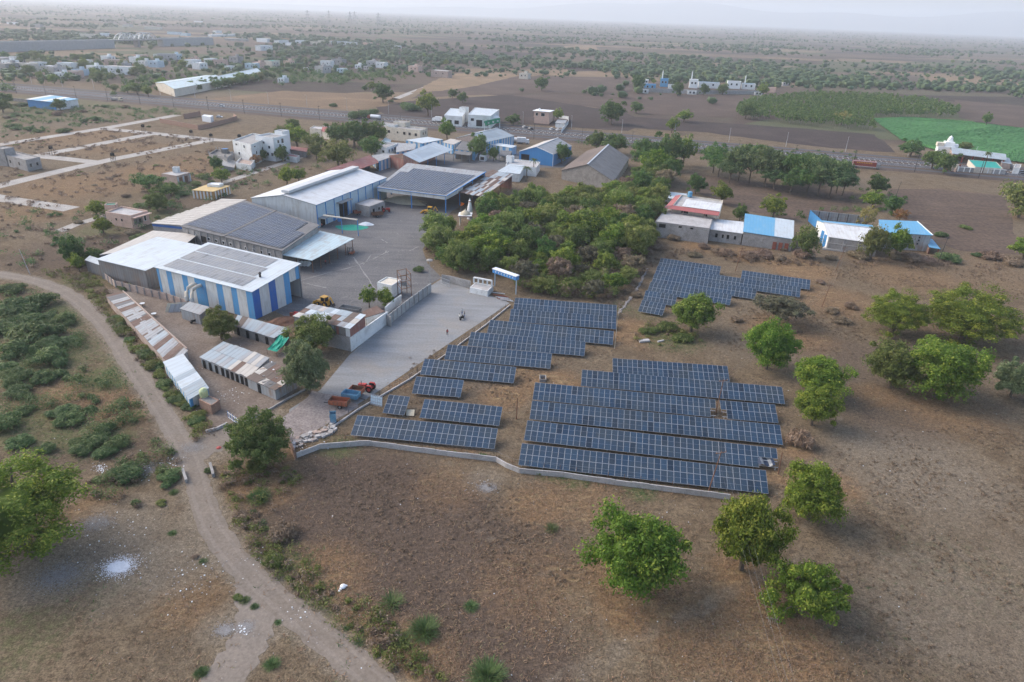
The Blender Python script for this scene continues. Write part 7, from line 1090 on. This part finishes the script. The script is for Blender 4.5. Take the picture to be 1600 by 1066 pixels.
for k in range(9): g.box('letter', (-4.6 + k * .85, -1.24, 2.9), (.55, .03, .55), 'yellow_paint')
for z in (1.1, 3.6): g.box('border', (-1, -1.24, z), (11.5, .05, .16), 'white_paint')
g.box('border', (-6.7, -1.24, 2.35), (.16, .05, 2.6), 'white_paint')
def tractor(label, x, y, rz, paint, loader=False):
    g = Rig('tractor', label, 'tractor', G(x, y), rz); g.hull('bonnet', [(.2, .75), (1.75, .75), (1.8, 1.25), (.2, 1.4)], -.36, .36, paint); g.box('gearbox', (-.35, 0, .75), (1.3, .5, .5), 'steel_dark')
    for b in (-.72, .72): g.wheel(-.75, b, .72, .36, paint); g.hull('mudguard', [(-1.45, 1.1), (-1.2, 1.55), (-.3, 1.55), (-.05, 1.1), (-.15, 1.1), (-.4, 1.46), (-1.15, 1.46), (-1.35, 1.1)], b - .2, b + .2, paint)
    for b in (-.6, .6): g.wheel(1.35, b, .42, .24, paint)
    g.box('seat', (-.7, 0, 1.3), (.5, .5, .12), 'rubber'); g.box('seat_back', (-.95, 0, 1.55), (.1, .5, .45), 'rubber'); g.bar('exhaust', (1.1, .2, 1.35), (1.1, .2, 2.1), .08, .08, 'steel_dark'); g.bar('steering_column', (-.05, 0, 1.2), (-.3, 0, 1.6), .06, .06, 'steel_dark')
    return g
tractor('red tractor parked at the kerb beside the solar field', 574, 610, R(165), 'red_paint'); tractor('red tractor beside the concrete annex', 602, 331, R(20), 'red_paint')
def trailer(label, x, y, rz, paint, mat2=None, L=3.6, name='farm_trailer'):
    g = Rig(name, label, 'trailer', G(x, y), rz); g.box('bed', (0, 0, .85), (L, 1.8, .14), paint)
    for b in (-.9, .9): g.box('side_board', (0, b, 1.3), (L, .08, .8), paint); g.wheel(-.3, b * .8, .42, .24)
    for a in (-L / 2, L / 2): g.box('end_board', (a, 0, 1.3), (.08, 1.8, .8), mat2 or paint)
    for k in range(5):
        for b in (-.96, .96): g.box('stake', (-L / 2 + .2 + k * (L - .4) / 4, b, 1.3), (.1, .06, .84), mat2 or paint)
    g.bar('drawbar', (L / 2, 0, .75), (L / 2 + 1.3, 0, .6), .12, .12, 'steel_dark'); return g
trailer('orange farm trailer on the gravel by the kerb', 531, 636, R(172), 'orange_paint', 'rust'); trailer('blue farm trailer behind the orange one', 549, 625, R(-14), 'faded_blue', 'faded_blue', 3.2); trailer('rust-brown trailer beside the red tractor', 558, 618, R(166), 'rust', 'orange_paint', 2.6); trailer('rusty flat trailer beside the annex door', 590, 339, R(25), 'rust', None, 4); trailer('rust-red trailer at the warehouse door', 560, 336, R(35), 'rust_red', None, 3.4)
trailer('olive grey tipping trailer behind the rust-patched shed', 548, 490, R(-18), 'steel_grey', 'concrete_dark', 5.2)
g = Rig('blue_hopper', 'upright blue steel hopper on the gravel', 'hopper', G(521, 660), R(15))
for b in (-.62, .62): g.hull('panel', [(-.5, .05), (.5, .05), (.6, 2.0), (-.6, 2.0)], b - .04, b + .04, 'faded_blue')
for a in (-.5, .5): g.box('panel', (a, 0, 1.0), (.06, 1.2, 1.9), 'faded_blue')
for a in (-.5, .5):
    for b in (-.62, .62): g.bar('lug', (a, b, 1.95), (a, b, 2.5), .08, .08, 'steel_grey')
a, b = G(579, 632), G(597, 636); T = Thing('panel_rack', 'leaning galvanised rack frame beside the field kerb', 'rack', (a + b) / 2); e = Vector((0, .7, 1.9))
for k in range(6): p = lerp(a, b, k / 5); T.part('upright', MB().bar(p, p + e, .07, .07), 'alu')
for t in (0.02, .33, .66, .98): T.part('rail', MB().bar(a + e * t, b + e * t, .07, .07), 'alu')
T.part('infill', MB().slab([a + e * .1, b + e * .1, b + e * .9, a + e * .9], .02), 'sky_panel')
def backhoe(label, x, y, rz):
    g = Rig('backhoe_loader', label, 'excavator', G(x, y), rz); P = 'yellow_paint'; g.hull('body', [(-.8, .7), (1.9, .7), (2.0, 1.3), (.5, 1.5), (-.8, 1.5)], -.5, .5, P); g.box('cab_glass', (-.2, 0, 1.95), (1.35, 1.3, .95), 'glass_dark'); g.box('cab_roof', (-.2, 0, 2.55), (1.6, 1.6, .16), P)
    for a in (-.85, .45):
        for b in (-.65, .65): g.bar('cab_pillar', (a, b, 1.4), (a, b, 2.5), .1, .1, P)
    for b in (-.75, .75): g.wheel(-.9, b, .75, .4, P); g.wheel(1.5, b, .5, .32, P); g.bar('loader_arm', (.6, b, 1.4), (2.7, b * .9, .7), .14, .2, P)
    g.hull('bucket', [(2.6, .2), (3.4, .2), (3.3, .4), (2.8, .45), (2.75, 1.0), (2.6, 1.0)], -1.1, 1.1, P); g.bar('boom', (-1.3, 0, .9), (-2.3, 0, 2.9), .22, .3, P); g.bar('dipper', (-2.3, 0, 2.9), (-3.2, 0, 1.4), .2, .24, P); g.hull('rear_bucket', [(-3.5, .7), (-2.9, .7), (-2.9, 1.3), (-3.3, 1.45)], -.35, .35, 'steel_dark'); g.box('counterweight', (-1.3, 0, .8), (.4, 1.6, .7), P)
backhoe('yellow backhoe loader under the open hall eave', 671, 334, R(170)); backhoe('yellow backhoe loader in the yard behind the rust-patched shed', 507, 478, R(150))
g = Rig('forklift', 'orange forklift at the end of the loading canopy', 'forklift', G(549, 398), R(200)); g.hull('body', [(-1.0, .25), (.7, .25), (.7, .8), (-.3, .85), (-.4, 1.1), (-1.1, 1.1)], -.5, .5, 'orange_paint')
for a in (.55, -.8):
    for b in (-.5, .5): g.wheel(a, b, .3, .2); g.bar('guard_post', (a, b * .9, .8), (a * .8, b * .9, 2.1), .08, .08, 'steel_dark')
g.box('overhead_guard', (-.1, 0, 2.12), (1.3, 1.0, .06), 'steel_dark'); g.box('seat', (-.4, 0, 1.1), (.5, .5, .15), 'rubber')
for b in (-.3, .3): g.bar('mast', (.95, b, .1), (.95, b, 2.5), .12, .14, 'steel_dark'); g.bar('fork', (.95, b, .12), (2.0, b, .12), .12, .06, 'steel_dark')
T = Thing('red_machine', 'pile of red machine scrap beside the striped shed', 'scrap heap', G(461, 496))
for k in range(7): p = G(456 + k * 2.4, 495 + rnd.uniform(-2, 2)); T.part('scrap', MB().box((p.x, p.y, .5), (rnd.uniform(.5, 1.2), .6, rnd.uniform(.5, 1.2)), rnd.uniform(0, 3)), rnd.choice(['red_paint', 'rust_red', 'steel_dark']))
mound('wood_heap', 'brown heap of chips behind the rear shack', 'heap', G(443, 503), 4.2, 1.2, 'rust', .6, R(25)); mound('sack_heap', 'heap of white sacks on the green sheet in the yard', 'heap', G(572, 351), 2.6, .9, 'litter_white', .6)
c = G(549, 356); mb = MB(); n = 24
for k in range(n): a0, a1 = 2 * math.pi * k / n, 2 * math.pi * (k + 1) / n; f = lambda a, r: (c.x + 5.5 * r * math.cos(a) * (1 + .12 * math.sin(3 * a)), c.y + 3.4 * r * math.sin(a), .06 + .25 * (1 - r) + .06 * math.sin(5 * a) * r); mb.face([f(a0, .0), f(a0, 1), f(a1, 1)])
solo('green_ground_sheet', mb, 'green_net', 'round dark green plastic sheet spread on the yard by the warehouse', 'sheet')
T = Thing('yard_gate_beam', 'long white beam carried on two blue posts at the warehouse corner', 'frame', G(548, 365)); p, q = G(535, 365), G(560, 369)
for c in (p, q): T.part('post', MB().bar((c.x, c.y, 0), (c.x, c.y, 5.4), .22, .22), 'blue_paint')
r = G(505, 337, 5.4); T.part('beam', MB().bar((r.x, r.y, 5.5), (q.x, q.y, 5.5), .5, .35), 'cream')
for k, (x, y) in enumerate(((521, 345), (530, 346))): c = G(x, y); T = Thing('drum', ('blue plastic drum, left of two at the warehouse corner', 'blue plastic drum, right of two at the warehouse corner')[k], 'drum', c); T.part('drum_body', MB().lathe(c, [(.55, 0), (.6, .1), (.56, .6), (.6, .65), (.55, 1.3)], 14), 'blue_paint'); T.part('drum_lid', MB().lathe(c + Vector((0, 0, 1.3)), [(.5, 0), (.5, .08)], 14), 'deep_blue')
T = Thing('yard_kiosk', 'small white kiosk with dark opening in the rear works yard', 'kiosk', G(755, 251)); block_at(T, T.loc, 3.2, 3, R(-20), 0, 2.8, 'white_paint', 'concrete_pale', .1); p = T.loc; T.part('opening', MB().box((p.x - .5, p.y - 1.6, 1.4), (2.0, .12, 1.6), R(-20)), 'black')
T = Thing('oil_tank', 'rust-red cylindrical tank beside the gabled shed', 'tank', G(770, 224)); p = G(766, 222, 1.5); T.part('tank', MB().tube([p, p + Vector((7, -2.4, 0))], 1.3, 14), 'rust_red')
for t in (1.5, 5.5): T.part('saddle', MB().box((p.x + t, p.y - t * .34, .4), (.5, 2, .8)), 'concrete')
T = Thing('loose_module', 'pale tilted box lid lying between the left solar rows', 'box', G(642, 648)); p = T.loc; T.part('lid', MB().slab([p + Vector((-.8, -.6, .15)), p + Vector((.7, -.7, .2)), p + Vector((.6, .7, .7)), p + Vector((-.9, .7, .65))], .08), 'grain'); T.part('base', MB().box(p + Vector((0, .2, .1)), (1.2, .8, .2)), 'brick')
T = Thing('crate', 'grey open concrete box between the solar blocks', 'box', G(848, 594)); p = T.loc
for dx, dy, sx, sy in ((-.6, 0, .12, 1.8), (.6, 0, .12, 1.8), (0, -.9, 1.3, .12), (0, .9, 1.3, .12)): T.part('side', MB().box(p + Vector((dx, dy, .35)), (sx, sy, .7)), 'concrete')
T = Thing('concrete_ring', 'pale concrete slab lying behind the right solar block', 'slab', G(1006, 534)); T.part('slab', MB().box(T.loc + Vector((0, 0, .25)), (2.6, 1.0, .4), .3), 'concrete_pale'); T.part('slab', MB().box(T.loc + Vector((4, .4, .15)), (1.8, .4, .25), .5), 'concrete_pale')
T = Thing('white_sack', 'crumpled white plastic sack on the verge by the lower road', 'sack', G(536, 918)); p = T.loc; T.part('fold', MB().lathe(p, [(.3, 0), (.42, .12), (.36, .3), (.1, .42)], 9), 'litter_white'); T.part('fold', MB().slab([p + Vector((-.5, -.7, .03)), p + Vector((-.2, -.75, .05)), p + Vector((.1, 0, .2)), p + Vector((-.25, .1, .25))], .03), 'litter_white'); T.part('fold', MB().slab([p + Vector((.2, 0, .3)), p + Vector((.55, .1, .15)), p + Vector((.5, .35, .12)), p + Vector((.1, .3, .3))], .03), 'litter_white')
T = Thing('dead_branch', 'bare fallen branch left of the sparse tree', 'branch', G(1206, 970)); p = T.loc
for k in range(6): T.part('twig', MB().tube([p + Vector((-.6 + .2 * k, .3, .1)), p + Vector((-.4 + .25 * k, 0, .5)), p + Vector((-.7 + .3 * k, -.5, .05))], [.09, .06, .03], 5), 'dead_wood')
solo('red_cloth', MB().lathe(G(342, 700), [(.45, 0), (.4, .12), (.15, .22)], 9), 'cloth_red', 'crumpled red cloth at the road junction', 'cloth')
for x, y, lab in ((223, 478, 'white dish lying beside the long rusty shed, upper'), (241, 494, 'white dish lying beside the long rusty shed, lower')): c = G(x, y); T = Thing('dish', lab, 'dish', c); T.part('bowl', MB().lathe(c + Vector((0, 0, .4)), [(.1, 0), (.4, .1), (.6, .3)], 14), 'litter_white'); T.part('stand', MB().bar(c, c + Vector((0, 0, .45)), .1, .1), 'steel_dark')
# ------------------------------------------------------------------ poles and wires
def pole(label, x, y, h, mat='rust', arms=1, lean=(0, 0), group='power poles', name='power_pole'):
    c = G(x, y); T = Thing(name, label, 'pole', c, group); top = c + Vector((lean[0], lean[1], h)); T.part('shaft', MB().tube([c, top], [.11, .07], 8), mat); T.top = top
    for k in range(arms):
        z = top - Vector((0, 0, .3 + .9 * k)); T.part('crossarm', MB().bar(z - Vector((.9, .3, 0)), z + Vector((.9, .3, 0)), .09, .1), mat)
        for s in (-.8, 0, .8): T.part('insulator', MB().lathe(z + Vector((s, s * .33, .05)), [(.05, 0), (.07, .1), (.03, .22)], 6), 'brick')
    return T
p1 = pole('rusty pole leaning over the front solar row beside the low wall', 1106, 771, 8.0, 'rust', 1, (.9, .2)); p2 = pole('rusty pole standing in the gap between two solar rows', 1118, 647, 7.6, 'rust', 1, (.3, 0)); p3 = pole('power pole behind the far solar array', 1149, 424, 7.5, 'rust', 2, (.8, 0)); p4 = pole('power pole in the dry field right of the far solar array', 1284, 480, 6.5, 'rust', 1, (.8, 0)); p5 = pole('leaning power pole before the gable barn', 1306, 424, 7.8, 'rust', 1, (1.0, 0)); p6 = pole('power pole at the blue porch', 1465, 411, 8.5, 'steel_dark', 1, (.8, 0)); pole('thin wooden pole in the brown gap left of the right solar block', 807, 655, 4.5, 'rust', 0, name='stake_pole'); pole('pale leaning pole left of the dirt road', 47, 429, 7.0, 'concrete_pale', 0, (-1.0, 0)); LP_ = pole('lamp post at the wood corner of the yard', 672, 445, 7, 'concrete', 0, group=None, name='lamp_post'); p7 = pole('rusty pole right of the torn panel', 1216, 741, 4.5, 'rust', 0, (-.2, 0), name='stake_pole'); p8 = pole('dark pole on the red ploughed field', 1398, 312, 8, 'steel_dark', 1, (.7, 0)); pole('concrete post at the lower road below the white house', 396, 272, 6, 'concrete_pale', 0)
c = G(672, 445); LP_.part('lamp_shade', MB().lathe(c + Vector((0, 0, 7.0)), [(.9, 0), (.8, .2), (.1, .4)], 12), 'concrete')
for i, (x, y) in enumerate(((82, 243), (178, 254), (225, 207), (300, 216), (331, 222))): c = G(x, y); T = Thing('plot_tank_stand', '%s dark tank stand from the left beside the plot lanes' % ORD[i], 'tank stand', c, 'tank stands'); [T.part('leg', MB().bar((c.x + a, c.y + b, 0), (c.x + a, c.y + b, 3), .12, .12), 'steel_dark') for a in (-.7, .7) for b in (-.7, .7)]; T.part('tank', MB().lathe((c.x, c.y, 3), [(.9, 0), (.9, 1.2), (.3, 1.5)], 10), 'black')
hp = []
for k in range(26): t = k / 25; q = lerp(hwA, hwB, t) - hn * 33; hp.append(q)
for k, q in enumerate(hp): T = Thing('highway_pole', 'dark power pole in the line beside the highway', 'pole', q, 'highway power poles'); T.part('shaft', MB().tube([q, q + Vector((0, 0, 9))], [.16, .1], 6), 'steel_dark'); T.part('crossarm', MB().bar(q + Vector((-1, .3, 8.6)), q + Vector((1, -.3, 8.6)), .12, .12), 'steel_dark')
for k in range(22): q = lerp(hwA, hwB, (k + .4) / 22) + hn * 18; T = Thing('street_light', 'slim grey street light along the far side of the highway', 'street light', q, 'highway street lights'); T.part('shaft', MB().tube([q, q + Vector((0, 0, 8.5))], [.12, .07], 6), 'galvanised'); T.part('lamp_arm', MB().bar(q + Vector((0, 0, 8.4)), q - hn * 2 + Vector((0, 0, 8.8)), .1, .1), 'galvanised')
def wire(a, b, sag, name='wire'):
    return [lerp(a, b, t / 10) - Vector((0, 0, sag * 4 * (t / 10) * (1 - t / 10))) for t in range(11)]
def line(label, A, B, sag):
    mb = MB()
    for s in (-.8, 0, .8): o = Vector((s, s * .33, 0)); mb.tube(wire(A + o, B + o, sag), .007, 4, cap=False)
    solo('power_line', mb, 'steel_grey', label, 'wire')
line('three wires between the leaning rusty pole and the gap pole', p1.top, p2.top, .5); line('three wires from the gap pole to the pole behind the far array', p2.top, p4.top, 1.0); line('three wires from the dry field pole to the barn pole', p4.top, p5.top, .6); e = G(1075, 1066, 6); line('three wires running from the leaning rusty pole towards the camera', p1.top, Vector((27, 20, 8)), .8); line('three wires between the barn pole and the porch pole', p5.top, p6.top, .8)
# lattice pylons on the plain
for i, (x, y) in enumerate(((482, 42), (515, 40), (548, 44), (555, 40), (592, 46))):
    c = G(x, y); T = Thing('pylon', 'faint lattice pylon far away on the hazy plain', 'pylon', c, 'far pylons'); h = 55
    for a in (-1, 1):
        for b in (-1, 1): T.part('leg', MB().bar(c + Vector((a * 6, b * 6, 0)), c + Vector((a * .8, b * .8, h)), .6, .6), 'steel_grey')
    for z in (30, 40, 50): T.part('crossarm', MB().bar(c + Vector((-9, 0, z)), c + Vector((9, 0, z)), .8, .8), 'steel_grey')
# ------------------------------------------------------------------ people
def person(label, x, y, rz, top='cloth_white', low='cloth_dark', h=1.68, stride=.12, arms=.0):
    c = G(x, y); me = bpy.data.meshes.new('body'); s = h / 1.75
    J = [((0, 0, .95), .15), ((0, 0, 1.2), .145), ((0, 0, 1.42), .15), ((0, 0, 1.53), .06), ((0, 0, 1.66), .105), ((.02, 0, 1.75), .085), ((0, .19, 1.42), .06), ((.03, .25, 1.15), .048), ((.12 + arms, .24, .9), .04), ((.15 + arms, .24, .8), .035), ((0, -.19, 1.42), .06), ((-.03, -.25, 1.15), .048), ((.05 + arms, -.24, .9), .04), ((.08 + arms, -.24, .8), .035), ((0, .1, .88), .1), ((stride * .6, .11, .5), .07), ((stride, .11, .08), .05), ((stride + .14, .12, .04), .04), ((0, -.1, .88), .1), ((-stride * .3, -.11, .5), .07), ((-stride, -.11, .08), .05), ((-stride + .14, -.12, .04), .04)]
    E = [(0, 1), (1, 2), (2, 3), (3, 4), (4, 5), (2, 6), (6, 7), (7, 8), (8, 9), (2, 10), (10, 11), (11, 12), (12, 13), (0, 14), (14, 15), (15, 16), (16, 17), (0, 18), (18, 19), (19, 20), (20, 21)]
    me.from_pydata([tuple(v * s for v in p) for p, r in J], E, []); o = bpy.data.objects.new('person', me); col.objects.link(o); o.modifiers.new('skin', 'SKIN'); o.modifiers.new('sub', 'SUBSURF').levels = 1
    for i, (p, r) in enumerate(J): me.skin_vertices[0].data[i].radius = (r * s, r * s); me.skin_vertices[0].data[i].use_root = i == 0
    dg = bpy.context.evaluated_depsgraph_get(); m2 = bpy.data.meshes.new_from_object(o.evaluated_get(dg)); bpy.data.objects.remove(o); m2.materials.clear()
    for mt in ('skin', top, low, 'hair'): m2.materials.append(MT[mt])
    for f in m2.polygons: z = f.center.z / s; yy = abs(f.center.y) / s; f.material_index = 3 if z > 1.68 or (z > 1.6 and f.center.x < -.03) else 0 if z > 1.5 or (yy > .19 and z < 1.12) or z < .07 else 1 if z > .93 else 2
    m2.polygons.foreach_set('use_smooth', [True] * len(m2.polygons)); o = bpy.data.objects.new('person', m2); col.objects.link(o); o.location = c; o.rotation_euler.z = rz; tag(o, label, 'person'); return o
person('person in brown-red clothes walking alone on the entrance road', 699, 524, 1.9, 'cloth_red', 'cloth_dark', 1.65, .2); person('person in a pale shirt standing left of the motorcycle', 718, 500, .8, 'cloth_white', 'cloth_dark'); person('person in a dark shirt standing right of the motorcycle', 726, 496, 3.4, 'cloth_dark', 'cloth_blue'); person('person in a white shirt standing behind the motorcycle', 722, 492, -1.5, 'cloth_white', 'cloth_blue'); person('person standing at the small dark warehouse door', 503, 356, -1.0, 'cloth_red', 'cloth_dark'); person('worker in a red shirt under the loading canopy', 509, 414, -.8, 'cloth_red', 'cloth_dark')
T = Thing('motorcycle', 'dark motorcycle with people around it on the entrance road', 'motorcycle', G(722, 499)); motorbike(T, 1.1)
# ------------------------------------------------------------------ far hills and haze
mb = MB(); n = 90; pr = None
for k in range(n + 1):
    a = R(-46 + 92 * k / n); d = 17000; t = k / n; h = 90 + 330 * max(0, min(1, (t - .38) / .2)) * (.8 + .2 * math.sin(t * 23) + .12 * math.sin(t * 61)) * (1 if t < .9 else .9); p = Vector((d * math.sin(a), d * math.cos(a), 0)); q = p * 1.06; cur = (p, Vector((q.x, q.y, h)), q * 1.12)
    if pr: mb.face([pr[0], cur[0], cur[1], pr[1]]); mb.face([pr[1], cur[1], cur[2], pr[2]])
    pr = cur
plain('hill', (.11, .105, .085), .95); struct('hills', mb, 'hill')
m = bpy.data.materials.new('haze'); m.use_nodes = True; t = m.node_tree; t.nodes.remove(t.nodes['Principled BSDF']); v = t.nodes.new('ShaderNodeVolumePrincipled'); v.inputs['Color'].default_value = (.88, .93, 1.0, 1); v.inputs['Density'].default_value = HAZE; v.inputs['Anisotropy'].default_value = 0.2; t.links.new(v.outputs[0], t.nodes['Material Output'].inputs['Volume'])
MT['haze'] = m; mb = MB().box((0, 9000, 249), (44000, 26000, 502)); hz = solo('haze', mb, 'haze', 'pale evening haze over the whole plain', 'haze', kind='stuff')
